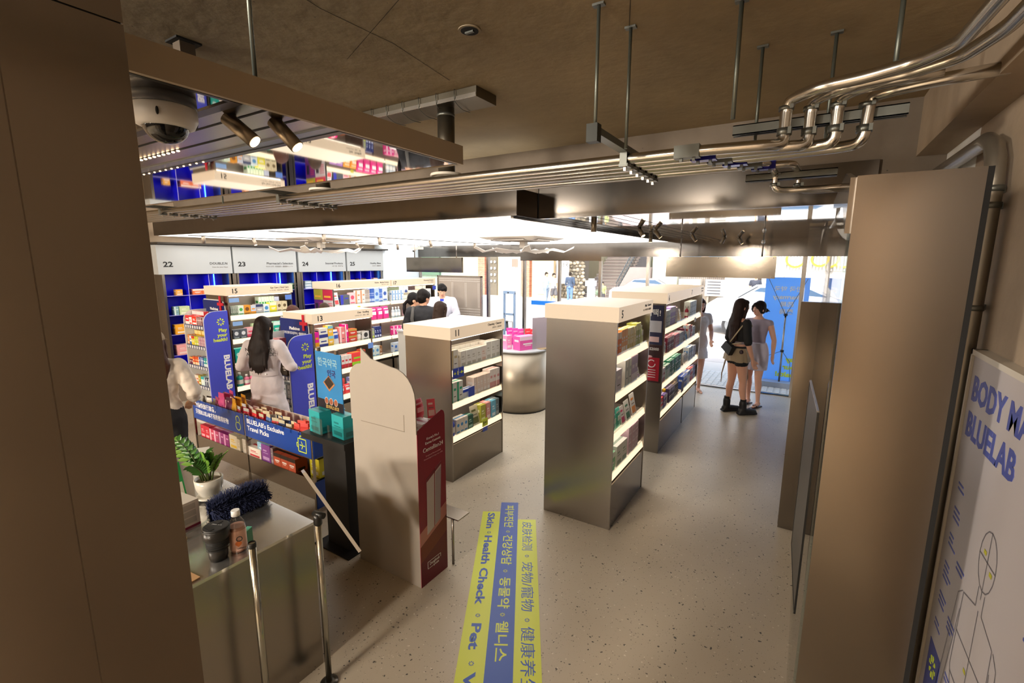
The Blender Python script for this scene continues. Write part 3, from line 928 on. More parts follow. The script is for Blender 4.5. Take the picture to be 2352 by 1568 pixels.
# unit 6
xf = -1.31
row([.03, ('white', 'carton', 'e8eaea', 'a7b7c8', .06, .08, .2, 4, 3), ('lilac', 'carton', 'b99be0', 'efe6fa', .06, .08, .22, 4, 1), ('pink beige', 'carton', 'd9b8b4', 'f4ecea', .05, .08, .2, 2), .2, ('white ring', 'leaflet', 'eeeeee', 'b0b0b8', .06, .01, .16, 1)], on(6, 'top'), xf, 5.32, 1.455)
row([.03, ('clear white', 'sachet', 'dfe3e6', '8c98a8', .09, .04, .15, 2), ('maroon', 'carton', '7c2440', 'e8c8d0', .05, .09, .18, 6, 1), ('pink', 'carton', 'd98aa0', 'fbe6ec', .05, .09, .17, 5, 0), ('silver grey', 'carton', 'a9adb8', 'e6e8ee', .05, .09, .16, 5, 0), ('dark wine', 'carton', '5a1c34', 'c89aa8', .05, .09, .19, 5, 1)], on(6, 'second'), xf, 5.32, 1.145)
row([.03, ('white and pink', 'carton', 'e6dcdc', 'b05a68', .08, .08, .17, 2, 2), ('pale green', 'carton', 'c6ded0', '2d7a5c', .07, .08, .18, 3, 1), ('dark green', 'carton', '1f7a5a', 'd8f0e4', .07, .08, .2, 3, 0), .04, ('stacked emerald', 'carton', '1d8468', 'c8efe2', .10, .09, .1, 3, 0, 2)], on(6, 'third'), xf, 5.32, .815)
row([.02, ('red and white', 'carton', 'ee2f2a', 'ffffff', .16, .1, .16, 1, 2), ('purple', 'carton', '5a3aa0', 'e0d4f4', .07, .08, .17, 2, 1), ('yellow capped', 'bottle', 'e6ebee', 'f2c22c', .09, .09, .2, 1), .03, ('dark violet', 'carton', '3c2c50', 'a99ac0', .05, .08, .18, 5, 1), ('dark brown', 'carton', '4a3a34', 'c0a890', .05, .08, .17, 4)], on(6, 'bottom'), xf, 5.32, .475)
row([.03, ('dark red', 'bottle', '9c2a40', 'e8e0e0', .05, .05, .16, 1), .05, ('pale grey', 'carton', 'ccd4d2', '98a8a4', .11, .08, .21, 4, 3), .2, ('white', 'leaflet', 'f0f0f0', 'b8b8b8', .08, .01, .18, 1)], on(7, 'top'), xf, 6.53, 1.455)
row([.03, ('light blue', 'leaflet', 'b0d0ee', '5a90cc', .12, .01, .2, 1), ('red and white', 'carton', 'd8d0cc', 'b83a34', .05, .08, .2, 3, 1), ('brick red', 'carton', 'b8442e', 'f0d8c8', .05, .08, .18, 2, 1), ('silver', 'carton', 'b8bcc4', '7a8494', .05, .08, .15, 3)], on(7, 'second'), xf, 6.53, 1.145)
row([.03, ('clear', 'sachet', 'd8dce2', '9aa4b4', .12, .04, .15, 2), ('white and sky blue', 'carton', 'dfeaf6', '4a90d8', .06, .08, .2, 4, 3), ('pale silver', 'carton', 'c8ccd8', '9098b0', .06, .08, .18, 3)], on(7, 'third'), xf, 6.53, .815)
row([.03, ('blue', 'carton', '3f62c4', 'dce6fa', .06, .08, .17, 4, 1), ('white and blue', 'carton', 'e4eaf4', '3f72d4', .06, .08, .19, 3, 1), ('red', 'carton', 'c8303c', 'f8dce0', .06, .08, .2, 3, 1), ('violet', 'carton', '4a3a6c', 'd0c8e4', .06, .08, .19, 3)], on(7, 'bottom'), xf, 6.53, .475)
# unit 11
xf = -2.86
row([.025, ('front white', 'carton', 'e9e6dc', 'c6b48c', .105, .1, .2, 1, 3), .04, ('plain white', 'carton', 'e6e4de', 'b8b4a8', .085, .1, .17, 4, 0), ('pinkish white', 'carton', 'eadfd8', 'd8b8a8', .085, .1, .17, 1, 0), ('tall white', 'carton', 'e8e6e0', 'c4c0b4', .085, .1, .2, 3, 0)], on(11, 'top'), xf, 3.46, 1.14)
row([.12, ('rear white', 'carton', 'e2e0d8', 'b4b0a4', .085, .1, .2, 7, 0)], on(11, 'top'), xf, 3.46, 1.14, back=.11)
row([.01, ('green striped white', 'carton', 'e6e8e2', '3cae86', .09, .1, .21, 2, 3), ('small blue and white', 'carton', 'e4ecf4', '2d50d0', .09, .07, .10, 2, 1), ('pale pink', 'carton', 'ead8cc', 'f4ece6', .055, .1, .19, 5, 0), ('white and rose', 'carton', 'efe6e2', 'd89a98', .06, .1, .215, 3, 2), ('rose brown', 'carton', 'a8787a', 'e8d0cc', .06, .1, .215, 1, 0)], on(11, 'second'), xf, 3.46, .806)
row([.01, ('tall blue', 'bottle', '4a5ac8', '3a3f9c', .07, .07, .2, 1), ('white with blue star', 'carton', 'e6e2da', '3a92d4', .06, .09, .16, 3, 4), ('dark green', 'carton', '1e5a4a', 'a8d0c0', .09, .08, .15, 1, 0), ('leaning grey cream', 'leaflet', 'd0ccb8', '6a7048', .13, .01, .22, 1), ('olive lime', 'carton', 'b4b648', 'eef0c8', .09, .1, .2, 1, 0), .015, ('salmon pink', 'carton', 'e8a4a0', 'fae4e0', .08, .1, .2, 1, 0), .01, ('sky blue', 'carton', '6cb8d8', 'e0f2fa', .085, .1, .2, 1, 0), ('grey', 'carton', '70828a', 'a8b4ba', .07, .1, .2, 1)], on(11, 'bottom'), xf, 3.46, .462)
# unit 13
xf = -4.92
row([.01, ('magenta and orange', 'carton', 'ee1fa8', 'f6a81c', .055, .09, .19, 1, 2), ('white and navy', 'carton', 'eeeee2', '2f3a8c', .12, .09, .115, 1, 2, 2), ('sky and yellow', 'carton', 'f4bf3c', '86cdec', .075, .09, .125, 1, 1, 2), ('white and blue', 'sachet', 'e6e8ee', '2f58c8', .09, .03, .19, 1), ('salmon pink', 'carton', 'f08a8c', 'fbe4e4', .08, .09, .21, 1, 3), ('hot pink', 'carton', 'f01f88', 'ffffff', .045, .12, .24, 1, 3), ('red and gold', 'carton', 'd0402c', 'c8a050', .13, .09, .085, 1, 1, 2), ('cream', 'tub', 'd8d6d0', 'b8b6ae', .085, .085, .12, 1), ('white square', 'carton', 'e2e0dc', '3a3a3a', .11, .1, .115, 1, 4)], on(13, 'top'), xf, 3.445, 1.16)
row([.30, ('pale pink', 'carton', 'e8a8b8', 'fbe6ec', .14, .08, .16, 2, 1)], on(13, 'top'), xf, 3.445, 1.16, back=.12)
row([.22, ('green', 'tub', '1f9c4c', 'e8f4ea', .09, .09, .1, 1), ('white and red', 'carton', 'e8e0dc', 'c8303c', .05, .1, .17, 4, 2), ('red and green', 'carton', 'f04848', '9ad034', .16, .1, .18, 1, 2), ('dark red', 'carton', 'b84a34', '8cbc4a', .06, .1, .2, 1)], on(13, 'second'), xf, 3.445, .835)
row([.12, ('red', 'sachet', 'f04a50', 'ffffff', .09, .03, .13, 4), ('blue', 'carton', '6a7cc0', 'e8ecf8', .06, .1, .2, 3, 1), ('navy', 'carton', '2a3a70', 'd0d8ee', .09, .1, .11, 1)], on(13, 'third'), xf, 3.445, .495)
row([.12, ('coral', 'carton', 'f0625c', 'fbe0de', .09, .1, .18, 4, 0)], on(13, 'third'), xf, 3.445, .495, back=.12)
# unit 15
xf = -6.47
row([.02, ('thin grey green', 'carton', 'b4bcb0', '6e8a6a', .02, .08, .13, 4), ('white and green', 'carton', 'e0ece0', '4cb050', .075, .08, .13, 1, 4), ('orange gold', 'carton', 'e09a34', '7a4a20', .09, .08, .13, 1, 4), ('blue and orange', 'carton', 'c8d4e8', 'e89a3c', .07, .08, .12, 1, 2), ('grey and navy', 'carton', 'b4b4b8', '33406c', .10, .09, .13, 1, 1), ('white and blue', 'carton', 'dde8ee', '4a90c8', .09, .08, .12, 1, 4), ('yellow and white', 'carton', 'e8dc3c', 'f4f0d8', .10, .09, .14, 1, 1), ('beige', 'carton', 'd8cba8', '6c5a3c', .08, .08, .15, 2, 4)], on(15, 'top'), xf, 3.29, 1.465)
row([.48, ('green checked', 'carton', 'dcefe0', '2f9c50', .035, .1, .22, 6, 2), ('pale blue', 'carton', 'c0ccee', '3454b0', .07, .1, .21, 1, 4)], on(15, 'top'), xf, 3.29, 1.465, back=.12)
row([.02, ('dark and white', 'carton', '565c66', 'dfe4ea', .09, .08, .13, 2, 4), ('pink and white', 'carton', 'e4b4bc', 'e0526c', .10, .08, .14, 1, 2), ('lime framed', 'carton', 'c4e8c0', '5cc050', .09, .1, .18, 3, 3), ('teal', 'carton', '1fb49c', 'dff6f0', .1, .1, .18, 2, 1)], on(15, 'second'), xf, 3.29, 1.145)
row([.02, ('turquoise', 'carton', '1fb4ac', 'd0f4f0', .09, .1, .2, 2, 4), ('azure', 'carton', '2f9ce0', 'd4ecfc', .10, .1, .21, 1, 4), ('white', 'carton', 'e0ecec', '98b8b8', .12, .1, .2, 4, 0)], on(15, 'third'), xf, 3.29, .815)
row([.03, ('teal', 'bottle', '1f9c90', 'e0e8e8', .085, .085, .19, 1), .01, ('pink', 'bottle', 'e07a9c', 'f4f0f0', .07, .07, .15, 2), ('white', 'carton', 'e4e0dc', 'b8b0a8', .08, .08, .17, 4)], on(15, 'bottom'), xf, 3.29, .485)
# unit 16
xf = -6.52
row([.02, ('white and red', 'leaflet', 'f0eeee', 'e84a4c', .09, .01, .22, 1), .02, ('black and blue', 'carton', '5a6068', '3a3fc0', .18, .08, .17, 1, 3), ('pink and white', 'carton', 'f0c8cc', 'e8506c', .12, .06, .20, 1, 4), ('white and orange', 'carton', 'e8e0dc', 'f0966c', .10, .05, .23, 2, 3), ('thin grey', 'carton', 'b0a49c', 'e0d8d0', .022, .08, .24, 4), ('thin blue', 'carton', '3f68c0', 'd0e0f8', .022, .08, .25, 4), ('pale blue', 'carton', 'b4cdee', '4f7cc8', .11, .06, .25, 1, 4), ('mid blue', 'carton', '5078cc', 'dce8fa', .02, .08, .24, 3), ('bluish white', 'carton', 'ccd8ea', '3a5aa8', .12, .06, .25, 1, 4)], on(16, 'top'), xf, 4.97, 1.465)
row([.10, ('violet', 'sachet', 'a06cc8', 'f0e4f8', .13, .05, .2, 2), ('orange', 'sachet', 'f0a02c', 'fff0d8', .13, .05, .2, 2), ('magenta', 'sachet', 'e8308c', 'ffffff', .14, .06, .23, 4)], on(16, 'second'), xf, 4.97, 1.145)
row([.5, ('lime', 'carton', 'a8d43c', 'f4fae0', .05, .08, .1, 6, 0)], on(16, 'second'), xf, 4.97, 1.145, back=.14)
row([.45, ('dark', 'carton', '3c3444', 'b0a8b8', .03, .09, .20, 4), ('pink', 'carton', 'e07888', 'f8dce0', .04, .09, .21, 3), ('grey lime', 'carton', '9a9c90', 'c8d848', .05, .09, .19, 2), ('navy', 'carton', '243070', 'd0d8f0', .05, .09, .21, 3)], on(16, 'third'), xf, 4.97, .815)
row([.45, ('bright green', 'carton', '84d43c', 'eef8e0', .05, .12, .2, 3, 0), ('white green', 'carton', 'd4e4e4', '5a9ad0', .10, .1, .19, 3, 4), ('brown', 'carton', '9a6c48', 'e4d4c4', .06, .1, .18, 1)], on(16, 'bottom'), xf, 4.97, .485)
row([.02, ('white and blue', 'carton', 'dfe8f2', '6c9cd0', .07, .08, .19, 4, 3), ('cream', 'carton', 'e0dcc8', 'a8a088', .09, .08, .13, 2, 1), ('off-white', 'carton', 'e4e0d8', '98a0a8', .07, .08, .17, 3, 0), ('tan', 'carton', 'd0a878', 'f0e4d0', .11, .08, .18, 1), ('white', 'carton', 'e8eaec', '8c98b0', .08, .08, .18, 3, 0)], on(17, 'top'), xf, 6.23, 1.465)
row([.0, ('rear pale green', 'carton', 'd8dccc', '7c8a70', .10, .08, .24, 3, 1), ('rear pale blue', 'carton', 'cfdcec', '5468a8', .12, .08, .25, 2, 4), ('rear dark', 'carton', '4c3c40', 'd8d0d0', .09, .08, .24, 2, 4), ('rear grey', 'carton', 'a8a49c', 'e0dcd4', .10, .08, .24, 3, 1)], on(17, 'top'), xf, 6.23, 1.465, back=.11)
row([.02, ('grey', 'bottle', 'b0bcc4', 'e8ecf0', .07, .07, .2, 3), .1, ('pink and green', 'carton', 'e8b8c4', '3c8c6c', .12, .08, .12, 4, 2)], on(17, 'second'), xf, 6.23, 1.145)
row([.02, ('magenta', 'carton', 'e83c94', 'fbdcec', .09, .09, .17, 2, 3), ('pink', 'carton', 'e8a0b4', 'fae4ea', .1, .09, .16, 4, 0)], on(17, 'third'), xf, 6.23, .815)
row([.02, ('blue dotted', 'carton', 'd4e2f2', '3f78d0', .1, .09, .18, 3, 4), ('cyan', 'carton', '38b4d0', 'e0f6fa', .1, .09, .12, 3, 4)], on(17, 'bottom'), xf, 6.23, .485)
# shelf talkers
def tagcard(label, loc, face, w, h, col, txt=None, tc=None, cat='price card'):
    t = thing('shelf_tag', label, cat, loc)
    if face == '+X':
        cdp = B((0, -w / 2, -h / 2), (.003, w / 2, h / 2), C(col)).build('card', t)
        if txt: text(txt, h * .5, (.0035, -w * .42, -h * .18), '+X', tc, cdp, bold=.0008, fit=w * .82)
    return t
tagcard('blue promotion card with yellow mark, left one on upper strip of cleansing unit', (-2.838, 3.515, 1.115), '+X', .085, .10, '2f45b0', '+1', LIME)
tagcard('blue promotion card with yellow plus, right one on upper strip of cleansing unit', (-2.838, 3.605, 1.115), '+X', .085, .10, '2f45b0', '+', LIME)
tagcard('blue and white card standing against boxes on the second shelf of the cleansing unit', (-2.845, 3.78, .87), '+X', .10, .10, '3a52b8')
tagcard('lime card reading 2+1 on the lowest light strip of the cleansing unit', (-2.838, 4.01, .47), '+X', .10, .085, 'cfe03a', '2+1', INK)
tagcard('small blue card hanging below the lime 2+1 card', (-2.836, 4.01, .395), '+X', .085, .05, '3c54b8')
tagcard('light blue card under the top light strip of the diet unit', (-4.895, 4.27, 1.08), '+X', .085, .075, '6a90d8')
tagcard('light blue card hanging near the left top of the eye care unit', (-6.445, 3.35, 1.675), '+X', .13, .055, '88aee4')
tagcard('light blue card hanging on the second shelf of the eye care unit', (-6.445, 3.37, 1.36), '+X', .13, .055, '88aee4')
tagcard('blue card at the right top of the eye care unit', (-6.445, 4.13, 1.67), '+X', .10, .07, '5a80d0')
tagcard('yellow card on the top light strip of the patches unit', (-6.495, 5.45, 1.41), '+X', .06, .05, 'd4c83a')
tagcard('blue card at the right end of the promotions unit', (-6.495, 7.40, 1.66), '+X', .10, .08, '3f50c0')
tagcard('white card hanging on the top light strip of the entrance-end unit', (-1.287, 6.95, 1.40), '+X', .12, .06, 'e8e4dc')
tagcard('small dark tag block on the lowest shelf edge of the poster-ended unit', (-1.287, 6.40, .55), '+X', .14, .14, '5a4a4c')

# posters on the near end of unit 6 (faces -Y)
p6 = thing('navy_end_poster', 'navy and white printed poster at the top of the end of unit 6', 'poster')
B((-1.865, 5.283, 1.28), (-1.310, 5.288, 1.725), C('2c3050')).build('print', p6)
B((-1.865, 5.281, 1.42), (-1.325, 5.283, 1.55), C('c8c8d0')).build('white_band', p6)
B((-1.465, 5.2805, 1.31), (-1.345, 5.2815, 1.37), C('ecc8c8')).build('pink_box', p6)
text('혜택!', .085, (-1.515, 5.281, 1.61), '-Y', WHITEI, p6, bold=.002)
p7 = thing('dark_red_end_poster', 'brown and red printed poster reading S2000 on the end of unit 6', 'poster')
B((-1.865, 5.283, .84), (-1.310, 5.288, 1.275), C('3c2428')).build('print', p7)
B((-1.865, 5.2815, .86), (-1.327, 5.283, 1.13), C('b02034')).build('red_area', p7)
text('EXION™ S2000', .043, (-1.340, 5.281, 1.215), '-Y', WHITEI, p7, align='RIGHT', bold=.001)
for i in range(4):
    B((-1.505, 5.2805, .90 + i * .028), (-1.365, 5.2812, .907 + i * .028), WHITEI).build('print_line', p7)
rg = MB()
rg.ring([[Vector((-1.415 + r * math.cos(a * PI / 12), 5.2806, 1.06 + r * math.sin(a * PI / 12))) for a in range(3, 25)] for r in (.036, .046)], WHITEI, closed=False, caps=False)
rg.ell((-1.445, 5.281, 1.14), (.04, .001, .014), C('e0b0b4'), 10, 4)
rg.build('arrow_ring', p7)
# posters on the near end of unit 16
for nm, lab, xa, xb, c1, c2 in (('lime_end_poster', 'lime and purple poster on the end of unit 16, left', -6.99, -6.76, 'a8a030', '6a2a7a'), ('red_end_poster', 'red and grey poster of a person on the end of unit 16, right', -6.755, -6.51, 'c42c48', 'c4bcbc')):
    t = thing(nm, lab, 'poster')
    B((xa, 4.944, 1.20), (xb, 4.948, 1.73), C(c2)).build('print', t)
    B((xa, 4.942, 1.56), (xb, 4.944, 1.73), C(c1)).build('header', t)
    B((xa + .03, 4.941, 1.60), (xb - .05, 4.942, 1.63), C('e8b03c')).build('print_line', t)
    for i in range(5):
        B((xa + .12, 4.941, 1.50 - .03 * i), (xb - .02, 4.942, 1.51 - .03 * i), C('d03a58')).build('print_line', t)
    B((xa + .03, 4.941, 1.36), (xa + .09, 4.942, 1.5), C('2c2430')).build('figure', t)
# ================================================================== blue wall bays (left wall, face +X)
XW = -8.2
SG = WHITEG
def bay(num, title, sub, y0, y1, label):
    t = thing('blue_wall_cabinet', label, 'wall cabinet')
    B((-8.45, y0, 0), (XW + .02, y1, .44), mat('tan steel base', 'a39485', .4, .5)).build('base_cabinet', t)
    B((-8.44, y0 + .03, .44), (-8.42, y1 - .03, 1.975), BLUES).build('back_panel', t)
    for y in (y0, y1 - .035):
        B((-8.45, y, .44), (XW, y + .035, 2.0), STEEL).build('side_panel', t)
    n = 3; wd = (y1 - y0 - .07) / n
    for k in range(1, n):
        y = y0 + .035 + k * wd
        B((-8.42, y - .006, .44), (XW - .01, y + .006, 1.975), BLUES).build('divider', t)
        B((XW - .0105, y - .004, .44), (XW - .008, y + .004, 1.975), mat('pale acrylic edge', 'a8a0d8', .3)).build('divider_edge', t)
    for z in (1.66, 1.36, 1.06, .735):
        B((-8.42, y0 + .036, z - .008), (XW - .012, y1 - .036, z), BLUES).build('shelf', t)
        B((XW - .013, y0 + .036, z - .008), (XW - .009, y1 - .036, z), mat('pale acrylic edge', 'a8a0d8', .3)).build('shelf_edge', t)
    B((-8.42, y0 + .036 + wd * 2 + wd * .55, 1.66), (-8.40, y0 + .046 + wd * 2 + wd * .55, 1.97), BLED).build('led_line', t)
    B((-8.41, y0 + .04, .46), (-8.39, y1 - .04, .47), BLED).build('led_line', t)
    B((-8.40, y0 + .04, .70), (-8.38, y1 - .04, .715), STRIP).build('light_strip', t)
    sbd = B((-8.45, y0 - .05, 1.985), (XW + .03, y1 + .02, 2.42), SG).build('sign_board', t)
    text(str(num), .105, (XW + .031, y0 + .02, 2.10), '+X', INK, sbd, bold=.003, sx=1.25)
    text(title, .052, (XW + .031, y1 - .05, 2.13), '+X', INK, sbd, align='RIGHT', bold=.0005, sx=1.1)
    text(sub, .03, (XW + .031, y1 - .05, 2.08), '+X', INKG, sbd, align='RIGHT')
bay(22, 'DOUBLE.N', 'Now for your Next', 3.25, 4.25, 'blue back-lit wall cabinet signed 22 at the far left')
bay(23, "Pharmacist's Selection", '약사의 선택 · 药师推荐 · 薬剤師セレクト', 4.35, 5.43, 'blue back-lit wall cabinet signed 23, second along the wall')
bay(24, 'Seasonal Products', '시즌 상품 · 季节产品', 5.55, 6.55, 'blue back-lit wall cabinet signed 24, third along the wall')
bay(25, 'Healthy Bites', '건강간식 · 健康零食', 6.66, 7.58, 'blue back-lit wall cabinet signed 25, last along the wall')
for k, (ya, yb) in enumerate(((4.27, 4.30), (5.45, 5.50), (6.57, 6.61))):
    struct('trim_cabinet_%d' % (k + 1), B((-8.45, ya, 0), (XW + .015, yb + .03, 1.98), STEEL))
struct('trim_sign_rail', MB().box((-8.45, 3.2, 2.43), (-8.1, 7.7, 2.46), mat('dark ceiling slot', '3a3632', .6)))
BOXNAME = 'wall_cabinet_box'; YLIM = None
def wallprod(label, kind, base, acc, w, d, h, y, z, style=0, n=1):
    for k in range(n):
        put(kind, base, acc, w, d, h, style, (-8.27, y + k * (w + .003), z), 0, label, 'stacked boxes: ' + label if n > 1 else None)
wallprod('small yellow box with card on the top shelf of the first blue wall cabinet', 'carton', 'e0a040', 'e8dcd0', .09, .08, .09, 3.47, 1.66)
wallprod('orange boxed product on the top shelf of the first blue wall cabinet', 'carton', 'e0703c', 'f0dcd0', .14, .12, .085, 3.72, 1.66, 1, 2)
wallprod('blue green box on the second shelf of the first blue wall cabinet', 'carton', '88b0b8', 'd8e8e4', .06, .1, .13, 3.40, 1.36, 3, 1)
wallprod('pale green box on the second shelf of the first blue wall cabinet', 'carton', 'c8d8a8', 'eef0dc', .14, .12, .13, 3.51, 1.36, 0, 1)
wallprod('yellow boxed product on the third shelf of the first blue wall cabinet', 'carton', 'f0a82c', 'f4e4cc', .15, .12, .15, 3.43, 1.06, 0, 2)
wallprod('pink boxed product on the fourth shelf of the first blue wall cabinet', 'carton', 'f0a8a8', 'f8d8d4', .17, .13, .16, 3.43, .735, 0, 2)
row([.25, ('orange', 'carton', 'e8863c', 'f4e0c8', .08, .08, .07, 1), .15, ('white', 'carton', 'e8e8e4', '6890b0', .09, .08, .12, 3, 3), ('green and white', 'carton', 'e0ece8', '2f8c70', .05, .08, .11, 3, 2), ('dark green', 'carton', '1e5a4c', 'a8c8b8', .09, .08, .12, 2, 1)], 'on the top shelf of the second blue wall cabinet', -8.24, 4.38, 1.66)
row([.05, ('light grey', 'carton', 'c0ccd4', '8098a8', .14, .1, .05, 1, 1, 3), .02, ('teal white', 'carton', 'c4e0e4', '3a9cb0', .14, .1, .12, 1), .1, ('lime', 'carton', '7cc850', 'e8f4dc', .05, .08, .05, 4)], 'on the upper shelves of the third blue wall cabinet', -8.24, 5.6, 1.66)
row([.02, ('red', 'carton', 'c83c30', 'f0b0a0', .12, .1, .07, 1, 1, 2), ('pale green', 'carton', 'a8c8a0', 'e8f0e0', .08, .08, .1, 1), ('dark brown', 'carton', '4a2c24', 'c8843c', .11, .09, .16, 2, 4), ('dark red', 'carton', '70202c', 'e0a070', .10, .09, .11, 2, 1), ('pink beige', 'carton', 'd8b0a0', 'f0dcd4', .12, .09, .16, 1)], 'on the top shelf of the last blue wall cabinet', -8.24, 6.7, 1.66)

# ================================================================== blue medicine racks (front faces -Y)
def rounded(w, h, r, k=6, tl=True, tr=True):
    pts = [(0, 0), (w, 0)]
    if tr:
        pts += [(w - r + r * math.cos(a * PI / 2 / k), h - r + r * math.sin(a * PI / 2 / k)) for a in range(k + 1)]
    else: pts += [(w, h)]
    if tl:
        pts += [(r - r * math.sin(a * PI / 2 / k), h - r + r * math.cos(a * PI / 2 / k)) for a in range(k + 1)]
    else: pts += [(0, h)]
    return pts
def plate(ax, origin):
    r, u = (Vector(a) for a in AX[ax]); n = r.cross(u)
    return Matrix(((r.x, u.x, n.x, origin[0]), (r.y, u.y, n.y, origin[1]), (r.z, u.z, n.z, origin[2]), (0, 0, 0, 1)))
RK = mat('white rack metal', 'd8d6d2', .4)
def rack(label, x0, x1, y0, y1, top, zs, hz0, hz1, hy):
    t = thing('medicine_rack', label, 'rack')
    D = y1 - y0
    pnl = MB().prism(rounded(D, top - .02, .13, tr=False), 0, .012, BLUE, plate('+X', (x1 - .012, y0, .02))).build('side_panel', t)
    MB().prism(rounded(D + .008, top - .016, .135, tr=False), 0, .006, WHITE, plate('+X', (x1 - .0185, y0 - .008, .02))).build('panel_edge', t)
    MB().prism(rounded(D, top - .02, .13, tr=False), 0, .012, RK, plate('+X', (x0, y0, .02))).build('side_panel', t)
    B((x0 + .012, y1 - .012, .02), (x1 - .02, y1, top - .25), RK).build('back_panel', t)
    for z in zs:
        B((x0 + .013, y0 + .01, z - .012), (x1 - .02, y1 - .013, z), RK).build('shelf', t)
        m = MB().box((x0 + .013, y0 + .004, z - .045), (x1 - .02, y0 + .009, z + .006), mat('navy tag rail', '3a4468', .5))
        n = int((x1 - x0) / .062)
        for k in range(n):
            m.box((x0 + .03 + k * .06, y0 + .002, z - .040), (x0 + .066 + k * .06, y0 + .0045, z - .004), C('d8d8da'))
        m.build('price_rail', t)
    B((x0 + .012, y0 + .02, 0), (x1 - .02, y1 - .02, .06), RK).build('plinth', t)
    a = Vector((0, 0, 0))
    m = MB(); yc = (y0 + y1) / 2 + .02
    sunmark(m, (x1 + .0002, yc + .03, top - .14), .05, '+X', LIME); m.build('emblem', pnl)
    for k, wd in enumerate(('Play', 'your', 'health!')):
        text(wd, .062, (x1 + .0005, y1 - .03, top - .27 - k * .062), '+X', LIME, pnl, align='RIGHT', bold=.0018, sx=1.05)
    text('BLUELAB', .10, (x1 + .0005, yc + .03, top - .58), ((0, 0, -1), (0, 1, 0)), WHITEI, pnl, bold=.004, fit=.47)
    # header board behind
    h = thing('medicines_header', label.replace('rack', 'header board on the rack').replace('blue-sided', 'blue'), 'sign board')
    w = x1 - x0 - .02
    hbd = MB().prism(rounded(w, hz1 - hz0, .10, tl=False), 0, .012, NAVY, plate('-Y', (x0 - .06, hy, hz0))).build('board', h)
    MB().prism(rounded(w + .012, hz1 - hz0 + .012, .105, tl=False), 0, .008, WHITE, plate('-Y', (x0 - .06, hy + .010, hz0))).build('board_edge', h)
    text('Medicines', .052, (x0 + w * .62, hy - .0125, hz1 - .13), '-Y', WHITEI, hbd, align='RIGHT', bold=.002)
    text('어지럼 멀미 알고(감하비) · 喉咙常见药', .036, (x0 + w * .84, hy - .0125, hz1 - .185), '-Y', WHITEI, hbd, align='RIGHT', bold=.0006, fit=w * .85)
    cx_, cz_ = x1 - .13, hz1 - .03
    cr_ = MB().box((cx_ - .017, hy - .03, cz_ - .095), (cx_ + .017, hy - .018, cz_ + .095), RED).box((cx_ - .068, hy - .031, cz_ - .030), (cx_ + .068, hy - .017, cz_ + .008), RED)
    cr_.build('red_cross', h)
    return t
rack('left blue-sided medicine rack in front of unit 15', -7.0, -6.45, 2.96, 3.255, 1.545, (1.36, 1.09, .82, .555, .30), 1.19, 1.665, 3.262)
rack('right blue-sided medicine rack in front of unit 13', -5.46, -4.90, 3.10, 3.405, 1.345, (1.15, .88, .61, .35), 1.12, 1.50, 3.412)
def med(items, where, x0, y, z, back=0):
    global BOXNAME, YLIM
    BOXNAME = 'medicine_box'; YLIM = -6.475 if x0 < -6 else -4.925
    row(items, where, y, x0, z, face='-Y', gap=.003, back=back)
w_ = 'on the %s shelf of the left medicine rack'
med([.0, ('red and white', 'carton', 'd83034', 'f4f0f0', .10, .07, .12, 1, 2), ('white and red', 'carton', 'f0ecec', 'e03c34', .07, .07, .10, 1, 0), ('bright red', 'carton', 'f03a28', 'ffffff', .12, .07, .12, 1, 0), ('maroon striped', 'carton', '6c2c34', 'f0e4e4', .035, .07, .11, 5, 3)], w_ % 'top', -6.975, 2.975, 1.36)
med([.0, ('rear red', 'carton', 'd8343c', 'f8e8e8', .10, .06, .17, 3, 1)], w_ % 'top', -6.975, 2.975, 1.36, .09)
med([.0, ('orange', 'carton', 'd88a4c', 'f0dcc8', .05, .07, .13, 1), ('blue and white', 'carton', 'e4e8ee', '3a68b8', .05, .07, .12, 1, 2), ('yellow', 'carton', 'e8d034', 'c83c2c', .04, .07, .12, 2, 1), ('lime yellow', 'carton', 'c8d040', 'f0f0dc', .03, .07, .12, 3), ('pink grey', 'carton', 'ccb4bc', 'a86880', .035, .07, .12, 5, 3), ('brown white', 'carton', 'dcd4c4', '7c5c40', .05, .07, .11, 1)], w_ % 'second', -6.975, 2.975, 1.09)
med([.0, ('rear golden', 'carton', 'dca42c', 'f0d890', .045, .06, .18, 8, 1)], w_ % 'second', -6.975, 2.975, 1.09, .09)
med([.0, ('plum', 'carton', '6c2444', 'e8a050', .04, .07, .10, 2, 1), ('orange red', 'carton', 'd8582c', 'f8d8b0', .05, .07, .11, 3, 2), ('deep blue', 'carton', '2c4c9c', 'e0e8f4', .04, .07, .12, 3, 3), ('aqua', 'carton', '3ca0a8', 'e4f4f4', .04, .07, .12, 3, 2), ('pale blue', 'carton', 'c4d8e4', '4c78a8', .04, .07, .11, 1)], w_ % 'third', -6.975, 2.975, .82)
med([.05, ('orange white', 'carton', 'e8dcd0', 'd8642c', .06, .07, .12, 2, 2), ('olive gold', 'carton', 'a89838', 'f0e8c0', .07, .07, .13, 1), ('turquoise white', 'carton', 'd8eef0', '2cb0b8', .08, .07, .12, 1, 1), ('ink blue', 'carton', '2c3c58', 'd8e0ec', .05, .07, .11, 3, 3)], w_ % 'fourth', -6.975, 2.975, .555)
w_ = 'on the %s shelf of the right medicine rack'
med([.05, ('pale blue', 'carton', 'b8d0e8', 'f0f4f8', .16, .1, .07, 1), ('wine', 'carton', '6c2030', 'c88c94', .12, .08, .08, 1, 1, 2), ('black and gold', 'carton', '2c2420', 'c8a040', .14, .08, .06, 1, 1)], w_ % 'top', -5.44, 3.12, 1.15)
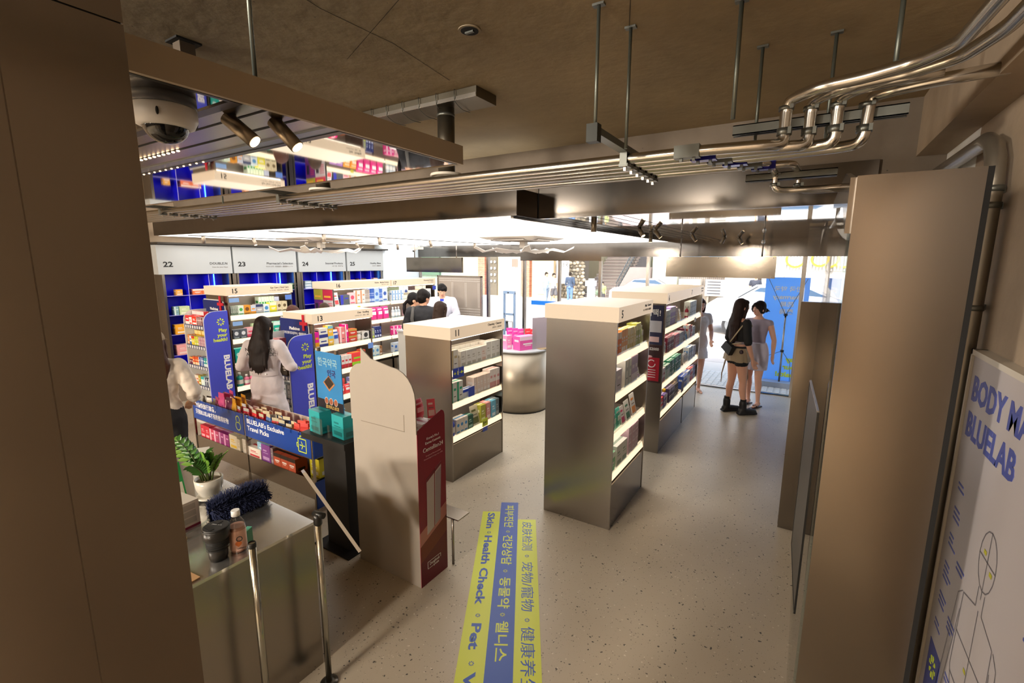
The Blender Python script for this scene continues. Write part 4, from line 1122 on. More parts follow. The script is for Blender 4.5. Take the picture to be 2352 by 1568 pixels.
med([.05, ('brown', 'carton', '7c5438', 'd8b890', .09, .09, .18, 2, 1), ('dark brown', 'carton', '38302c', 'a89878', .1, .09, .2, 2, 1)], w_ % 'second', -5.44, 3.12, .88)
med([.1, ('grey white', 'carton', 'b8bcc0', '707c88', .07, .09, .16, 5, 3)], w_ % 'third', -5.44, 3.12, .61)
med([.1, ('white blue', 'carton', 'd0d8e0', '3c5ca0', .06, .09, .15, 6, 3)], w_ % 'bottom', -5.44, 3.12, .35)

BOXNAME = 'travel_pick_box'; YLIM = -3.50
# ================================================================== travel gondola (front faces -Y)
YG = 2.337
tg = thing('travel_picks_stand', 'long low steel display stand with blue banners for travel picks', 'display stand')
B((-5.52, YG, .135), (-3.475, YG + .004, .315), STEEL).build('base_apron', tg)
B((-5.52, YG + .004, .29), (-3.475, YG + .34, .305), STEEL).build('lower_shelf', tg)
B((-5.52, YG + .33, .135), (-3.475, YG + .34, .70), mat('stand back', 'c8b8a8', .5)).build('back_panel', tg)
B((-5.52, YG + .004, .50), (-3.475, YG + .34, .512), STEEL).build('tray_bottom', tg)
for x in (-5.535, -4.52, -3.475):
    B((x, YG - .006, 0), (x + .018, YG + .012, .735), STEEL).build('leg', tg)
for x in (-4.95, -4.05):
    B((x, YG + .32, 0), (x + .016, YG + .335, .3), STEEL).build('leg', tg)
for x in (-5.535, -3.475):
    B((x, YG + .32, 0), (x + .018, YG + .34, .72), STEEL).build('leg', tg)
for a, b, nm in ((-5.51, -4.525, 'banner'), (-4.50, -3.478, 'banner')):
    (bnl := globals().setdefault('bnl', [])).append(B((a, YG - .008, .515), (b, YG, .728), PANBLUE).build(nm, tg))
B((-3.458, YG, .515), (-3.452, YG + .33, .728), PANBLUE).build('side_banner', tg)
B((-3.458, YG, .05), (-3.452, YG + .33, .30), PANBLUE).build('side_banner', tg)
text('为愉快旅行准备，', .062, (-5.46, YG - .0085, .655), '-Y', WHITEI, bnl[0], bold=.0008, fit=.42)
text('只有BLUELAB才有的推荐好物', .062, (-5.46, YG - .0085, .58), '-Y', WHITEI, bnl[0], bold=.0008, fit=.66)
text("BLUELAB's Exclusive", .066, (-4.46, YG - .0085, .655), '-Y', WHITEI, bnl[1], bold=.0012, fit=.60)
text('Travel Picks', .066, (-4.46, YG - .0085, .585), '-Y', WHITEI, bnl[1], bold=.0012, fit=.36)
ic = MB()
def seg2(mb, pts, w, m, y=YG - .0095):
    for (a, b), (c, d) in zip(pts, pts[1:]):
        L = math.hypot(c - a, d - b) or 1e-6; nx, nz = -(d - b) / L * w, (c - a) / L * w
        mb.add([(a - nx, y, b - nz), (c - nx, y, d - nz), (c + nx, y, d + nz), (a + nx, y, b + nz)], [(0, 1, 2, 3)], m)
cx, cz = -3.60, .612
seg2(ic, [(cx - .05, cz - .06), (cx + .06, cz - .06), (cx + .06, cz + .06), (cx - .05, cz + .06), (cx - .05, cz - .06)], .0045, LIME)
seg2(ic, [(cx - .02, cz + .06), (cx - .02, cz + .085), (cx + .02, cz + .085)], .0045, LIME)
seg2(ic, [(cx - .05, cz + .015), (cx - .07, cz + .015), (cx - .07, cz - .02), (cx - .05, cz - .02)], .0045, LIME)
seg2(ic, [(cx - .03, cz), (cx + .045, cz)], .004, LIME); seg2(ic, [(cx - .005, cz + .035), (cx + .015, cz), (cx - .005, cz - .035)], .004, LIME)
cx, cz = -4.62, .62
seg2(ic, [(cx + .032 * math.cos(a * PI / 8), cz + .042 + .032 * math.sin(a * PI / 8)) for a in range(-2, 11)], .004, LIME)
seg2(ic, [(cx + .042 * math.cos(a * PI / 8), cz - .028 + .042 * math.sin(a * PI / 8)) for a in range(5, 20)], .004, LIME)
seg2(ic, [(cx - .034, cz + .008), (cx + .034, cz + .008)], .004, LIME)
ic.build('banner_icon', tg)
for k in range(18):
    x = -5.47 + k * .115
    MB().lathe([(.014, 0), (.016, .006), (.006, .012), (.006, .03)], (x, YG - .004, .728), ACRYL, 8).box((x - .012, YG - .012, .70), (x + .012, YG - .008, .728), ACRYL).build('clear_clip', tg)
def gbag(col, base, acc, x, w, h, n, yb=.06, z=.52, kind='hook_bag', dy=.05, tilt=.25):
    for k in range(n):
        lab = '%s pouch hanging in the top tray of the travel stand' % col
        put(kind, base, acc, w * .85, .045, h * .92, 0, (x, YG + yb + k * dy, z + rnd.uniform(-.01, .02)), -PI / 2 + rnd.uniform(-.25, .25), lab, col + ' pouches in the travel stand tray', 0)
gb = [('black small', '2c2824', '50483c', -5.40, .10, .24, 2), ('cream twist-top', 'd0c4b0', 'e8e4da', -5.29, .10, .24, 2), ('plum', '6c1c3c', 'a84468', -5.12, .14, .30, 3), ('pink', 'd0508c', 'c8447c', -5.03, .16, .34, 3),
      ('dark purple', '5c1a44', '4a1438', -4.88, .14, .32, 2), ('mustard', 'd89c24', 'c88a1c', -4.80, .15, .34, 3), ('pale pink card', 'e8a8b4', 'f0ccd0', -4.93, .12, .30, 2),
      ('rose red', 'c8405c', 'd8d8d8', -4.72, .12, .26, 3), ('scarlet', 'd8203c', 'e8e0d8', -4.58, .12, .26, 3), ('bright red', 'e02c34', 'c8bc9c', -4.44, .12, .27, 3), ('crimson', 'c81c30', 'c8bc9c', -4.32, .11, .25, 3),
      ('blue clear', '5078b8', 'c8bc9c', -4.20, .12, .26, 3), ('red striped', 'd84c50', 'c8bc9c', -4.09, .11, .25, 2), ('navy tagged', '2c3c6c', 'c8bc9c', -3.99, .12, .26, 2), ('tan', 'c08c54', 'd8c8a0', -3.88, .11, .24, 2),
      ('coral red', 'd8463c', 'e05c50', -3.76, .13, .27, 3), ('red strawberry', 'cc3a34', 'd8504c', -3.65, .12, .27, 3), ('green and orange', '5c9c70', 'e08c3c', -3.55, .12, .25, 2)]
for g in gb: gbag(*g)
w_ = 'on the lower shelf of the travel stand'
row([.06, ('cherry red', 'carton', 'c0283c', 'e89ca8', .09, .12, .14, 2, 0), ('rose pink', 'carton', 'b83c5c', 'e8b4c4', .09, .12, .13, 1, 3), ('pink magenta', 'carton', 'b84474', 'e8b4cc', .09, .12, .13, 1, 3), ('magenta violet', 'carton', '94307c', 'dca0cc', .10, .12, .13, 2, 3), ('cream tall', 'carton', 'd8cdb4', 'e0b83c', .15, .13, .15, 1), ('cream small', 'carton', 'd0c4ac', 'e8dcc8', .05, .12, .13, 1), .035,
     ('white open', 'carton', 'd8d0c4', 'e8e0d4', .10, .12, .15, 1), ('red edged white', 'carton', 'ece0d4', 'c0303c', .22, .12, .10, 1, 0), ('violet', 'carton', '88489c', 'c8a0d8', .15, .13, .17, 1, 0), ('grey purple', 'carton', '8c7c88', 'b8a8b4', .04, .12, .16, 1), ('orange comic', 'carton', 'c0583c', '30241c', .11, .12, .13, 3, 1)], w_, YG + .01, -5.50, .306, face='-Y')
row([1.14, ('blue striped', 'carton', '88b4cc', 'd8e8f0', .20, .12, .07, 1, 0)], w_ + ', upper of two', YG + .02, -5.50, .408, face='-Y')
row([.05, ('rear dark red', 'carton', '982038', 'c85c70', .10, .08, .17, 4, 1)], w_, YG + .01, -5.50, .306, face='-Y', back=.14)
put('carton', 'd8cc2c', 'f0f0e0', .13, .13, .17, 0, (-3.55, YG + .13, .306), -PI / 2, 'yellow boxed product at the right end of the travel stand lower shelf')

BOXNAME = 'cosmetics_box'; YLIM = None
# ================================================================== black stand with poster and teal boxes
bs = thing('black_display_stand', 'black pedestal display stand with square top and base plate', 'pedestal')
BK = mat('matte black board', '1c1a18', .6, noise=.1, scale=20)
B((-3.10, 2.05, 0), (-2.70, 2.42, .012), mat('black base plate', '141312', .35)).build('base_plate', bs)
B((-3.03, 2.13, .012), (-2.77, 2.36, .845), BK).build('column', bs)
B((-3.225, 2.085, .845), (-2.72, 2.42, .89), BK).build('top_tray', bs)
ah = thing('clear_acrylic_holder', 'clear acrylic holder standing on the black pedestal', 'holder')
m = MB()
for a, b in (((-3.10, 2.10, .891), (-2.98, 2.104, 1.03)), ((-2.92, 2.10, .891), (-2.735, 2.104, 1.0)), ((-2.739, 2.10, .891), (-2.735, 2.34, 1.0)), ((-3.10, 2.10, .891), (-3.096, 2.34, 1.03))):
    m.box(a, b, ACRYL)
m.build('panes', ah)
for lab, x, y in (('teal boxed product on the black pedestal, left one', -3.105, 2.18), ('teal boxed product on the black pedestal, right one beside the white display', -2.86, 2.20)):
    put('carton', '2aa4a8', '157a7c', .15, .10, .175, 0, (x, y, .892), -PI / 2 - .1, lab)
put('pump_bottle', '58b8c8', 'd8e4e8', .07, .07, .17, 0, (-2.98, 2.30, .892), -PI / 2, 'small clear blue bottle between the teal boxes on the black pedestal')
put('tub', '2fa0b0', 'e8ecec', .07, .07, .09, 0, (-2.77, 2.30, .892), 0, 'small teal jar at the back of the black pedestal')
ps = thing('poster_on_stand', 'dark blue hanging poster in a clear frame clipped above the black pedestal', 'poster', (-3.02, 2.22, 0), math.radians(-4))
PB = mat('poster blue', '2c80bc', .4, noise=.3, scale=3)
psp = B((-.165, -.004, 1.055), (.165, .002, 1.515), PB).build('print', ps)
B((-.165, -.0046, 1.055), (.165, -.004, 1.14), C('1a1420')).build('dark_band', ps)
MB().tube([(0, .006, .89), (0, .006, 1.52)], .0035, STEEL, 8).build('pole', ps)
for x in (-.13, .10): B((x, -.012, 1.515), (x + .025, .008, 1.545), STEEL).build('clip', ps)
text('한국약국', .072, (-.135, -.0052, 1.41), '-Y', mat('pale poster ink', '8cb8cc', .4), psp, bold=.0018, fit=.25)
text('인국', .06, (-.02, -.0052, 1.335), '-Y', mat('navy poster ink', '2c2c6c', .4), psp, bold=.0015)
dq = MB(); c_ = (0, 1.30); s_ = .062
dq.prism([(-s_ * 1.25, 0), (0, -s_), (s_ * 1.25, 0), (0, s_)], 0, .001, C('b07a50'), plate('-Y', (0, -.0052, 1.275)))
dq.prism([(-s_ * 1.0, .006), (0, -s_ * .72), (s_ * 1.0, .006), (0, s_ * .9)], .001, .0016, C('2c2018'), plate('-Y', (0, -.0052, 1.275)))
dq.build('soap_picture', psp)
for k in range(3):
    mm_ = MB(); M0 = plate('-Y', (-.045 + k * .06, -.0052, 1.135))
    mm_.prism([(.024 * math.cos(a * PI / 8), .028 * math.sin(a * PI / 8)) for a in range(16)], 0, .0008, C('d8d0c8'), M0)
    mm_.prism([(.020 * math.cos(a * PI / 8), .024 * math.sin(a * PI / 8)) for a in range(16)], .0008, .0014, C('a0583c'), M0)
    mm_.build('round_picture', psp)
text('로이비스보코', .034, (-.06, -.0052, 1.075), '-Y', C('d8b060'), psp, bold=.0006, fit=.17)

# ================================================================== white and red cardboard display
cd = thing('cardboard_display', 'tall cardboard floor display, plain white back and dark red printed side', 'display')
CX0, CX1, CY0, CY1 = -2.650, -2.034, 2.118, 2.392
m = MB().box((CX0, CY0, 0), (CX1 - .004, CY1, 1.10), CARD)
m.build('body', cd)
pts = [(0, 0), (.617, 0), (.617, .20)]
pts += [(.617 - .20 + .20 * math.cos(a * PI / 12), .22 + .20 * math.sin(a * PI / 12)) for a in range(0, 7)]
pts += [(.225, .455), (.205, .47), (.13, .52), (.125, .415)]
pts += [(.12 - .12 * math.sin(a * PI / 12), .29 + .12 * math.cos(a * PI / 12)) for a in range(0, 7)]
MB().prism(pts, 0, .008, CARD, plate('-Y', (CX0, CY0 - .001, 1.10))).build('header_board', cd)
m = MB()
GR = mat('cardboard slit', '8a7f70', .8)
m.box((CX0 + .10, CY0 - .0105, 1.10), (CX1 - .10, CY0 - .009, 1.1035), GR).box((CX1 - .105, CY0 - .0105, 1.10), (CX1 - .101, CY0 - .009, 1.215), GR)
m.box((CX0, CY0 - .0015, 1.0985), (CX1, CY0, 1.1005), GR)
m.build('slit', cd)
MB().prism([(0, 0), (CY1 - CY0, 0), (CY1 - CY0, 1.16), (CY1 - CY0 - .01, 1.19), (CY1 - CY0 - .035, 1.203), (.03, 1.13), (0, 1.12)], 0, .004, mat('display dark red', '8c1f34', .4), plate('+X', (CX1 - .004, CY0, 0))).build('side_print', cd)
cds = [c for c in cd.children if c.name.startswith('side_print')][0]
side = MB()
M0 = plate('+X', (CX1, CY0, 0))
side.prism([(0, 0), (.274, 0), (.274, .42), (0, .30)], 0, .0006, C('6a1428'), M0)
side.prism([(0, .30), (.274, .42), (.274, .52), (0, .40)], 0, .0006, C('c08078'), M0)
side.prism([(0, .18), (.274, .30), (.274, .42), (0, .30)], .0006, .0010, C('7c3428'), M0)
side.build('side_artwork', cds)
tb = MB()
tb.prism([(.07, .36), (.205, .42), (.225, .84), (.075, .76)], .0010, .0020, C('c8bcc0'), M0)
tb.prism([(.14, .39), (.147, .393), (.16, .81), (.153, .805)], .0020, .0026, C('8c2438'), M0)
tb.prism([(.075, .74), (.225, .82), (.225, .84), (.075, .76)], .0020, .0026, C('7c1c30'), M0)
tb.prism([(.15, .40), (.205, .42), (.222, .80), (.165, .775)], .0020, .0024, C('a89aa4'), M0)
tb.build('tube_picture', cds)
text("Korea's No.1", .024, (CX1 + .001, CY0 + .15, 1.035), '+X', WHITEI, cds, align='CENTER', fit=.12)
text('Derma Cosmetic', .024, (CX1 + .001, CY0 + .15, 1.005), '+X', WHITEI, cds, align='CENTER', fit=.15)
text('Centellian24', .042, (CX1 + .001, CY0 + .15, .955), '+X', WHITEI, cds, align='CENTER', fit=.20)
text('Dongkook Pharmaceutical', .014, (CX1 + .001, CY0 + .15, .92), '+X', C('d8a0a8'), cds, align='CENTER')
text('Dermatological heritage since 1970', .013, (CX1 + .001, CY0 + .15, .90), '+X', C('d8a0a8'), cds, align='CENTER')
text('Dongkook', .03, (CX1 + .0015, CY0 + .085, .125), '+X', WHITEI, cds, fit=.10)
text('동국제약', .016, (CX1 + .0015, CY0 + .12, .10), '+X', WHITEI, cds)
lg = MB()
for a, b in (((.065, .155), (.20, .158)), ((.065, .105), (.068, .158)), ((.197, .13), (.20, .158)), ((.065, .105), (.115, .108))):
    lg.prism([(a[0], a[1]), (b[0], a[1]), (b[0], b[1]), (a[0], b[1])], .001, .002, WHITEI, M0)
lg.build('logo_box', cds)
B((CX0 + .01, CY0 + .01, 1.10), (CX1 - .01, CY1 - .01, 1.106), WHITE).build('top_tray', cd)
put('carton', 'e4d8d8', 'b06070', .30, .11, .035, 0, (-2.20, 2.24, 1.108), -PI / 2, 'flat white printed tray card on top of the red display')
put('sachet', 'c02c40', 'e8c0c4', .10, .06, .14, 0, (-2.19, 2.30, 1.12), 0, 'red round pouch on top of the white and red display')
put('leaflet', 'e85c70', 'f8dcdc', .055, .01, .13, 0, (-2.085, 2.32, 1.145), -.6, 'pink tube card standing on top of the red display')
put('carton', 'd89ca0', 'c04c5c', .10, .08, .07, 0, (-2.26, 2.28, 1.144), -.3, 'pink crinkled packet on top of the red display')

# ================================================================== stainless drum table with products
dt = thing('round_steel_table', 'round drum table clad in brushed steel with a pale top', 'table', (-3.60, 6.01, 0))
DRS = mat('drum brushed steel', 'b0a696', .42, 1, noise=.28, scale=2.6, stretch=(1, 1, .02))
MB().lathe([(.425, 0), (.425, .90)], (0, 0, 0), DRS, 56).build('drum', dt)
MB().lathe([(.425, .90), (.44, .902), (.44, .925), (.43, .93), (.0, .93)], (0, 0, 0), mat('drum top', 'c8ccd2', .25), 56).build('table_top', dt)
MB().lathe([(.43, 0), (.43, .008)], (0, 0, 0), DARK, 56).build('floor_gap', dt)
put('carton', 'f060b0', 'fbdcee', .30, .16, .20, 1, (-3.43, 5.86, .931), -.35, 'large pink box in front on the round steel table')
put('carton', 'f8a0cc', 'f0f0f0', .09, .12, .20, 0, (-3.66, 5.74, .931), -.35, 'pale pink box beside the large pink box on the round table')
for k in range(3):
    put('sachet', 'e044a8', 'f8b8e0', .11, .05, .26, 0, (-3.80 + k * .10, 6.06, .931), -.5, 'magenta bag in the row at the back of the round steel table', 'magenta bags on the round table')
for k in range(2):
    put('sachet', 'e8303c', 'f8a8a8', .11, .05, .26, 0, (-3.52 + k * .09, 6.14, .931), -.5, 'red bag in the row at the back of the round steel table', 'red bags on the round table')
ac = thing('acrylic_sign_holder', 'clear violet-tinted acrylic sign holder on the round steel table', 'sign holder', (-3.25, 6.06, .931), -.45)
B((-.004, -.17, 0), (.004, .17, .46), mat('translucent sheet', 'c8bcc8', .25, trans=.35)).build('sheet', ac)
B((-.05, -.09, 0), (.11, .09, .006), mat('tan foot', 'b8a07c', .5)).build('foot', ac)

# ================================================================== counter at lower left with its things
ct = thing('steel_counter', 'low counter clad in brushed steel with a pale reflective top', 'counter')
B((-3.9, -.6, .0), (-2.082, 1.378, .835), STEEL).build('body', ct)
B((-3.91, -.62, .835), (-2.078, 1.384, .85), mat('counter top steel', 'd0cecb', .16, .9, noise=.05, scale=3)).build('counter_top', ct)
zc = .8505
pt = thing('potted_zz_plant', 'glossy green leafy plant in a small white pot with saucer on the counter', 'plant', (-2.80, 1.22, zc))
POT = mat('white ceramic', 'c9c4b8', .3, noise=.08, scale=30)
MB().lathe([(.045, 0), (.068, .012), (.072, .02), (.055, .02)], (0, 0, 0), POT, 24).build('saucer', pt)
MB().lathe([(.040, .014), (.055, .035), (.068, .075), (.073, .125), (.066, .125), (.064, .10)], (0, 0, 0), POT, 24).build('pot', pt)
MB().lathe([(.066, .108), (0.001, .112)], (0, 0, 0), mat('pot soil gravel', '9a8b78', .9, noise=.3, scale=60), 20, False).build('soil', pt)
stem = MB(); leaves = MB()
LF = mat('glossy leaf', '3c6b2c', .22, noise=.35, scale=14); LF2 = mat('young leaf', '6f9c3c', .25, noise=.2, scale=14); STM = mat('plant stem', '3f4a22', .5)
rp = random.Random(11)
for i, (ax_, ay_, hh, mt) in enumerate(((-.09, -.06, .22, LF), (-.05, -.11, .26, LF), (.05, -.03, .15, LF2), (.075, .05, .15, LF2), (.02, .03, .13, LF2), (-.02, -.02, .12, LF), (-.10, .04, .12, LF), (.03, -.08, .12, LF), (-.13, -.12, .24, LF2))):
    base_ = Vector((ax_ * .2, ay_ * .2, .11)); tip = Vector((ax_, ay_, .11 + hh))
    ctrl = base_.lerp(tip, .5) + Vector((ax_ * -.15, ay_ * -.15, hh * .2))
    P = [base_.lerp(ctrl, t).lerp(ctrl.lerp(tip, t), t) for t in [k / 9 for k in range(10)]]
    stem.tube(P, .006, STM, 6, .002)
    for k in range(3, 10):
        t = (P[k] - P[k - 1]).normalized()
        side_ = t.cross(Vector((0, 0, 1))).normalized() if abs(t.z) < .99 else Vector((1, 0, 0))
        side_.rotate(Matrix.Rotation(i, 3, t))
        for sg in (-1, 1):
            d_ = (side_ * sg + t * .45 + Vector((0, 0, .12))).normalized(); L_ = .048 + rp.random() * .012; w2 = .013
            nn = d_.cross(t).normalized(); ww = nn.cross(d_).normalized()
            q = P[k]
            pts_ = [q, q + d_ * L_ * .35 + ww * w2 + nn * .003, q + d_ * L_ * .7 + ww * w2 * .8 + nn * .002, q + d_ * L_ - nn * .004, q + d_ * L_ * .7 - ww * w2 * .8 + nn * .002, q + d_ * L_ * .35 - ww * w2 + nn * .003, q + d_ * L_ * .5 - nn * .003]
            leaves.add(pts_, [(0, 1, 6), (1, 2, 6), (2, 3, 6), (3, 4, 6), (4, 5, 6), (5, 0, 6)], mt, True)
stem.build('stem', pt)
tag(leaves.build('leaves', pt))
MB().tube([(.075, .03, .01), (.08, .03, .15)], .0012, BLACK, 5).build('plant_tag_wire', pt)
# duster
ds = thing('fluffy_duster', 'fluffy navy feather duster with clear handle lying on the counter', 'duster', (-2.52, 1.235, zc), math.radians(88))
FZ = mat('navy duster fibre', '2a3254', .95, noise=.3, scale=40)
fz = MB()
for i in range(5200):
    t = rp.random(); a = rp.random() * 2 * PI
    rr = .056 * (1 - abs(t - .5) ** 3 * 4) ** .5 if abs(t - .5) < .49 else .02
    x = (t - .5) * .30
    c0 = Vector((x, math.cos(a) * rr * .45, .058 + math.sin(a) * rr * .45))
    o_ = Vector((rp.uniform(-.35, .35), math.cos(a), math.sin(a) * .9 + .05)).normalized() * rr * rp.uniform(.6, 1.15)
    s1 = o_.orthogonal().normalized() * .0022
    fz.add([c0 - s1, c0 + s1, c0 + o_ + s1 * .3, c0 + o_ - s1 * .3 + Vector((.002, 0, 0))], [(0, 1, 2, 3)], FZ)
tag(fz.build('fibres', ds), kind='stuff')
MB().ell((0, 0, .05), (.14, .032, .030), FZ, 14, 8).build('core', ds)
MB().tube([(-.13, -.005, .03), (-.40, -.085, .008)], .004, ACRYL, 8).build('handle', ds)
# camera lens with cap
ln = thing('black_camera_lens', 'black camera lens standing on the counter with its cap on', 'camera lens', (-2.175, .955, zc))
ln.scale = (1.28, 1.28, 1.2)
MB().lathe([(.027, 0), (.027, .008), (.030, .010), (.031, .04), (.030, .042), (.035, .055), (.035, .082), (.0345, .084), (.043, .095), (.044, .128), (.0425, .130)], (0, 0, 0), mat('lens barrel', '151515', .38), 36).build('barrel', ln)
MB().lathe([(.0415, .128), (.0415, .133), (.039, .135)], (0, 0, 0), mat('lens cap', '1b1b1c', .42), 32).build('lens_cap', ln)
lnc = [c for c in ln.children if c.name.startswith('lens_cap')][0]
gm = MB()
for z in (.045, .056, .063, .070, .077):
    gm.lathe([(.0358, z), (.0365, z + .001), (.0365, z + .004), (.0358, z + .005)], (0, 0, 0), mat('lens rubber', '0c0c0c', .8), 36, caps=False)
gm.build('grip_ring', ln)
cpd = MB().box((-.022, .010, .1352), (-.006, .028, .1362), BLACK).box((-.02, -.028, .1352), (.02, -.014, .1362), BLACK)
cpd.build('cap_clip', lnc)
text('24mm 1:1.4', .008, (-.02, -.004, .1355), ((.9, .4, 0), (-.4, .9, 0)), C('9a9a9a'), lnc)
# bottle
bt = thing('pink_drink_bottle', 'small plastic bottle of pink drink with white cap on the counter', 'bottle', (-2.165, 1.04, zc))
bt.scale = (1.1, 1.1, 1.12)
PINKD = mat('pink drink', 'd99a84', .25)
MB().lathe([(.028, 0), (.032, .006), (.032, .10), (.030, .112)], (0, 0, 0), PINKD, 28).build('drink', bt)
MB().lathe([(.0325, 0), (.0325, .10), (.029, .125), (.016, .150), (.014, .158)], (0, 0, 0), ACRYL, 28, caps=False).build('shell', bt)
MB().lathe([(.017, .156), (.017, .178), (.016, .180)], (0, 0, 0), WHITE, 24).build('cap', bt)
MB().lathe([(.0332, .012), (.0332, .098)], (0, 0, 0), mat('pink label', 'e0b29e', .4), 28, caps=False).build('label_wrap', bt)
lb_ = MB()
def on_can(mb, r, a0, a1, z0, z1, m, n=6):
    vs = []
    for i in range(n + 1):
        a = a0 + (a1 - a0) * i / n
        vs += [(r * math.cos(a), r * math.sin(a), z0), (r * math.cos(a), r * math.sin(a), z1)]
    mb.add(vs, [(2 * i, 2 * i + 2, 2 * i + 3, 2 * i + 1) for i in range(n)], m, True)
a_c = -.45
for k in range(10):
    z = .030 + k * .0028; hw = .38 * math.sin(PI * (k + .5) / 10)
    on_can(lb_, .0334, a_c - hw, a_c + hw, z, z + .003, C('d9763c'))
lb_.build('orange_picture', bt)
text('O', .034, (.0300, -.0250, .055), ((.45, .89, 0), (0, 0, 1)), INK, bt)
text('collagen', .010, (.0310, -.0220, .022), ((.45, .89, 0), (0, 0, 1)), INK, bt)
gbx = thing('small_green_box', 'small dark green box standing on the counter beside the pink bottle', 'box', (-2.175, 1.085, zc), .5)
B((-.012, -.028, 0), (.012, .028, .075), C('1c7a50', .3)).build('carton', gbx)
B((-.0122, -.0282, .074), (.0122, .0282, .0755), C('5cc8a8', .3)).build('top_flap', gbx)
wb = thing('white_printed_box', 'white product box with grey ingredient print and maroon base on the counter', 'box', (-2.63, .985, zc), .1)
B((-.075, -.065, .012), (.075, .065, .14), C('cfc6bc')).build('carton', wb)
B((-.0755, -.0655, 0), (.0755, .0655, .012), C('7c1838')).build('maroon_base', wb)
m = MB()
for k in range(3):
    m.box((.0752, -.048, .025 + k * .036), (.0758, .048, .055 + k * .036), C('b0a89e'))
m.build('ingredient_print', wb)
wo = thing('wooden_stick', 'short pale wooden stick lying on the counter by the white box', 'stick', (-2.49, .93, zc), .5)
MB().box((-.03, -.008, 0), (.03, .008, .01), C('d8c498')).build('stick', wo)
cb_ = thing('corrugated_card_piece', 'torn brown cardboard piece at the front edge of the counter', 'cardboard', (-2.15, .80, zc), .1)
B((-.06, -.06, 0), (.055, .035, .006), C('b08a60', .8)).build('card', cb_)
pw = thing('white_sign_card', 'white acrylic card standing behind the plant on the counter', 'card', (-3.05, 1.30, zc), -.6)
B((-.003, -.05, 0), (.003, .05, .22), mat('frosted white card', 'd8d4cc', .4)).build('card', pw)
for lab, x, y, base, acc, w, h, kd in (
        ('green and white snack pack standing behind the white box on the counter', -2.95, 1.10, '2c9c50', 'f0ecec', .13, .20, 'leaflet'),
        ('white yellow and pink packet below the green snack pack', -2.86, 1.07, 'e8e0d0', 'e8c8c0', .11, .12, 'leaflet')):
    put(kd, base, acc, w, .02, h, 0, (x, y, zc), .1, lab)
rb = random.Random(5)
for k, (cl, nmn) in enumerate((('c81c34', 'red'), ('2c2c30', 'black'), ('1c8c50', 'green'), ('c81c34', 'red'), ('2c2c30', 'black'), ('e0dcd4', 'white'), ('2c2c30', 'black'))):
    t = thing('wrapped_candy', '%s wrapped candy in the little heap behind the white box' % nmn, 'candy', (-2.76 + rb.uniform(-.06, .05), 1.06 + rb.uniform(-.05, .04), zc + (.012 if k < 5 else .03)), rb.uniform(0, 3), nmn + ' candies in the counter heap')
    m = MB().ell((0, 0, 0), (.020, .013, .011), C(cl, .25), 10, 6)
    for s in (-1, 1):
        m.add([(s * .018, 0, 0), (s * .036, -.012, .006), (s * .036, .012, -.004)], [(0, 1, 2)], C(cl, .25))
    m.build('candy', t)

# poles and tilted sign beside the counter
for lab, x, y, top, joint in (('chrome stanchion pole with black joint beside the counter corner', -1.948, 1.315, .955, True), ('chrome stanchion pole with open black top in front of the counter', -1.948, .99, .985, False)):
    t = thing('chrome_pole_stand', lab, 'pole stand', (x, y, 0))
    MB().tube([(0, 0, .01), (0, 0, top)], .0155, mat('pole chrome', 'a8a69c', .18, 1), 20).build('pole', t)
    MB().lathe([(.045, 0), (.045, .008), (.02, .014)], (0, 0, 0), mat('pole base', '6c6a66', .3, 1), 32).build('base', t)
    if joint:
        m = MB().lathe([(.019, top - .045), (.021, top - .04), (.021, top - .01), (.018, top + .01)], (0, 0, 0), BLACK, 20)
        m.tube([(-.028, .0, top + .005), (.035, .01, top + .005)], .015, BLACK, 14)
        m.build('joint', t)
    else:
        MB().lathe([(.0165, top - .02), (.0175, top), (.015, top + .004), (.012, top - .02)], (0, 0, 0), BLACK, 20, False).build('collar', t)
ts = thing('tilted_sign_frame', 'thin chrome sign frame seen edge-on, tilted beside the black pedestal', 'sign frame')
ctr = Vector((-1.915, 1.375, .955)); ax1 = Vector((.50, .23, -.83)).normalized()
view = Vector((-.718, .516, -.467)).normalized(); view = (view - ax1 * view.dot(ax1)).normalized(); nrm = ax1.cross(view)
M0 = Matrix(((ax1.x, view.x, nrm.x, ctr.x), (ax1.y, view.y, nrm.y, ctr.y), (ax1.z, view.z, nrm.z, ctr.z), (0, 0, 0, 1)))
m = MB(); m.M = M0
FRL = mat('pale frame', 'c8c0b4', .3, .4)
m.box((-.245, 0, -.008), (-.235, .30, .008), FRL).box((.235, 0, -.008), (.245, .30, .008), FRL).box((-.245, -.006, -.008), (.245, .006, .008), FRL).box((-.245, .294, -.008), (.245, .306, .008), FRL)
m.build('frame', ts)
m = MB(); m.M = M0; m.box((-.235, .006, -.0015), (.235, .294, .0015), mat('sign sheet', 'b8b4aa', .4)); m.build('sheet', ts)
# little steel foot plate behind the red display
fp_ = thing('small_steel_tray', 'small steel tray sticking out low behind the red display side', 'tray', (-2.02, 2.44, .40))
B((-.13, -.06, 0), (.10, .07, .008), STEEL).build('plate', fp_)
MB().tube([(0, 0, -.40), (0, 0, 0)], .01, STEEL, 8).build('leg', fp_)
for x in (-.02, .05): MB().lathe([(.006, -.012), (.006, 0)], (x, -.045, 0), BLACK, 8).build('foot', fp_)

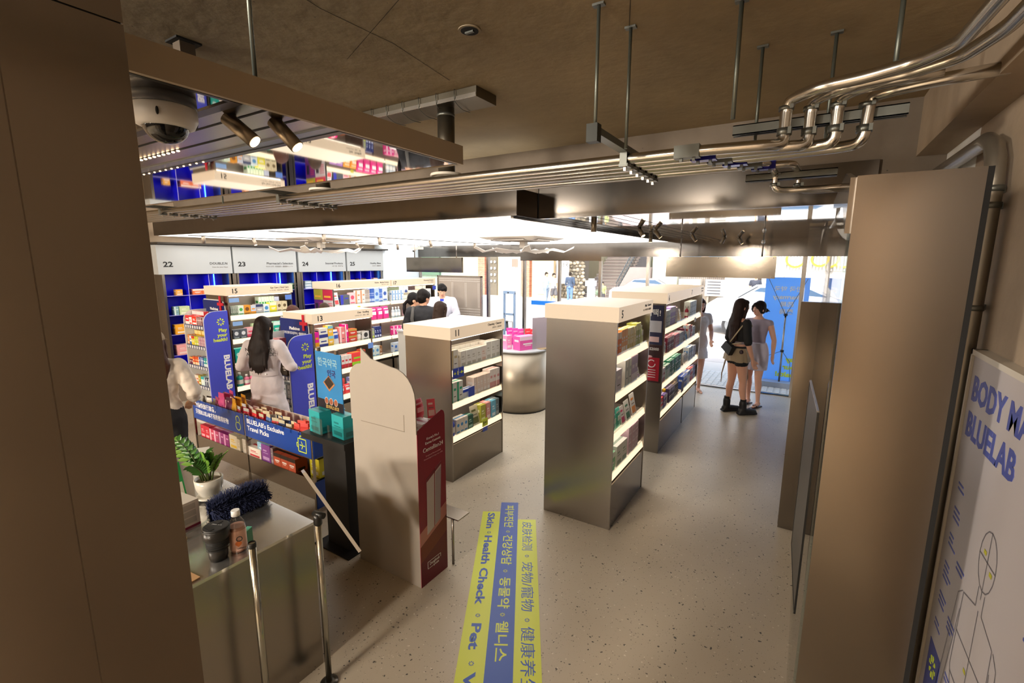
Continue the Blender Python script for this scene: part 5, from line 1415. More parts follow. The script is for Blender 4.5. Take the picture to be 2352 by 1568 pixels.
# ================================================================== floor stickers
d2 = Vector((-.5041807, .86359818, 0)); n2 = Vector((.86359818, .5041807, 0))
def fpt(n, s, z=0): return n2 * n + d2 * s + Vector((0, 0, z))
for lab, na, nb, s1, base, ink, words, sz, z in (
        ('yellow floor sticker with blue English lettering, the left strip', -.3615, -.2045, 3.868, FLIME, FBLUE, [('Skin', 3.845, .245), ('sun', 3.56, 0), ('Health Check', 3.50, .78), ('sun', 2.64, 0), ('Pet', 2.56, .2), ('sun', 2.28, 0), ('Wellness', 2.20, .62)], .082, .0008),
        ('yellow floor sticker with blue Chinese lettering, the right strip', -.050, .1055, 3.746, FLIME, FBLUE, [('皮肤检测', 3.71, .40), ('sun', 3.255, 0), ('宠物/寵物', 3.17, .50), ('sun', 2.61, 0), ('健康养生/健康養生', 2.54, .98)], .090, .0008),
        ('blue floor sticker with yellow Korean lettering, the middle strip', -.2055, -.0495, 4.031, FBLUE, FLIME, [('피부진단', 3.98, .36), ('sun', 3.575, 0), ('건강상담', 3.51, .38), ('sun', 3.075, 0), ('동물약', 2.99, .30), ('sun', 2.65, 0), ('웰니스', 2.58, .30)], .085, .0014)):
    t = thing('floor_sticker', lab, 'floor sticker')
    m = MB()
    q = [fpt(na, 1.35), fpt(nb, 1.35), fpt(nb, s1), fpt(na, s1)]
    m.add([p + Vector((0, 0, zz)) for zz in (.0002, z) for p in q], [(3, 2, 1, 0), (4, 5, 6, 7), (0, 1, 5, 4), (1, 2, 6, 5), (2, 3, 7, 6), (3, 0, 4, 7)], base)
    t = m.build('strip', t)
    mid = (na + nb) / 2
    dr_ = ((-d2.x, -d2.y, 0), (n2.x, n2.y, 0))
    for wd, s, ft in words:
        if wd == 'sun':
            p = fpt(mid, s - .02, z + .0002); m = MB(); sunmark(m, p, .016, dr_, ink, .0008); m.build('emblem', t)
        else:
            p = fpt(mid - sz * .34, s, z + .0002)
            text(wd, sz, p, dr_, ink, t, bold=.0026 if wd[0] < 'z' else (0 if '가' > wd[0] else .0012), fit=ft, depth=.0003)
# ================================================================== people
def remesh(mb, name, m, parent, voxel=.009, sm=4, disp=0.0):
    me = mb.mesh('tmp'); o = bpy.data.objects.new('tmp', me); COL.objects.link(o)
    r = o.modifiers.new('r', 'REMESH'); r.mode = 'VOXEL'; r.voxel_size = voxel; r.use_smooth_shade = True
    s = o.modifiers.new('s', 'SMOOTH'); s.iterations = sm; s.factor = .5
    if abs(disp) > 1e-6:
        tx = bpy.data.textures.get('fold') or bpy.data.textures.new('fold', 'CLOUDS'); tx.noise_scale = .09
        d = o.modifiers.new('d', 'DISPLACE'); d.texture = tx; d.strength = disp; d.mid_level = .5
    dg = bpy.context.evaluated_depsgraph_get()
    me2 = bpy.data.meshes.new_from_object(o.evaluated_get(dg)); me2.name = name
    bpy.data.objects.remove(o); bpy.data.meshes.remove(me)
    me2.materials.clear(); me2.materials.append(m)
    me2.polygons.foreach_set('use_smooth', [True] * len(me2.polygons))
    p = bpy.data.objects.new(name, me2); COL.objects.link(p); p.parent = parent
    return p
SK = None
def caps(mb, pts, rs, m=None, seg=12):
    """rounded tapered limb through points"""
    m = m or SK
    P = [Vector(p) for p in pts]
    mb.tube(P, rs, m, seg)
    for p, r in zip(P, rs):
        mb.ell(p, (r * .99,) * 3, m, seg, 6)
def oval(mb, rings, m=None, seg=20):
    """rings: (z, rx, ry, cx, cy)"""
    m = m or SK
    mb.ring([[Vector((r[3] + r[1] * math.cos(2 * PI * k / seg), r[4] + r[2] * math.sin(2 * PI * k / seg), r[0])) for k in range(seg)] for r in rings], m)
TORSO = [(.80, .150, .105, 0, -.01), (.87, .165, .115, 0, -.012), (.94, .158, .108, 0, -.008), (1.03, .124, .088, 0, .0), (1.10, .125, .090, 0, .003), (1.20, .145, .105, 0, .008), (1.28, .158, .100, 0, .0), (1.345, .150, .078, 0, -.008), (1.385, .090, .062, 0, -.012), (1.42, .055, .052, 0, -.010)]
def person(label, x, y, H, yaw, skin='e2b08e', hair='short', hcol='1d1714', head=(0, 0), male=False, arms=None, legs=None, clothes=(), lean=0.0, shoes='1a1a1a', shoe='shoe', group=None, z=0.0, voxel=.009, extra=None, lip='b8605a'):
    global SK
    SK = mat('skin ' + skin, skin, .5)
    s = H / 1.65
    t = thing('person', label, 'person', (x, y, z), yaw, group)
    t.scale = (s, s, s)
    arms = arms or {}; legs = legs or {}
    w = 1.10 if male else 1.0
    # joints
    sh = {k: Vector((sx * .168 * w, -.01, 1.335)) for k, sx in (('L', -1), ('R', 1))}
    el = {k: Vector(arms.get(k, ((sx * .225, -.03, 1.08), (sx * .235, .03, .86)))[0]) for k, sx in (('L', -1), ('R', 1))}
    wr = {k: Vector(arms.get(k, ((sx * .225, -.03, 1.08), (sx * .235, .03, .86)))[1]) for k, sx in (('L', -1), ('R', 1))}
    hp = {k: Vector((sx * .083, 0, .86)) for k, sx in (('L', -1), ('R', 1))}
    kn = {k: Vector(legs.get(k, ((sx * .085, .02, .47), (sx * .085, -.02, .085)))[0]) for k, sx in (('L', -1), ('R', 1))}
    an = {k: Vector(legs.get(k, ((sx * .085, .02, .47), (sx * .085, -.02, .085)))[1]) for k, sx in (('L', -1), ('R', 1))}
    LM = Matrix.Translation((0, 0, .86)) @ Matrix.Rotation(-lean, 4, 'X') @ Matrix.Translation((0, 0, -.86)) if lean else None
    LI = (lambda p: LM @ Vector(p)) if lean else (lambda p: Vector(p))
    b = MB()
    b.M = LM
    oval(b, [(r[0], r[1] * w * .97, r[2] * .97, r[3], r[4]) for r in TORSO])
    caps(b, [(0, -.012, 1.37), (0, .0, 1.47)], [.052 * w, .046 * w])
    for k in 'LR':
        sx = -1 if k == 'L' else 1
        caps(b, [(0, -.012, 1.375), (sx * .09, -.012, 1.352), sh[k]], [.046 * w, .044 * w, .045 * w])
        caps(b, [sh[k], sh[k].lerp(el[k], .5), el[k]], [.047 * w, .043 * w, .036 * w])
        mid = el[k].lerp(wr[k], .35)
        caps(b, [el[k], mid, wr[k]], [.036 * w, .036 * w, .023 * w])
        # hand: palm, four curled fingers, thumb from the palm's side
        d = (wr[k] - el[k]).normalized()
        side = Vector((0, 1, 0)) if abs(d.y) < .75 else Vector((1, 0, 0))
        side = (side - d * side.dot(d)).normalized(); nn = d.cross(side).normalized() * -sx
        pc = wr[k] + d * .045
        caps(b, [wr[k] + d * .01, pc - side * .012, wr[k] + d * .08 - side * .018], [.021, .022, .016])
        caps(b, [wr[k] + d * .01, pc + side * .012, wr[k] + d * .08 + side * .018], [.021, .022, .016])
        for j, ln in enumerate((.062, .072, .068, .052)):
            r0 = wr[k] + d * .085 + side * (.027 - j * .018)
            c1 = r0 + d * ln * .5 - nn * .006; c2 = r0 + d * ln * .85 - nn * .024
            caps(b, [r0 - d * .01, c1, c2], [.0085, .008, .007], seg=8)
        r0 = wr[k] + d * .03 + side * .026
        caps(b, [r0, r0 + d * .03 + side * .022 - nn * .008, r0 + d * .055 + side * .026 - nn * .018], [.011, .0095, .008], seg=8)
    b.M = None
    for k in 'LR':
        caps(b, [hp[k], hp[k].lerp(kn[k], .4), kn[k]], [.088, .078, .052])
        calf = kn[k].lerp(an[k], .3) + Vector((0, -.012, 0))
        caps(b, [kn[k], calf, kn[k].lerp(an[k], .75), an[k]], [.050, .050, .034, .029])
        f = an[k]
        caps(b, [f + Vector((0, -.035, -.05)), f + Vector((0, .03, -.055)), f + Vector((0, .12, -.068)), f + Vector((0, .165, -.072))], [.030, .032, .022, .014])
        caps(b, [f, f + Vector((0, 0, -.04))], [.030, .032])
    # head
    hy, hpit = head
    HM = (LM or Matrix.Identity(4)) @ Matrix.Translation((0, .0, 1.48)) @ Matrix.Rotation(hy, 4, 'Z') @ Matrix.Rotation(-hpit, 4, 'X')
    b.M = HM
    b.ell((0, .008, .075), (.073, .090, .098), SK, 20, 14)
    b.ell((0, .040, .012), (.052, .050, .048), SK, 16, 10)
    b.ell((0, .062, -.012), (.026, .024, .022), SK, 12, 8)
    b.ell((0, .050, .045), (.060, .044, .040), SK, 16, 8)
    caps(b, [(0, .092, .062), (0, .104, .036)], [.008, .012], seg=8)
    for sx in (-1, 1):
        b.ell((sx * .074, .0, .045), (.009, .018, .028), SK, 10, 8)
    b.M = None
    remesh(b, 'body', SK, t, voxel, 3)
    # face details
    fe = MB(); fe.M = HM
    eye = mat('eye dark', '1c1410', .2); wht = mat('eye white', 'e8e4e0', .3)
    for sx in (-1, 1):
        fe.ell((sx * .030, .0895, .060), (.0125, .006, .0055), wht, 10, 6)
        fe.ell((sx * .030, .0935, .060), (.0055, .004, .0052), eye, 8, 6)
        fe.add([(sx * .014, .0975, .080), (sx * .045, .0870, .079), (sx * .047, .0860, .074), (sx * .014, .0965, .074)], [(0, 1, 2, 3)], mat('brow', '2c211c', .8))
    fe.build('eyes', t)
    lp = MB(); lp.M = HM
    lp.ell((0, .0885, .010), (.021, .007, .006), mat('lips ' + lip, lip, .4), 12, 6)
    lp.build('lips', t)
    # hair
    hm = mat('hair ' + hcol, hcol, .6, noise=.4, scale=60, stretch=(1, 1, .1), bump=.2)
    hm.node_tree.nodes['Principled BSDF'].inputs['Specular IOR Level'].default_value = .2
    h = MB(); h.M = HM
    h.ell((0, -.010, .092), (.083, .100, .095), hm, 24, 12, -.25, 1)
    h.ell((0, -.035, .055), (.079, .078, .085), hm, 20, 10)
    if hair == 'short':
        for a in (-.05, -.025, 0, .025, .05):
            h.ell((a, .082 - abs(a) * .55, .116 - (.012 if a > 0 else 0)), (.024, .020, .032), hm, 10, 6)
        h.ell((.068, .01, .085), (.016, .035, .045), hm, 10, 6); h.ell((-.068, .01, .085), (.016, .035, .045), hm, 10, 6)
    elif hair in ('ponytail', 'bun'):
        h.ell((0, .045, .125), (.066, .050, .045), hm, 14, 8)
        if hair == 'ponytail':
            caps(h, [(0, -.11, .04), (0, -.15, -.02), (.01, -.15, -.14), (0, -.13, -.26)], [.022, .030, .026, .008], hm)
        else:
            h.ell((0, -.125, .02), (.034, .036, .034), hm, 12, 8)
            for k in range(5):
                caps(h, [(0, -.13, .02), (.02 * (k - 2), -.175, .04 - .02 * abs(k - 2))], [.010, .004], hm, 6)
        for sx in (-1, 1): h.ell((sx * .064, .050, .080), (.016, .026, .050), hm, 10, 6)
        if hair == 'bun':
            caps(h, [(-.005, .086, .140), (.035, .092, .105), (.066, .066, .060), (.074, .045, .005)], [.018, .020, .018, .008], hm, 8)
            caps(h, [(.0, .086, .140), (-.035, .090, .112), (-.066, .064, .070), (-.076, .042, .0)], [.018, .018, .018, .008], hm, 8)
            h.ell((0, -.01, .06), (.085, .075, .085), hm, 16, 10)
    elif hair in ('long', 'bob', 'midlong'):
        L = {'long': .44, 'bob': .14, 'midlong': .30}[hair]
        h.ell((0, .04, .125), (.070, .054, .045), hm, 14, 8)
        rg = [(.10, .083, .075, 0, -.03), (.03, .088, .070, 0, -.045), (-.04, .097, .062, 0, -.06), (-L * .4, .122, .052, 0, -.085), (-L * .8, .092, .036, .0, -.09), (-L, .035, .02, .005, -.09)]
        if hair == 'bob': rg = [(.10, .083, .075, 0, -.03), (.03, .088, .075, 0, -.035), (-.05, .09, .07, 0, -.045), (-L, .082, .06, 0, -.05)]
        oval(h, rg, hm)
        for sx in (-1, 1):
            caps(h, [(sx * .070, .035, .10), (sx * .080, .02, .02), (sx * .085, .0, -.06), (sx * .082, -.02, -.10 if hair == 'bob' else -.16)], [.020, .020, .022, .012], hm, 8)
        if hair == 'long':
            for k in range(7):
                a = (k - 3) * .026
                caps(h, [(a, -.10, -L * .5), (a * 1.1, -.10, -L * .8), (a * 1.25, -.095, -L * (.98 - abs(k - 3) * .05) - .03)], [.026, .020, .006], hm, 8)
    remesh(h, 'hair', hm, t, .007, 1, .024 if hair == 'short' else .014)
    # clothes
    for c in clothes:
        kind, col = c[0], c[1]; o_ = dict(c[2]) if len(c) > 2 else {}
        cm_ = mat('cloth ' + col, col, o_.get('rough', .8), noise=.06, scale=30)
        g = MB(); g.M = LM; e = o_.get('ease', .012)
        nm = kind
        if kind in ('shirt', 'coat', 'dress', 'top'):
            hem = o_.get('hem', .90)
            rings = []
            zs = [r for r in TORSO if r[0] >= hem - .001 and r[0] < 1.41]
            if hem < .80:
                fl = o_.get('flare', .03)
                rings = [(hem, .165 + fl, .125 + fl, 0, -.01), ((hem + .80) / 2, .166 + fl * .5, .12 + fl * .5, 0, -.01)]
            elif zs and zs[0][0] > hem + .01:
                r0 = [r for r in TORSO if r[0] < hem][-1]; r1 = zs[0]; f_ = (hem - r0[0]) / (r1[0] - r0[0])
                rings = [tuple(r0[i] + (r1[i] - r0[i]) * f_ for i in range(5))]
            oval(g, [(r[0], (r[1] + e) * w if r[0] > .8 else r[1] + e, r[2] + e, r[3], r[4]) for r in rings + zs if r[0] < o_.get('neck', 1.395)], cm_)
            sl_ = o_.get('sleeve', .5)
            for k in 'LR':
                if sl_ <= 0: continue
                re = e * .9
                sx = -1 if k == 'L' else 1
                if o_.get('neck', 1.395) >= 1.37: caps(g, [(sx * .06, -.012, 1.355), (sx * .11, -.012, 1.345), sh[k]], [.044 * w + re, .045 * w + re, .046 * w + re], cm_)
                if sl_ <= 1:
                    caps(g, [sh[k], sh[k].lerp(el[k], sl_)], [.048 * w + re, .046 * w + re], cm_)
                else:
                    caps(g, [sh[k], sh[k].lerp(el[k], .5), el[k], el[k].lerp(wr[k], sl_ - 1)], [.048 * w + re, .046 * w + re, .042 * w + re, .034 * w + re + o_.get('cuff', 0)], cm_)
            if o_.get('collar'):
                g.lathe([(.066, 1.375), (.058, 1.43)], (0, -.01, 0), cm_, 16)
        elif kind in ('skirt', 'shorts', 'pants'):
            g.M = None
            top = o_.get('top', 1.0); bot = o_.get('bot', .60)
            fl = o_.get('flare', 0)
            if kind == 'skirt':
                oval(g, [(bot, .160 + fl + e, .120 + fl + e, 0, -.008), ((bot + .86) / 2, .168 + fl * .5 + e, .122 + fl * .5 + e, 0, -.010), (.87, .166 + e, .117 + e, 0, -.012), (.94, .158 + e, .108 + e, 0, -.008), (top, .130 + e, .095 + e, 0, 0)], cm_)
            else:
                oval(g, [(.80, .150 + e, .108 + e, 0, -.01), (.87, .165 + e, .117 + e, 0, -.012), (.94, .158 + e, .108 + e, 0, -.008), (top, .130 + e, .095 + e, 0, 0)], cm_)
                for k in 'LR':
                    if kind == 'shorts':
                        caps(g, [hp[k], hp[k].lerp(kn[k], o_.get('len', .3))], [.092 + e, .086 + e], cm_)
                    else:
                        caps(g, [hp[k], hp[k].lerp(kn[k], .5), kn[k], kn[k].lerp(an[k], .5), an[k] + Vector((0, 0, .03))], [.092 + e, .080 + e, .062 + e, .056 + e, .048 + e], cm_)
        remesh(g, nm, cm_, t, .011, o_.get('sm', 4), o_.get('fold', .012))
    # shoes
    sm_ = mat('shoe ' + shoes, shoes, .5)
    for k in 'LR':
        f = an[k]; g = MB()
        if shoe in ('shoe', 'boot'):
            caps(g, [f + Vector((0, -.04, -.045)), f + Vector((0, .03, -.045)), f + Vector((0, .11, -.052)), f + Vector((0, .165, -.054))], [.044, .046, .042, .036], sm_)
            if shoe == 'boot':
                caps(g, [f + Vector((0, -.01, -.03)), f + Vector((0, -.012, .075))], [.050, .052], sm_)
                g.box(f + Vector((-.046, -.082, -.095)), f + Vector((.046, .195, -.066)), sm_)
            else:
                g.box(f + Vector((-.038, -.075, -.085)), f + Vector((.038, .20, -.068)), sm_)
            remesh(g, 'boot' if shoe == 'boot' else 'shoe', sm_, t, .010, 3)
            if shoe == 'boot':
                MB().tube([f + Vector((0, -.012, .06)), f + Vector((0, -.012, .13))], .042, mat('black sock', '18181a', .9), 14).build('sock', t)
        else:
            g.box(f + Vector((-.042, -.075, -.0995)), f + Vector((.042, .195, -.086)), sm_)
            g.tube([f + Vector((-.038, .06, -.088)), f + Vector((-.01, .10, -.044)), f + Vector((.005, .14, -.05))], .006, sm_, 6)
            g.tube([f + Vector((.038, .06, -.088)), f + Vector((.02, .10, -.046)), f + Vector((.005, .14, -.05))], .006, sm_, 6)
            g.build('sandal', t)
    if extra: extra(t, LM)
    return t

def yaw_to(dx, dy):
    return math.atan2(-dx, dy)

# lab coat woman seen from behind between the racks
def coat_extra(t, LM):
    cm_ = mat('cloth coat belt', 'c2b9bc', .8)
    m = MB()
    n = 16
    vs = []
    for i in range(n + 1):
        a = PI * (1.13 + .74 * i / n)
        for z in (1.015, 1.065):
            vs.append(((.176) * math.cos(a), (.142) * math.sin(a) + .0, z))
    m.add(vs, [(2 * i, 2 * i + 2, 2 * i + 3, 2 * i + 1) for i in range(n)], cm_, True)
    for a in (1.32, 1.62):
        m.ell((.178 * math.cos(PI * a), .144 * math.sin(PI * a), 1.04), (.010, .005, .010), WHITE, 10, 6)
    m.build('belt', t)
    text('NOT JUST', .05, (-.145, -.126, 1.295), '-Y', INK, t, bold=.001)
    text('A PHARMACY', .05, (-.135, -.128, 1.245), '-Y', INK, t, bold=.001)
    m = MB(); sunmark(m, (.115, -.122, 1.30), .036, '-Y', INK); m.build('emblem', t)
person('person in a white lab coat with long dark hair, seen from behind at the racks', -4.90, 2.82, 1.60, yaw_to(-.55, .95), hair='long', hcol='1c1310',
       clothes=[('pants', '3a3438', dict(ease=-.006, fold=0)), ('coat', 'cfc6c9', dict(hem=.50, flare=.05, sleeve=1.75, ease=.022, collar=True, fold=.02))],
       arms={'L': ((-.275, -.02, 1.10), (-.20, .20, 1.06)), 'R': ((.285, .0, 1.10), (.20, .21, 1.04))}, legs=None, head=(.0, .15), extra=coat_extra)
# woman with cap at far left
def cap_extra(t, LM):
    cm_ = mat('cap canvas', 'a8957c', .85, noise=.15, scale=40)
    m = MB(); m.M = Matrix.Translation((0, 0, 1.48)) @ Matrix.Rotation(.2, 4, 'Z')
    m.ell((0, -.008, .10), (.094, .112, .100), cm_, 22, 8, 0, 1)
    m.ring([[Vector((r * .094 * math.cos(a * PI / 10), .112 * r * math.sin(a * PI / 10) + (r - 1) * .2, .10 - (r - 1) * .06)) for a in range(0, 11)] for r in (1, 1.35)], cm_, closed=False, caps=False)
    m.build('cap', t)
person('person in a cream eyelet blouse, black trousers and canvas cap beside the left pillar', -4.67, 1.72, 1.60, yaw_to(-.8, .4), hair='midlong', hcol='4c3024',
       clothes=[('pants', '17161a', dict(ease=.02)), ('shirt', 'd8cbbd', dict(hem=.94, sleeve=1.35, ease=.02, cuff=.012, fold=.03, neck=1.40))], arms={'L': ((-.26, -.03, 1.08), (-.22, .14, .98)), 'R': ((.27, -.05, 1.08), (.22, .12, .96))}, extra=cap_extra)
# two women by the entrance
def bag_extra(t, LM):
    k = mat('black shoulder bag', '15161a', .4)
    m = MB(); m.M = Matrix.Translation((.03, -.17, .985)) @ Matrix.Rotation(.25, 4, 'Y')
    m.prism([(-.13, -.06), (.09, -.09), (.13, .05), (-.05, .07)], -.03, .03, k, Matrix(((1, 0, 0, 0), (0, 0, -1, 0), (0, 1, 0, 0), (0, 0, 0, 1))))
    m.build('bag_pouch', t)
    MB().tube([(.03, -.15, 1.05), (.12, -.11, 1.2), (.18, -.02, 1.385), (.15, .08, 1.30), (.12, .0, 1.06), (.08, -.15, 1.03)], .009, C('c8b898', .6), 8).build('bag_strap', t)
    MB().ell((.16, -.05, .93), (.03, .03, .035), C('3a2c34'), 10, 6).ell((.15, -.02, .88), (.02, .02, .022), C('e8e0d8'), 10, 6).build('bag_charm', t)
    w = mat('sheer beige frill', 'a8967c', .8, trans=.2)
    m = MB(); n = 40
    rg = []
    for z, r in ((.98, 1.0), (.92, 1.10), (.85, 1.22), (.79, 1.26)):
        rg.append([Vector(((.168 * r + .012 * math.sin(k * 1.7) * (1.0 - z) * 6) * math.cos(2 * PI * k / n), (.125 * r + .010 * math.cos(k * 2.1) * (1.0 - z) * 6) * math.sin(2 * PI * k / n) - .01, z - .03 * math.sin(k * .9) * (r - 1))) for k in range(n)])
    m.ring(rg, w, caps=False); m.build('frill_skirt', t)
    MB().tube([(-.05, .15, .90), (-.08, .20, .70), (-.06, .22, .50), (-.10, .22, .42)], .016, w, 6, .006).tube([(-.15, -.08, .80), (-.20, -.10, .55), (-.17, -.12, .42)], .012, w, 6, .004).build('ribbon', t)
person('person with very long dark hair, black top, frilled shorts and boots by the entrance', -.75, 7.40, 1.68, yaw_to(.80, .62), hair='long', hcol='2a1c1a', head=(0, 0), skin='d8a48c',
       clothes=[('shorts', '16161a', dict(len=.22)), ('top', '17171a', dict(hem=1.06, sleeve=1.05, neck=1.36)), ('shirt', '807680', dict(hem=1.02, sleeve=0, ease=.008, neck=1.33))], shoe='boot', shoes='1c1b1e',
       arms={'L': ((-.235, -.02, 1.07), (-.25, .06, .84)), 'R': ((.235, -.01, 1.07), (.245, .07, .84))},
       legs={'L': ((-.085, -.01, .48), (-.09, -.04, .10)), 'R': ((.085, .06, .48), (.09, .10, .10))}, extra=bag_extra, voxel=.008)
person('person in a pale lilac top and white miniskirt, hair in a bun, at the entrance', -.56, 7.93, 1.62, yaw_to(-.35, -.94), hair='bun', hcol='211815', head=(-.35, .08), skin='e0ac96',
       clothes=[('skirt', 'cfc8d8', dict(top=1.03, bot=.60, ease=.020, flare=.0)), ('top', 'a498a8', dict(hem=1.0, sleeve=.10, ease=.004, neck=1.40, fold=.004))], shoe='sandal', shoes='3a2420',
       arms={'L': ((-.245, -.02, 1.08), (-.245, -.02, .86)), 'R': ((.26, -.03, 1.08), (.275, .0, .86))}, legs={'L': ((-.085, .03, .47), (-.09, -.02, .10)), 'R': ((.085, -.02, .47), (.10, -.10, .10))}, voxel=.008)
# woman half hidden at the end of unit 7
person('person in a white dress and sandals half hidden behind the entrance-end shelf unit', -1.48, 8.32, 1.60, yaw_to(.55, -.85), hair='long', hcol='4a2f28', head=(.2, .1), skin='e0ac96',
       clothes=[('dress', 'dcd6d8', dict(hem=.62, flare=.02, sleeve=.35, ease=.02, fold=.02, neck=1.38))], shoe='sandal', shoes='b89c8c',
       arms={'L': ((-.235, .0, 1.08), (-.17, .16, .95)), 'R': ((.23, .0, 1.08), (.20, .10, .86))})
# group at the pharmacist's desk
def strap_extra(t, LM):
    MB().tube([(-.10, -.13, 1.05), (-.125, -.125, 1.25), (-.125, -.06, 1.405), (-.11, .06, 1.36), (-.05, .13, 1.2)], .026, mat('grey strap', '55524f', .8), 8).build('bag_strap', t)
    m = MB(); m.box((-.33, .10, .72), (-.13, .16, 1.0), C('b8a890')); m.build('tote_bag', t)
person('person in a black shirt with a grey bag strap, seen from behind at the desk', -4.92, 5.35, 1.77, yaw_to(-.35, .94), male=True, hair='short', hcol='17110f', head=(-.45, .12), skin='d8a080',
       clothes=[('pants', '1c1c20'), ('shirt', '26262a', dict(hem=.86, sleeve=.85, ease=.03, collar=True, fold=.02))], arms={'L': ((-.27, -.01, 1.08), (-.24, .22, 1.02)), 'R': ((.25, .0, 1.08), (.18, .2, 1.06))}, extra=strap_extra)
person('person with a low black ponytail and black tee, face turned right at the desk', -5.45, 5.70, 1.68, yaw_to(.25, .97), hair='ponytail', hcol='141011', head=(-.65, .05), skin='dca98a',
       clothes=[('pants', '222226'), ('shirt', '202024', dict(hem=.86, sleeve=.6, ease=.02))], arms={'L': ((-.24, .02, 1.08), (-.22, .22, 1.05)), 'R': ((.24, .0, 1.08), (.2, .15, .95))})
person('person with straight brown bobbed hair seen from behind at the desk', -4.36, 5.08, 1.63, yaw_to(-.35, .94), hair='bob', hcol='32241c', head=(-.4, .1), skin='dcae92',
       clothes=[('pants', '2c2c30'), ('shirt', '3c3030', dict(hem=.86, sleeve=.6, ease=.02))])
def pharm_extra(t, LM):
    m = MB(); m.box((-.04, .122, 1.14), (.04, .126, 1.36), C('2440c8')); m.build('blue_shirt', t)
    B((.07, .125, 1.16), (.13, .13, 1.18), INK).build('chest_print', t)
    c = mat('cloth coat lapel', 'd8d8e2', .8)
    m = MB()
    for s in (-1, 1):
        m.add([(s * .035, .126, 1.40), (s * .10, .120, 1.36), (s * .06, .132, 1.22), (s * .02, .130, 1.14)], [(0, 1, 2, 3)], c)
    m.build('lapel', t)
person('person in a white coat over a blue shirt facing the customers at the desk', -6.02, 7.10, 1.77, yaw_to(.55, -.83), male=True, hair='short', hcol='141011', head=(.1, .38), skin='e4b494',
       clothes=[('pants', '2c2c34'), ('shirt', '2440c8', dict(hem=.9, sleeve=.3, ease=.008, neck=1.40)), ('coat', 'cfd0dc', dict(hem=.60, flare=.02, sleeve=1.8, ease=.026, fold=.015, neck=1.38))],
       arms={'L': ((-.26, .06, 1.10), (-.16, .26, 1.08)), 'R': ((.26, .06, 1.10), (.16, .26, 1.08))}, lean=.10, extra=pharm_extra)
# heads above the shelves
person('person with reddish brown short hair in the aisle, only head and shoulder visible', -6.02, 3.90, 1.58, yaw_to(-.25, .95), hair='bob', hcol='4c2f26', head=(.35, .25), skin='dcae92', clothes=[('pants', '3c3c40'), ('shirt', '3a3636', dict(hem=.86, sleeve=.6))])
person('person with dark brown hair behind the diet unit, only the top of the head visible', -6.02, 4.42, 1.575, yaw_to(-.6, .7), hair='bob', hcol='3a2a20', head=(.3, .3), skin='dcae92', clothes=[('pants', '3c3c40'), ('shirt', '5a5450', dict(hem=.86, sleeve=.6))])
# ================================================================== ceiling fittings of the shop
CW = mat('fitting white', 'd8cfc4', .45)
def cassette(label, x, y):
    t = thing('ceiling_air_conditioner', label, 'air conditioner', (x, y, 2.556))
    m = MB(); s = .475
    m.ring([[Vector((sx * s * k, sy * s * k, z)) for sx, sy in ((-1, -1), (1, -1), (1, 1), (-1, 1))] for k, z in ((1, 0), (1, -.012), (.80, -.045), (.45, -.055))], CW, smooth=False)
    m.build('casing', t)
    for a in range(4):
        r = Matrix.Rotation(a * PI / 2, 4, 'Z'); m = MB(); m.M = r
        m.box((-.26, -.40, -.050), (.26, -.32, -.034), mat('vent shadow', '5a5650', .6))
        m.box((-.255, -.405, -.056), (.255, -.365, -.046), CW)
        m.build('vent_flap', t)
    m = MB().box((-.20, -.20, -.060), (.20, .20, -.054), mat('intake grille', 'b8b0a6', .5))
    for k in range(8): m.box((-.19, -.18 + k * .05, -.062), (.19, -.165 + k * .05, -.060), mat('grille slot', '8a847c', .6))
    m.build('intake_grille', t)
    f = thing('folded_blade_fan', 'white ceiling fan with folded blades hung under the air conditioner, ' + label.split(',')[-1].strip(), 'fan', (x + .02, y, 0))
    B((-.045, -.045, 2.40), (.045, .045, 2.494), CW).build('motor_box', f)
    MB().tube([(0, 0, 2.35), (0, 0, 2.40)], .02, CW, 12).build('shaft', f)
    BL = mat('fan blade', 'ece6de', .5)
    for k in range(5):
        a = 2 * PI * k / 5 + .3
        m = MB(); m.M = Matrix.Translation((0, 0, 2.345)) @ Matrix.Rotation(a, 4, 'Z')
        secs = [(.03, -.03, .03, 0, .010), (.25, -.075, .05, -.03, .02), (.45, -.09, .06, .01, .045), (.62, -.085, .05, -.02, .0), (.76, -.05, .02, .045, .07)]
        rg = []
        for xx, ya, yb, za, zb in secs:
            rg.append([Vector((xx, ya, za)), Vector((xx, yb, zb)), Vector((xx, yb, zb + .006)), Vector((xx, ya, za + .006))])
        m.ring(rg, BL, smooth=False); m.build('blade', f)
cassette('square ceiling air conditioner in the white ceiling, nearer the street windows', -3.68, 6.2)
cassette('square ceiling air conditioner in the white ceiling, nearer the wall cabinets', -6.75, 4.95)
for lab, x in (('long dark lighting track in the white ceiling, middle one', -5.6), ('long dark lighting track in the white ceiling by the wall cabinets', -7.6)):
    tag(B((x - .012, 3.4, 2.545), (x + .012, 8.6, 2.556), mat('track grey', '4a4440', .5)).build('lighting_track'), lab, 'lighting track')
WB = mat('pale spot body', 'a89a8a', .4, .5)
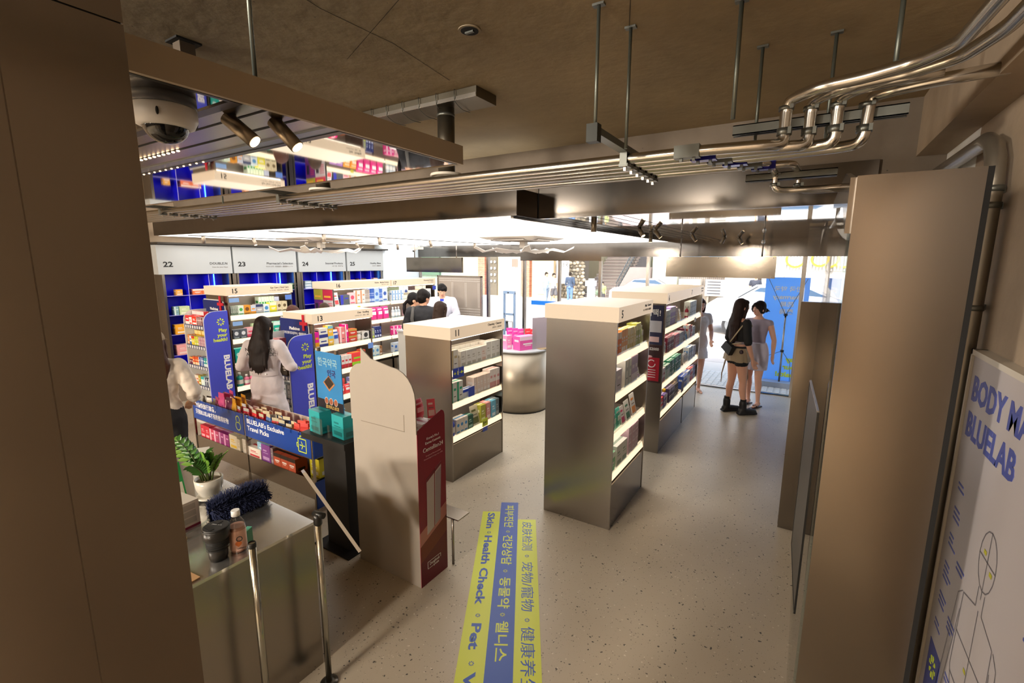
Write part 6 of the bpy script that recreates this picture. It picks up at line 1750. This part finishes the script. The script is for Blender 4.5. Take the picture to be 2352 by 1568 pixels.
for k, (x, y, aim, w) in enumerate(((-7.6, 3.60, (-.5, .2, -.8), 'at the near end of the wall track'), (-7.6, 4.35, (.3, .1, -.9), 'second on the wall track'), (-7.6, 5.3, (-.4, 0, -.9), 'third on the wall track'), (-7.6, 6.4, (.3, .3, -.9), 'fourth on the wall track'), (-7.6, 7.5, (-.3, .4, -.9), 'last on the wall track'),
                                    (-5.6, 4.17, (0, 0, -1), 'first on the middle track'), (-5.6, 5.15, (.1, .1, -1), 'second on the middle track'), (-5.6, 6.3, (.15, .2, -.9), 'third on the middle track'), (-5.6, 7.6, (-.3, .2, -.9), 'last on the middle track'))):
    spotlight('track_spotlight', 'small steel ceiling spotlight ' + w, (x, y, 2.545), aim, .026, .09, body=WB)
for k, (x, y, aim, w) in enumerate(((-1.72, 4.19, (0, 0, -1), 'hanging straight down near unit 6'), (-1.66, 5.40, (.5, -.2, -.75), 'first of the middle pair'), (-1.60, 5.85, (.55, .2, -.7), 'second of the middle pair'), (-1.90, 6.7, (0, 0, -1), 'thin, between the pairs'),
                                    (-1.40, 6.95, (.5, .25, -.7), 'left of the hanging steel sign'), (-1.10, 7.75, (-.4, .2, -.8), 'near the end of the mirror strip'), (-.95, 8.2, (.5, .1, -.8), 'last before the window header'))):
    spotlight('entrance_spotlight', 'steel cylinder spotlight in the mirror ceiling ' + w, (x, y, 2.578), aim, .026, .09)
sc_ = thing('ceiling_camera_pair', 'pale housing with small security camera on the ceiling near the far end of the wall', 'security camera', (-7.4, 7.85, 2.45))
B((-.12, -.03, 0), (.20, .03, .05), CW).build('housing', sc_)
MB().ell((-.02, -.03, -.02), (.035, .035, .035), CW, 14, 8).ell((-.02, -.055, -.035), (.02, .02, .02), BLACK, 10, 6).build('camera_head', sc_)
MB().tube([(.1, 0, .05), (.1, 0, .105)], .015, CW, 8).build('mount', sc_)

# hanging steel signs
def hsign(label, x0, x1, y, z0, z1, rx):
    t = thing('hanging_steel_sign', label, 'sign')
    B((x0, y, z0), (x1, y + .05, z1), mat('hanging sign steel', '8c8377', .14, 1, noise=.08, scale=2, stretch=(5, 1, .4))).build('steel_board', t)
    for x in rx:
        MB().tube([(x, y + .025, z1), (x, y + .025, 2.575)], .011, STEEL, 8).build('rod', t)
    for x in (x0 + .04, x1 - .04, (x0 + x1) / 2):
        for z in (z0 + .02, z1 - .02):
            MB().tube([(x, y - .003, z), (x, y, z)], .006, GALV, 8).build('screw', t)
hsign('blank brushed steel sign board hanging over the entrance', -1.99, -.405, 8.0, 1.962, 2.282, (-1.78, -.60))
hsign('blank brushed steel sign board hanging over the pharmacist desk at the left', -7.55, -6.01, 7.70, 1.965, 2.275, (-7.32, -6.16))
ball = thing('chrome_ceiling_ball', 'small chrome ball fitting on the rod of the entrance sign', 'fitting', (-.60, 8.025, 2.50))
MB().ell((0, 0, 0), (.03, .03, .03), CHROME, 16, 10).build('ball', ball)

# perforated screen, desk, security gate
pf = thing('perforated_steel_screen', 'grey perforated steel screen behind the pharmacist', 'screen')
PER = mat('perforated steel', 'a0968c', .5, .3)
B((-6.47, 7.5, .02), (-5.39, 7.53, 1.895), PER).build('sheet', pf)
m = MB(); HC = mat('perforation light', 'c8c0b8', .6)
for i in range(38):
    for (za, zb) in ((1.84, 1.87), (1.80, 1.83), (1.25, 1.28), (1.20, 1.23), (1.15, 1.18), (1.10, 1.13)):
        m.box((-6.44 + i * .028, 7.496, za), (-6.425 + i * .028, 7.5, zb - .012), HC)
for j in range(22):
    for x in (-6.12, -6.09, -5.78, -5.75, -5.46, -5.43):
        m.box((x, 7.496, 1.30 + j * .022), (x + .015, 7.5, 1.312 + j * .022), HC)
m.build('perforation', pf)
m = MB()
for a, b in (((-6.49, 7.49, 0), (-6.465, 7.54, 1.91)), ((-5.395, 7.49, 0), (-5.37, 7.54, 1.91)), ((-6.49, 7.49, 1.89), (-5.37, 7.54, 1.912)), ((-6.49, 7.49, 1.03), (-5.37, 7.54, 1.05))):
    m.box(a, b, STEEL)
m.build('frame', pf)
dk = thing('pharmacist_desk', 'white service desk between the pharmacist and the customers', 'desk')
B((-6.2, 6.05, 0), (-4.7, 6.6, .94), WHITE).build('body', dk)
B((-6.22, 6.03, .94), (-4.68, 6.62, .97), mat('desk top', 'e4e4e8', .3)).build('top', dk)
mo = thing('desk_sign_holder', 'clear sign holder with a grey sheet standing on the pharmacist desk', 'sign holder', (-5.05, 6.35, .971))
B((-.10, 0, 0), (.12, .01, .24), C('b4b0b4')).build('sheet', mo)
B((-.10, -.03, 0), (.12, .05, .005), ACRYL).build('foot', mo)
gt = thing('security_gate', 'pale blue security gate frame standing near the street windows', 'security gate')
GB = mat('gate plastic', '90a8c8', .4)
m = MB()
m.box((-5.31, 8.18, 0), (-5.275, 8.22, 1.56), GB).box((-5.065, 8.18, 0), (-5.03, 8.22, 1.56), GB).box((-5.31, 8.175, 1.54), (-5.03, 8.225, 1.60), GB).box((-5.29, 8.18, 1.10), (-5.05, 8.22, 1.14), GB).box((-5.33, 8.12, 0), (-5.01, 8.28, .04), GB)
m.build('gate_frame', gt)
B((-5.20, 8.172, 1.555), (-5.17, 8.175, 1.575), BLACK).build('sensor', gt)
B((-5.25, 8.172, 1.07), (-5.24, 8.176, 1.085), BLACK).build('sensor', gt)
bd = thing('blue_glass_notice', 'blue strip notice stuck on the window glass with small characters', 'notice', (-5.0, 8.815, 0))
B((0, 0, 1.285), (.62, .008, 1.375), C('1c78dc')).build('strip', bd)
text('미시오 당기시오', .05, (.60, .0085, 1.31), '+Y', C('0c50b0'), bd)
cz_ = thing('cloth_on_rail', 'grey cloth over a low rail beside the security gate', 'cloth', (-5.75, 8.45, 0))
MB().tube([(-.1, 0, 0), (-.1, 0, .93), (.5, 0, .93), (.5, 0, 0)], .012, STEEL, 8).build('rail', cz_)
m = MB().ring([[Vector((x, (-1) ** (k % 2) * .012 + sy * .02, zz)) for x, zz, sy in ((.05 + .05 * k, .72, -1), (.05 + .05 * k, .945, 0), (.05 + .05 * k, .74, 1))] for k in range(8)], C('5a5c60'), closed=False, caps=False)
m.build('cloth', cz_)

# ================================================================== outside: street
struct('sidewalk', B((-30, 8.9, -.14), (8, 11.2, -.02), mat('pale pavement', 'c4bdb2', .8, noise=.08, scale=6)))
struct('road', B((-60, 11.2, -.16), (20, 22.6, -.10), mat('street asphalt', 'b0aaa4', .85, noise=.08, scale=3)))
struct('sidewalk_far', B((-60, 22.6, -.16), (20, 60, -.04), mat('pale pavement', 'c4bdb2', .8, noise=.08, scale=6)))
m = MB()
TAC = mat('tactile paving', 'd8d4cc', .7)
for i in range(12):
    for j in range(26):
        m.box((-2.6 + j * .10, 9.05 + i * .10, -.02), (-2.53 + j * .10, 9.12 + i * .10, -.012), TAC)
tag(m.build('path_tactile_paving'), kind='structure')
m = MB()
for (x0, y0, x1, y1) in ((-3.4, 12.4, -.2, 12.7), (-3.2, 13.4, 0, 13.6), (-3.0, 14.9, -1.6, 15.1), (-1.3, 14.0, -.2, 14.2)):
    m.box((x0, y0, -.1), (x1, y1, -.096), WHITE)
tag(m.build('road_marking'), kind='structure')
tag(B((-40, 11.15, -.14), (10, 11.3, -.03), mat('grey kerb', '9a968f', .8)).build('kerb'), kind='structure')

# banner on a telescopic stand outside the door (reads from the street)
bn = thing('pharmacy_banner_stand', 'tall blue pharmacy banner on a telescopic pole stand outside the entrance', 'banner', (-.28, 9.65, -.02))
BNM = mat('banner cloth', '8cc0f6', .6, trans=.0)
_b = BNM.node_tree
_t = _b.nodes.new('ShaderNodeBsdfTranslucent'); _t.inputs[0].default_value = (*lin('a4d2ff'), 1)
_mx = _b.nodes.new('ShaderNodeMixShader'); _mx.inputs[0].default_value = .6
_b.links.new(_b.nodes['Principled BSDF'].outputs[0], _mx.inputs[1]); _b.links.new(_t.outputs[0], _mx.inputs[2]); _b.links.new(_mx.outputs[0], _b.nodes['Material Output'].inputs[0])
MB().prism([(-.34, .06), (.34, .06), (.34, 1.96), (-.34, 1.96)], -.003, .003, BNM, Matrix(((1, 0, 0, 0), (0, 0, -1, 0), (0, 1, 0, 0), (0, 0, 0, 1)))).build('banner_cloth', bn)
for s, sz, z, mm_, bd_ in (('한국 약국', .10, 1.72, WHITEI, .002), ('Pharmacy', .105, 1.58, WHITEI, .003), ('药局', .10, 1.45, WHITEI, .002), ('薬局', .10, 1.32, WHITEI, .002), ('Play', .12, .46, LIME, .004), ('your', .12, .32, LIME, .004), ('health!', .12, .18, LIME, .004)):
    text(s, sz, (.02 if z > 1 else .30, 0, z), '+Y', mm_, bn, bold=bd_, depth=.0045, align='LEFT' if z < 1 else 'CENTER', sx=1.1)
MB().tube([(.02, -.10, .10), (.02, -.10, 1.32)], .016, STEEL, 12).build('pole', bn)
m = MB()
for a, b in (((.02, -.10, 1.30), (-.30, -.01, 1.94)), ((.02, -.10, 1.30), (.30, -.01, 1.94)), ((.02, -.10, .66), (-.28, -.01, .50)), ((.02, -.10, .66), (.16, -.03, .45)), ((.16, -.03, .45), (.18, -.01, .08))):
    m.tube([a, b], .005, mat('banner rib', '5a6068', .4), 6)
m.build('rib', bn)
for z in (.66, 1.31): MB().lathe([(.03, z - .02), (.03, z + .02)], (.02, -.10, 0), BLACK, 12).build('hub', bn)
MB().prism([(-.30, -.22), (.30, -.22), (.34, .10), (-.20, .14)], 0, .10, mat('banner foot', '9aa4b4', .5)).build('base', bn)

# street trees, cars, buildings
def car(label, x, y, rz, col, L=4.3, W=1.8, Hh=1.45):
    t = thing('car', label, 'car', (x, y, -.10), rz)
    cmx = mat('car paint ' + col, col, .25, .2)
    prof = [(-.5, .28), (-.495, .55), (-.44, .66), (-.30, .72), (-.17, .97), (.12, 1.0), (.30, .74), (.46, .64), (.5, .50), (.5, .25)]
    P = [(a * L, b * Hh) for a, b in prof]
    secs = []
    for k in (-1, -.86, 0, .86, 1):
        yy = k * W / 2; sq = 1 if abs(k) < .9 else .93
        secs.append([Vector((px * (1 if abs(k) < .9 else .985), yy * (1 - .10 * max(0, (pz / Hh - .66)) / .34 * (1 if abs(k) > .5 else 0) * 1.6), pz)) for px, pz in P])
    MB().ring(secs, cmx, smooth=False).build('car_body', t)
    g = MB(); GLM = mat('car glass', '34506c', .08)
    for s in (-1, 1):
        g.add([(-.27 * L, s * W * .475, .74 * Hh), (.26 * L, s * W * .475, .76 * Hh), (.11 * L, s * W * .435, .96 * Hh), (-.16 * L, s * W * .435, .95 * Hh)], [(0, 1, 2, 3)], GLM)
    g.add([(.292 * L, -W * .40, .76 * Hh), (.292 * L, W * .40, .76 * Hh), (.135 * L, W * .36, .99 * Hh), (.135 * L, -W * .36, .99 * Hh)], [(0, 1, 2, 3)], GLM)
    g.add([(-.295 * L, -W * .40, .745 * Hh), (-.295 * L, W * .40, .745 * Hh), (-.175 * L, W * .36, .975 * Hh), (-.175 * L, -W * .36, .975 * Hh)], [(0, 1, 2, 3)], GLM)
    g.build('window_glass', t)
    for sx in (-.31, .31):
        for s in (-1, 1):
            w = MB(); w.M = Matrix.Translation((sx * L, s * W * .44, .33)) @ Matrix.Rotation(PI / 2, 4, 'X')
            w.lathe([(.33, -.10), (.33, .10)], (0, 0, 0), mat('tyre', '3a3a3c', .8), 24)
            w.lathe([(.24, -.11), (.24, .11)], (0, 0, 0), mat('wheel rim', 'a0a4a8', .3, .8), 20)
            for k in range(5):
                a = 2 * PI * k / 5
                w.box((math.cos(a) * .12 - .02, math.sin(a) * .12 - .02, -.115), (math.cos(a) * .12 + .02, math.sin(a) * .12 + .02, .115), DARK)
            w.build('wheel', t)
    MB().box((.49 * L, -W * .42, .52 * Hh), (.502 * L, -W * .25, .58 * Hh), C('e8e8ec', .2)).box((.49 * L, W * .25, .52 * Hh), (.502 * L, W * .42, .58 * Hh), C('e8e8ec', .2)).build('headlight', t)
car('white car parked at the kerb behind the two visitors in the entrance', -.55, 17.4, .10, 'b4b6ba', 4.6, 1.9, 1.6)
car('pale parked car seen through the window right of the stairs', -7.0, 24.95, .05, 'd8c8cc', 3.9, 1.7, 1.45)

bl = thing('brick_shop_building', 'pale building across the street with red brick piers and white shuttered door', 'building')
BR = brick(); PLAS = mat('pale plaster', 'c8b898', .8, noise=.06, scale=2)
B((-21.5, 26.3, -.1), (-12.9, 30, 6.2), PLAS).build('wall', bl)
for x in (-18.9, -15.45):
    B((x, 26.0, -.1), (x + .55, 26.35, 6.0), BR).build('brick_pier', bl)
B((-18.35, 26.2, -.1), (-17.5, 26.35, 3.0), C('6a6458')).build('shop_window', bl)
m = MB()
for i in range(3):
    for j in range(4): m.ell((-18.2 + i * .28, 26.15, .9 + j * .42), (.09, .03, .09), WHITE, 10, 6)
m.build('window_print', bl)
B((-17.3, 26.1, -.1), (-15.6, 26.35, 2.7), WHITE).build('shuttered_door', bl)
for i, x in enumerate((-17.0, -16.4)):
    for j, z in enumerate((.35, 1.05, 1.75, )):
        B((x, 26.05, z), (x + .42, 26.1, z + .5), C('dcdad4')).build('door_leaf_slats', bl)
B((-16.25, 26.04, 1.85), (-15.8, 26.06, 2.35), C('a87a70')).build('door_leaf_slats', bl)
B((-14.7, 26.0, -.1), (-13.2, 26.3, 2.9), mat('cream stone', 'd8c4a0', .7)).build('stone_facade', bl)
B((-14.3, 25.95, .2), (-13.75, 26.0, 2.2), C('efe6d8')).build('arched_door', bl)
B((-21.5, 25.9, 3.0), (-12.9, 26.4, 3.3), C('b8a890')).build('cornice', bl)
gg = thing('green_shop_front', 'green planted shop front seen over the perforated screen', 'shop front')
B((-27.5, 26.4, -.1), (-21.6, 30, 5.0), mat('sage wall', '9cb0a0', .8, noise=.3, scale=4)).build('wall', gg)
B((-25, 26.2, 1.2), (-22.5, 26.4, 2.6), C('50705a')).build('window', gg)
sw = thing('stone_retaining_wall', 'dry stone retaining wall left of the street stairs', 'stone wall')
STN = mat('field stone', '8a8272', .9, noise=.3, scale=3); m = MB(); rs = random.Random(2)
m.box((-12.9, 26.4, -.1), (-11.4, 27.2, 5), mat('stone joint', '6c665c', .9))
for j in range(20):
    for i in range(6):
        m.ell((-12.8 + i * .26 + .13 * (j % 2) + rs.uniform(-.05, .05), 26.38, .1 + j * .2 + rs.uniform(-.04, .04)), (rs.uniform(.10, .17), .06, rs.uniform(.07, .13)), (STN, C('a89e8c'), C('78705f'))[rs.randrange(3)], 7, 4)
m.build('stonework', sw)
stt = thing('street_stairs', 'grey outdoor stairs climbing between stone wall and railing across the street', 'stairs')
m = MB()
for k in range(18):
    m.box((-11.4 + .0 * k, 26.4 + k * .30, -.1), (-9.2, 26.75 + k * .30, .10 + k * .19), mat('stair riser', '7a706c', .8)).box((-11.4, 26.37 + k * .30, .075 + k * .19), (-9.2, 26.75 + k * .30, .10 + k * .19), mat('stair nosing', 'b4aca4', .8))
m.build('steps', stt)
m = MB(); RL = mat('dark railing', '4c5458', .6)
for s in range(2):
    m.tube([(-9.35, 26.4, 1.0 + s * -.5), (-9.35, 31.5, 4.3 + s * -.5)], .03, RL, 6)
for k in range(20):
    m.tube([(-9.35, 26.5 + k * .26, .1 + k * .165), (-9.35, 26.5 + k * .26, 1.05 + k * .165)], .018, RL, 5)
m.build('railing', stt)
rp_ = thing('stone_ramp_wall', 'mauve-grey sloped side wall right of the street stairs', 'ramp wall')
MB().prism([(-9.2, -.1), (-7.4, -.1), (-7.4, 1.9), (-8.5, 1.9), (-9.2, .6)], -26.9, -26.2, mat('mauve stone', '9c8c88', .8, noise=.1, scale=3), Matrix(((1, 0, 0, 0), (0, 0, -1, 0), (0, 1, 0, 0), (0, 0, 0, 1)))).build('wall_side', rp_)
hb = thing('pale_house_block', 'pale green-cream house block right of the street stairs', 'building')
B((-7.35, 26.6, -.1), (-6.0, 30, 6), mat('cream green wall', 'c8cbb8', .8)).build('wall', hb)
rh = thing('rear_house', 'brownish house wall with two windows above the grey board fence', 'building')
B((-5.98, 27.6, -.1), (-3.4, 28.2, 5.5), C('b8a8a0')).build('wall', rh)
B((-5.9, 27.5, 1.9), (-5.0, 27.6, 2.6), C('4c6c8c')).build('window', rh)
B((-4.6, 27.5, 1.9), (-3.8, 27.6, 2.5), C('6c94b8')).build('window', rh)
fn = thing('wooden_fence', 'grey vertical board fence behind the air conditioning units', 'fence')
m = MB()
for k in range(26): m.box((-6.0 + k * .1, 26.95, .9), (-5.92 + k * .1, 27.0, 1.95 + .04 * (k % 2)), mat('weathered board', '8c8680', .9, noise=.2, scale=5))
m.box((-6.0, 27.0, 1.1), (-3.4, 27.04, 1.2), C('6c665e')); m.build('boards', fn)
B((-6.0, 26.8, -.1), (-3.4, 27.05, .9), C('a8a096')).build('fence_base', fn)
for lab, x in (('white outdoor air conditioning unit with round fan grille', -5.85), ('white louvred outdoor unit right of the round grille unit', -4.5)):
    t = thing('outdoor_air_unit', lab, 'air conditioner', (x, 26.4, .45))
    B((0, 0, 0), (1.1, .35, .85), C('d8d4cc')).build('casing', t)
    m = MB()
    if x < -5: m.M = Matrix.Translation((.42, -.005, .44)) @ Matrix.Rotation(PI / 2, 4, 'X'); m.lathe([(.33, 0), (.33, .01)], (0, 0, 0), C('9c9890'), 24); m.lathe([(.09, .01), (.09, .02)], (0, 0, 0), WHITE, 16)
    else:
        for k in range(5): m.box((.1, -.01, .1 + k * .15), (.75, 0, .16 + k * .15), C('5c6068'))
    m.build('grille', t)
    B((.1, .05, -.55), (.2, .3, 0), C('8c8880')).build('bracket', t)
wf = thing('white_facade_with_sign', 'white building across the street with ribbed fascia and round yellow letters', 'building')
B((-3.3, 24.4, -.1), (7.5, 30, 8), mat('white facade', 'd8d8d6', .8)).build('wall', wf)
m = MB()
for k in range(90): m.box((-3.3 + k * .12, 24.3, 1.85), (-3.24 + k * .12, 24.4, 3.0), C('cfcfcb'))
m.build('ribbed_fascia', wf)
m = MB()
for k, x in enumerate((-1.6, -.5, .4, 1.2, 2.0, 2.8)):
    mm2 = [[Vector((x + r * math.cos(a * PI / 10), 24.25, 2.35 + r * math.sin(a * PI / 10))) for a in range(20)] for r in (.26 + .05 * (k % 2), .34 + .05 * (k % 2))]
    m.ring(mm2, C('d8c840'), caps=False)
m.build('yellow_lettering', wf)
B((-3.3, 24.3, 3.1), (7.5, 24.35, 3.9), C('3c8be4')).build('blue_sign', wf)
B((-1.9, 24.2, -.1), (-1.75, 24.4, 1.85), STEEL).build('post', wf)
B((-2.9, 24.3, .3), (-2.2, 24.4, 1.6), C('a8b4bc')).build('window', wf)
B((2.2, 24.3, .3), (3.6, 24.4, 1.6), C('a8b4bc')).build('window', wf)
mn = thing('menu_board_stand', 'small white menu board stand in front of the street stairs', 'menu board', (-10.2, 24.8, -.04))
B((-.28, -.25, .9), (.28, .05, 1.2), C('e4e8ec')).build('board', mn); B((-.22, -.1, 0), (.22, .05, .9), C('d8e0e8')).build('stand_body', mn)
wsg_ = thing('white_vertical_street_sign', 'white vertical sign board beside the stone wall across the street', 'sign', (-12.35, 25.6, 0))
B((-.45, 0, .9), (.35, .08, 2.6), C('e8e8e8')).build('board', wsg_)
text('약국', .3, (-.2, -.01, 1.9), '-Y', INK, wsg_)
MB().tube([(-.5, .04, -.1), (-.5, .04, 4)], .04, STEEL, 8).build('post', wsg_)
ft = thing('potted_shrub', 'low potted shrub with spiky pale leaves near the stairs', 'plant', (-9.5, 24.3, -.04))
m = MB()
for k in range(60):
    a = rp.random() * 2 * PI; el_ = rp.uniform(.2, 1.3); L_ = rp.uniform(.3, .5)
    e_ = Vector((math.cos(a) * math.cos(el_), math.sin(a) * math.cos(el_), math.sin(el_))) * L_
    s1 = e_.orthogonal().normalized() * .03
    m.add([Vector((0, 0, .4)) - s1, Vector((0, 0, .4)) + s1, e_ + Vector((0, 0, .4))], [(0, 1, 2)], C('8ca088'))
tag(m.build('leaves', ft)); MB().lathe([(.16, 0), (.2, .4)], (0, 0, 0), C('a89c8c'), 14).build('pot', ft)

# people outside
pp = dict(voxel=.014)
person('pedestrian in a light blue shirt walking in front of the street stairs, left of two', -12.0, 22.8, 1.72, yaw_to(.6, -.3), male=True, hair='short', clothes=[('pants', '8aa0b8'), ('shirt', 'b8d4f0', dict(sleeve=.6, hem=.85))], z=-.1, legs={'L': ((-.085, -.05, .47), (-.085, -.15, .09)), 'R': ((.085, .1, .47), (.085, .12, .09))}, **pp)
person('pedestrian in a white shirt walking in front of the street stairs, right of two', -11.5, 22.7, 1.68, yaw_to(.6, -.3), male=True, hair='short', clothes=[('shorts', '6c6a6c', dict(len=.8)), ('shirt', 'e8e6e4', dict(sleeve=.6, hem=.85))], z=-.1, legs={'L': ((-.085, .1, .47), (-.085, .12, .09)), 'R': ((.085, -.05, .47), (.085, -.15, .09))}, **pp)
person('pedestrian in blue jeans partly hidden by a window post near the stairs', -11.15, 24.0, 1.72, yaw_to(-.2, .9), male=True, hair='short', clothes=[('pants', '6c8cb8'), ('shirt', '44546c', dict(sleeve=1.5, hem=.85))], z=-.1, **pp)
person('person with dark curly hair low outside beyond the window near unit 5', -9.0, 23.4, 1.25, yaw_to(0, -1), male=True, hair='short', clothes=[('pants', '4c4c50'), ('shirt', '9cb070', dict(sleeve=.6, hem=.85))], z=-.1, **pp)
person('person in a dark top sitting outside across the street above the white car', -1.9, 23.3, 1.70, yaw_to(.2, -1), hair='short', clothes=[('pants', '54545c'), ('shirt', '3c404c', dict(sleeve=.6, hem=.85))], z=.0, **pp)
person('person raising an arm across the street above the white car', -1.25, 23.0, 1.66, yaw_to(.2, -1), hair='short', clothes=[('pants', '8c8c90'), ('shirt', 'c8c0bc', dict(sleeve=.6, hem=.85))], arms={'L': ((-.40, .02, 1.30), (-.42, .05, 1.55))}, z=.0, **pp)
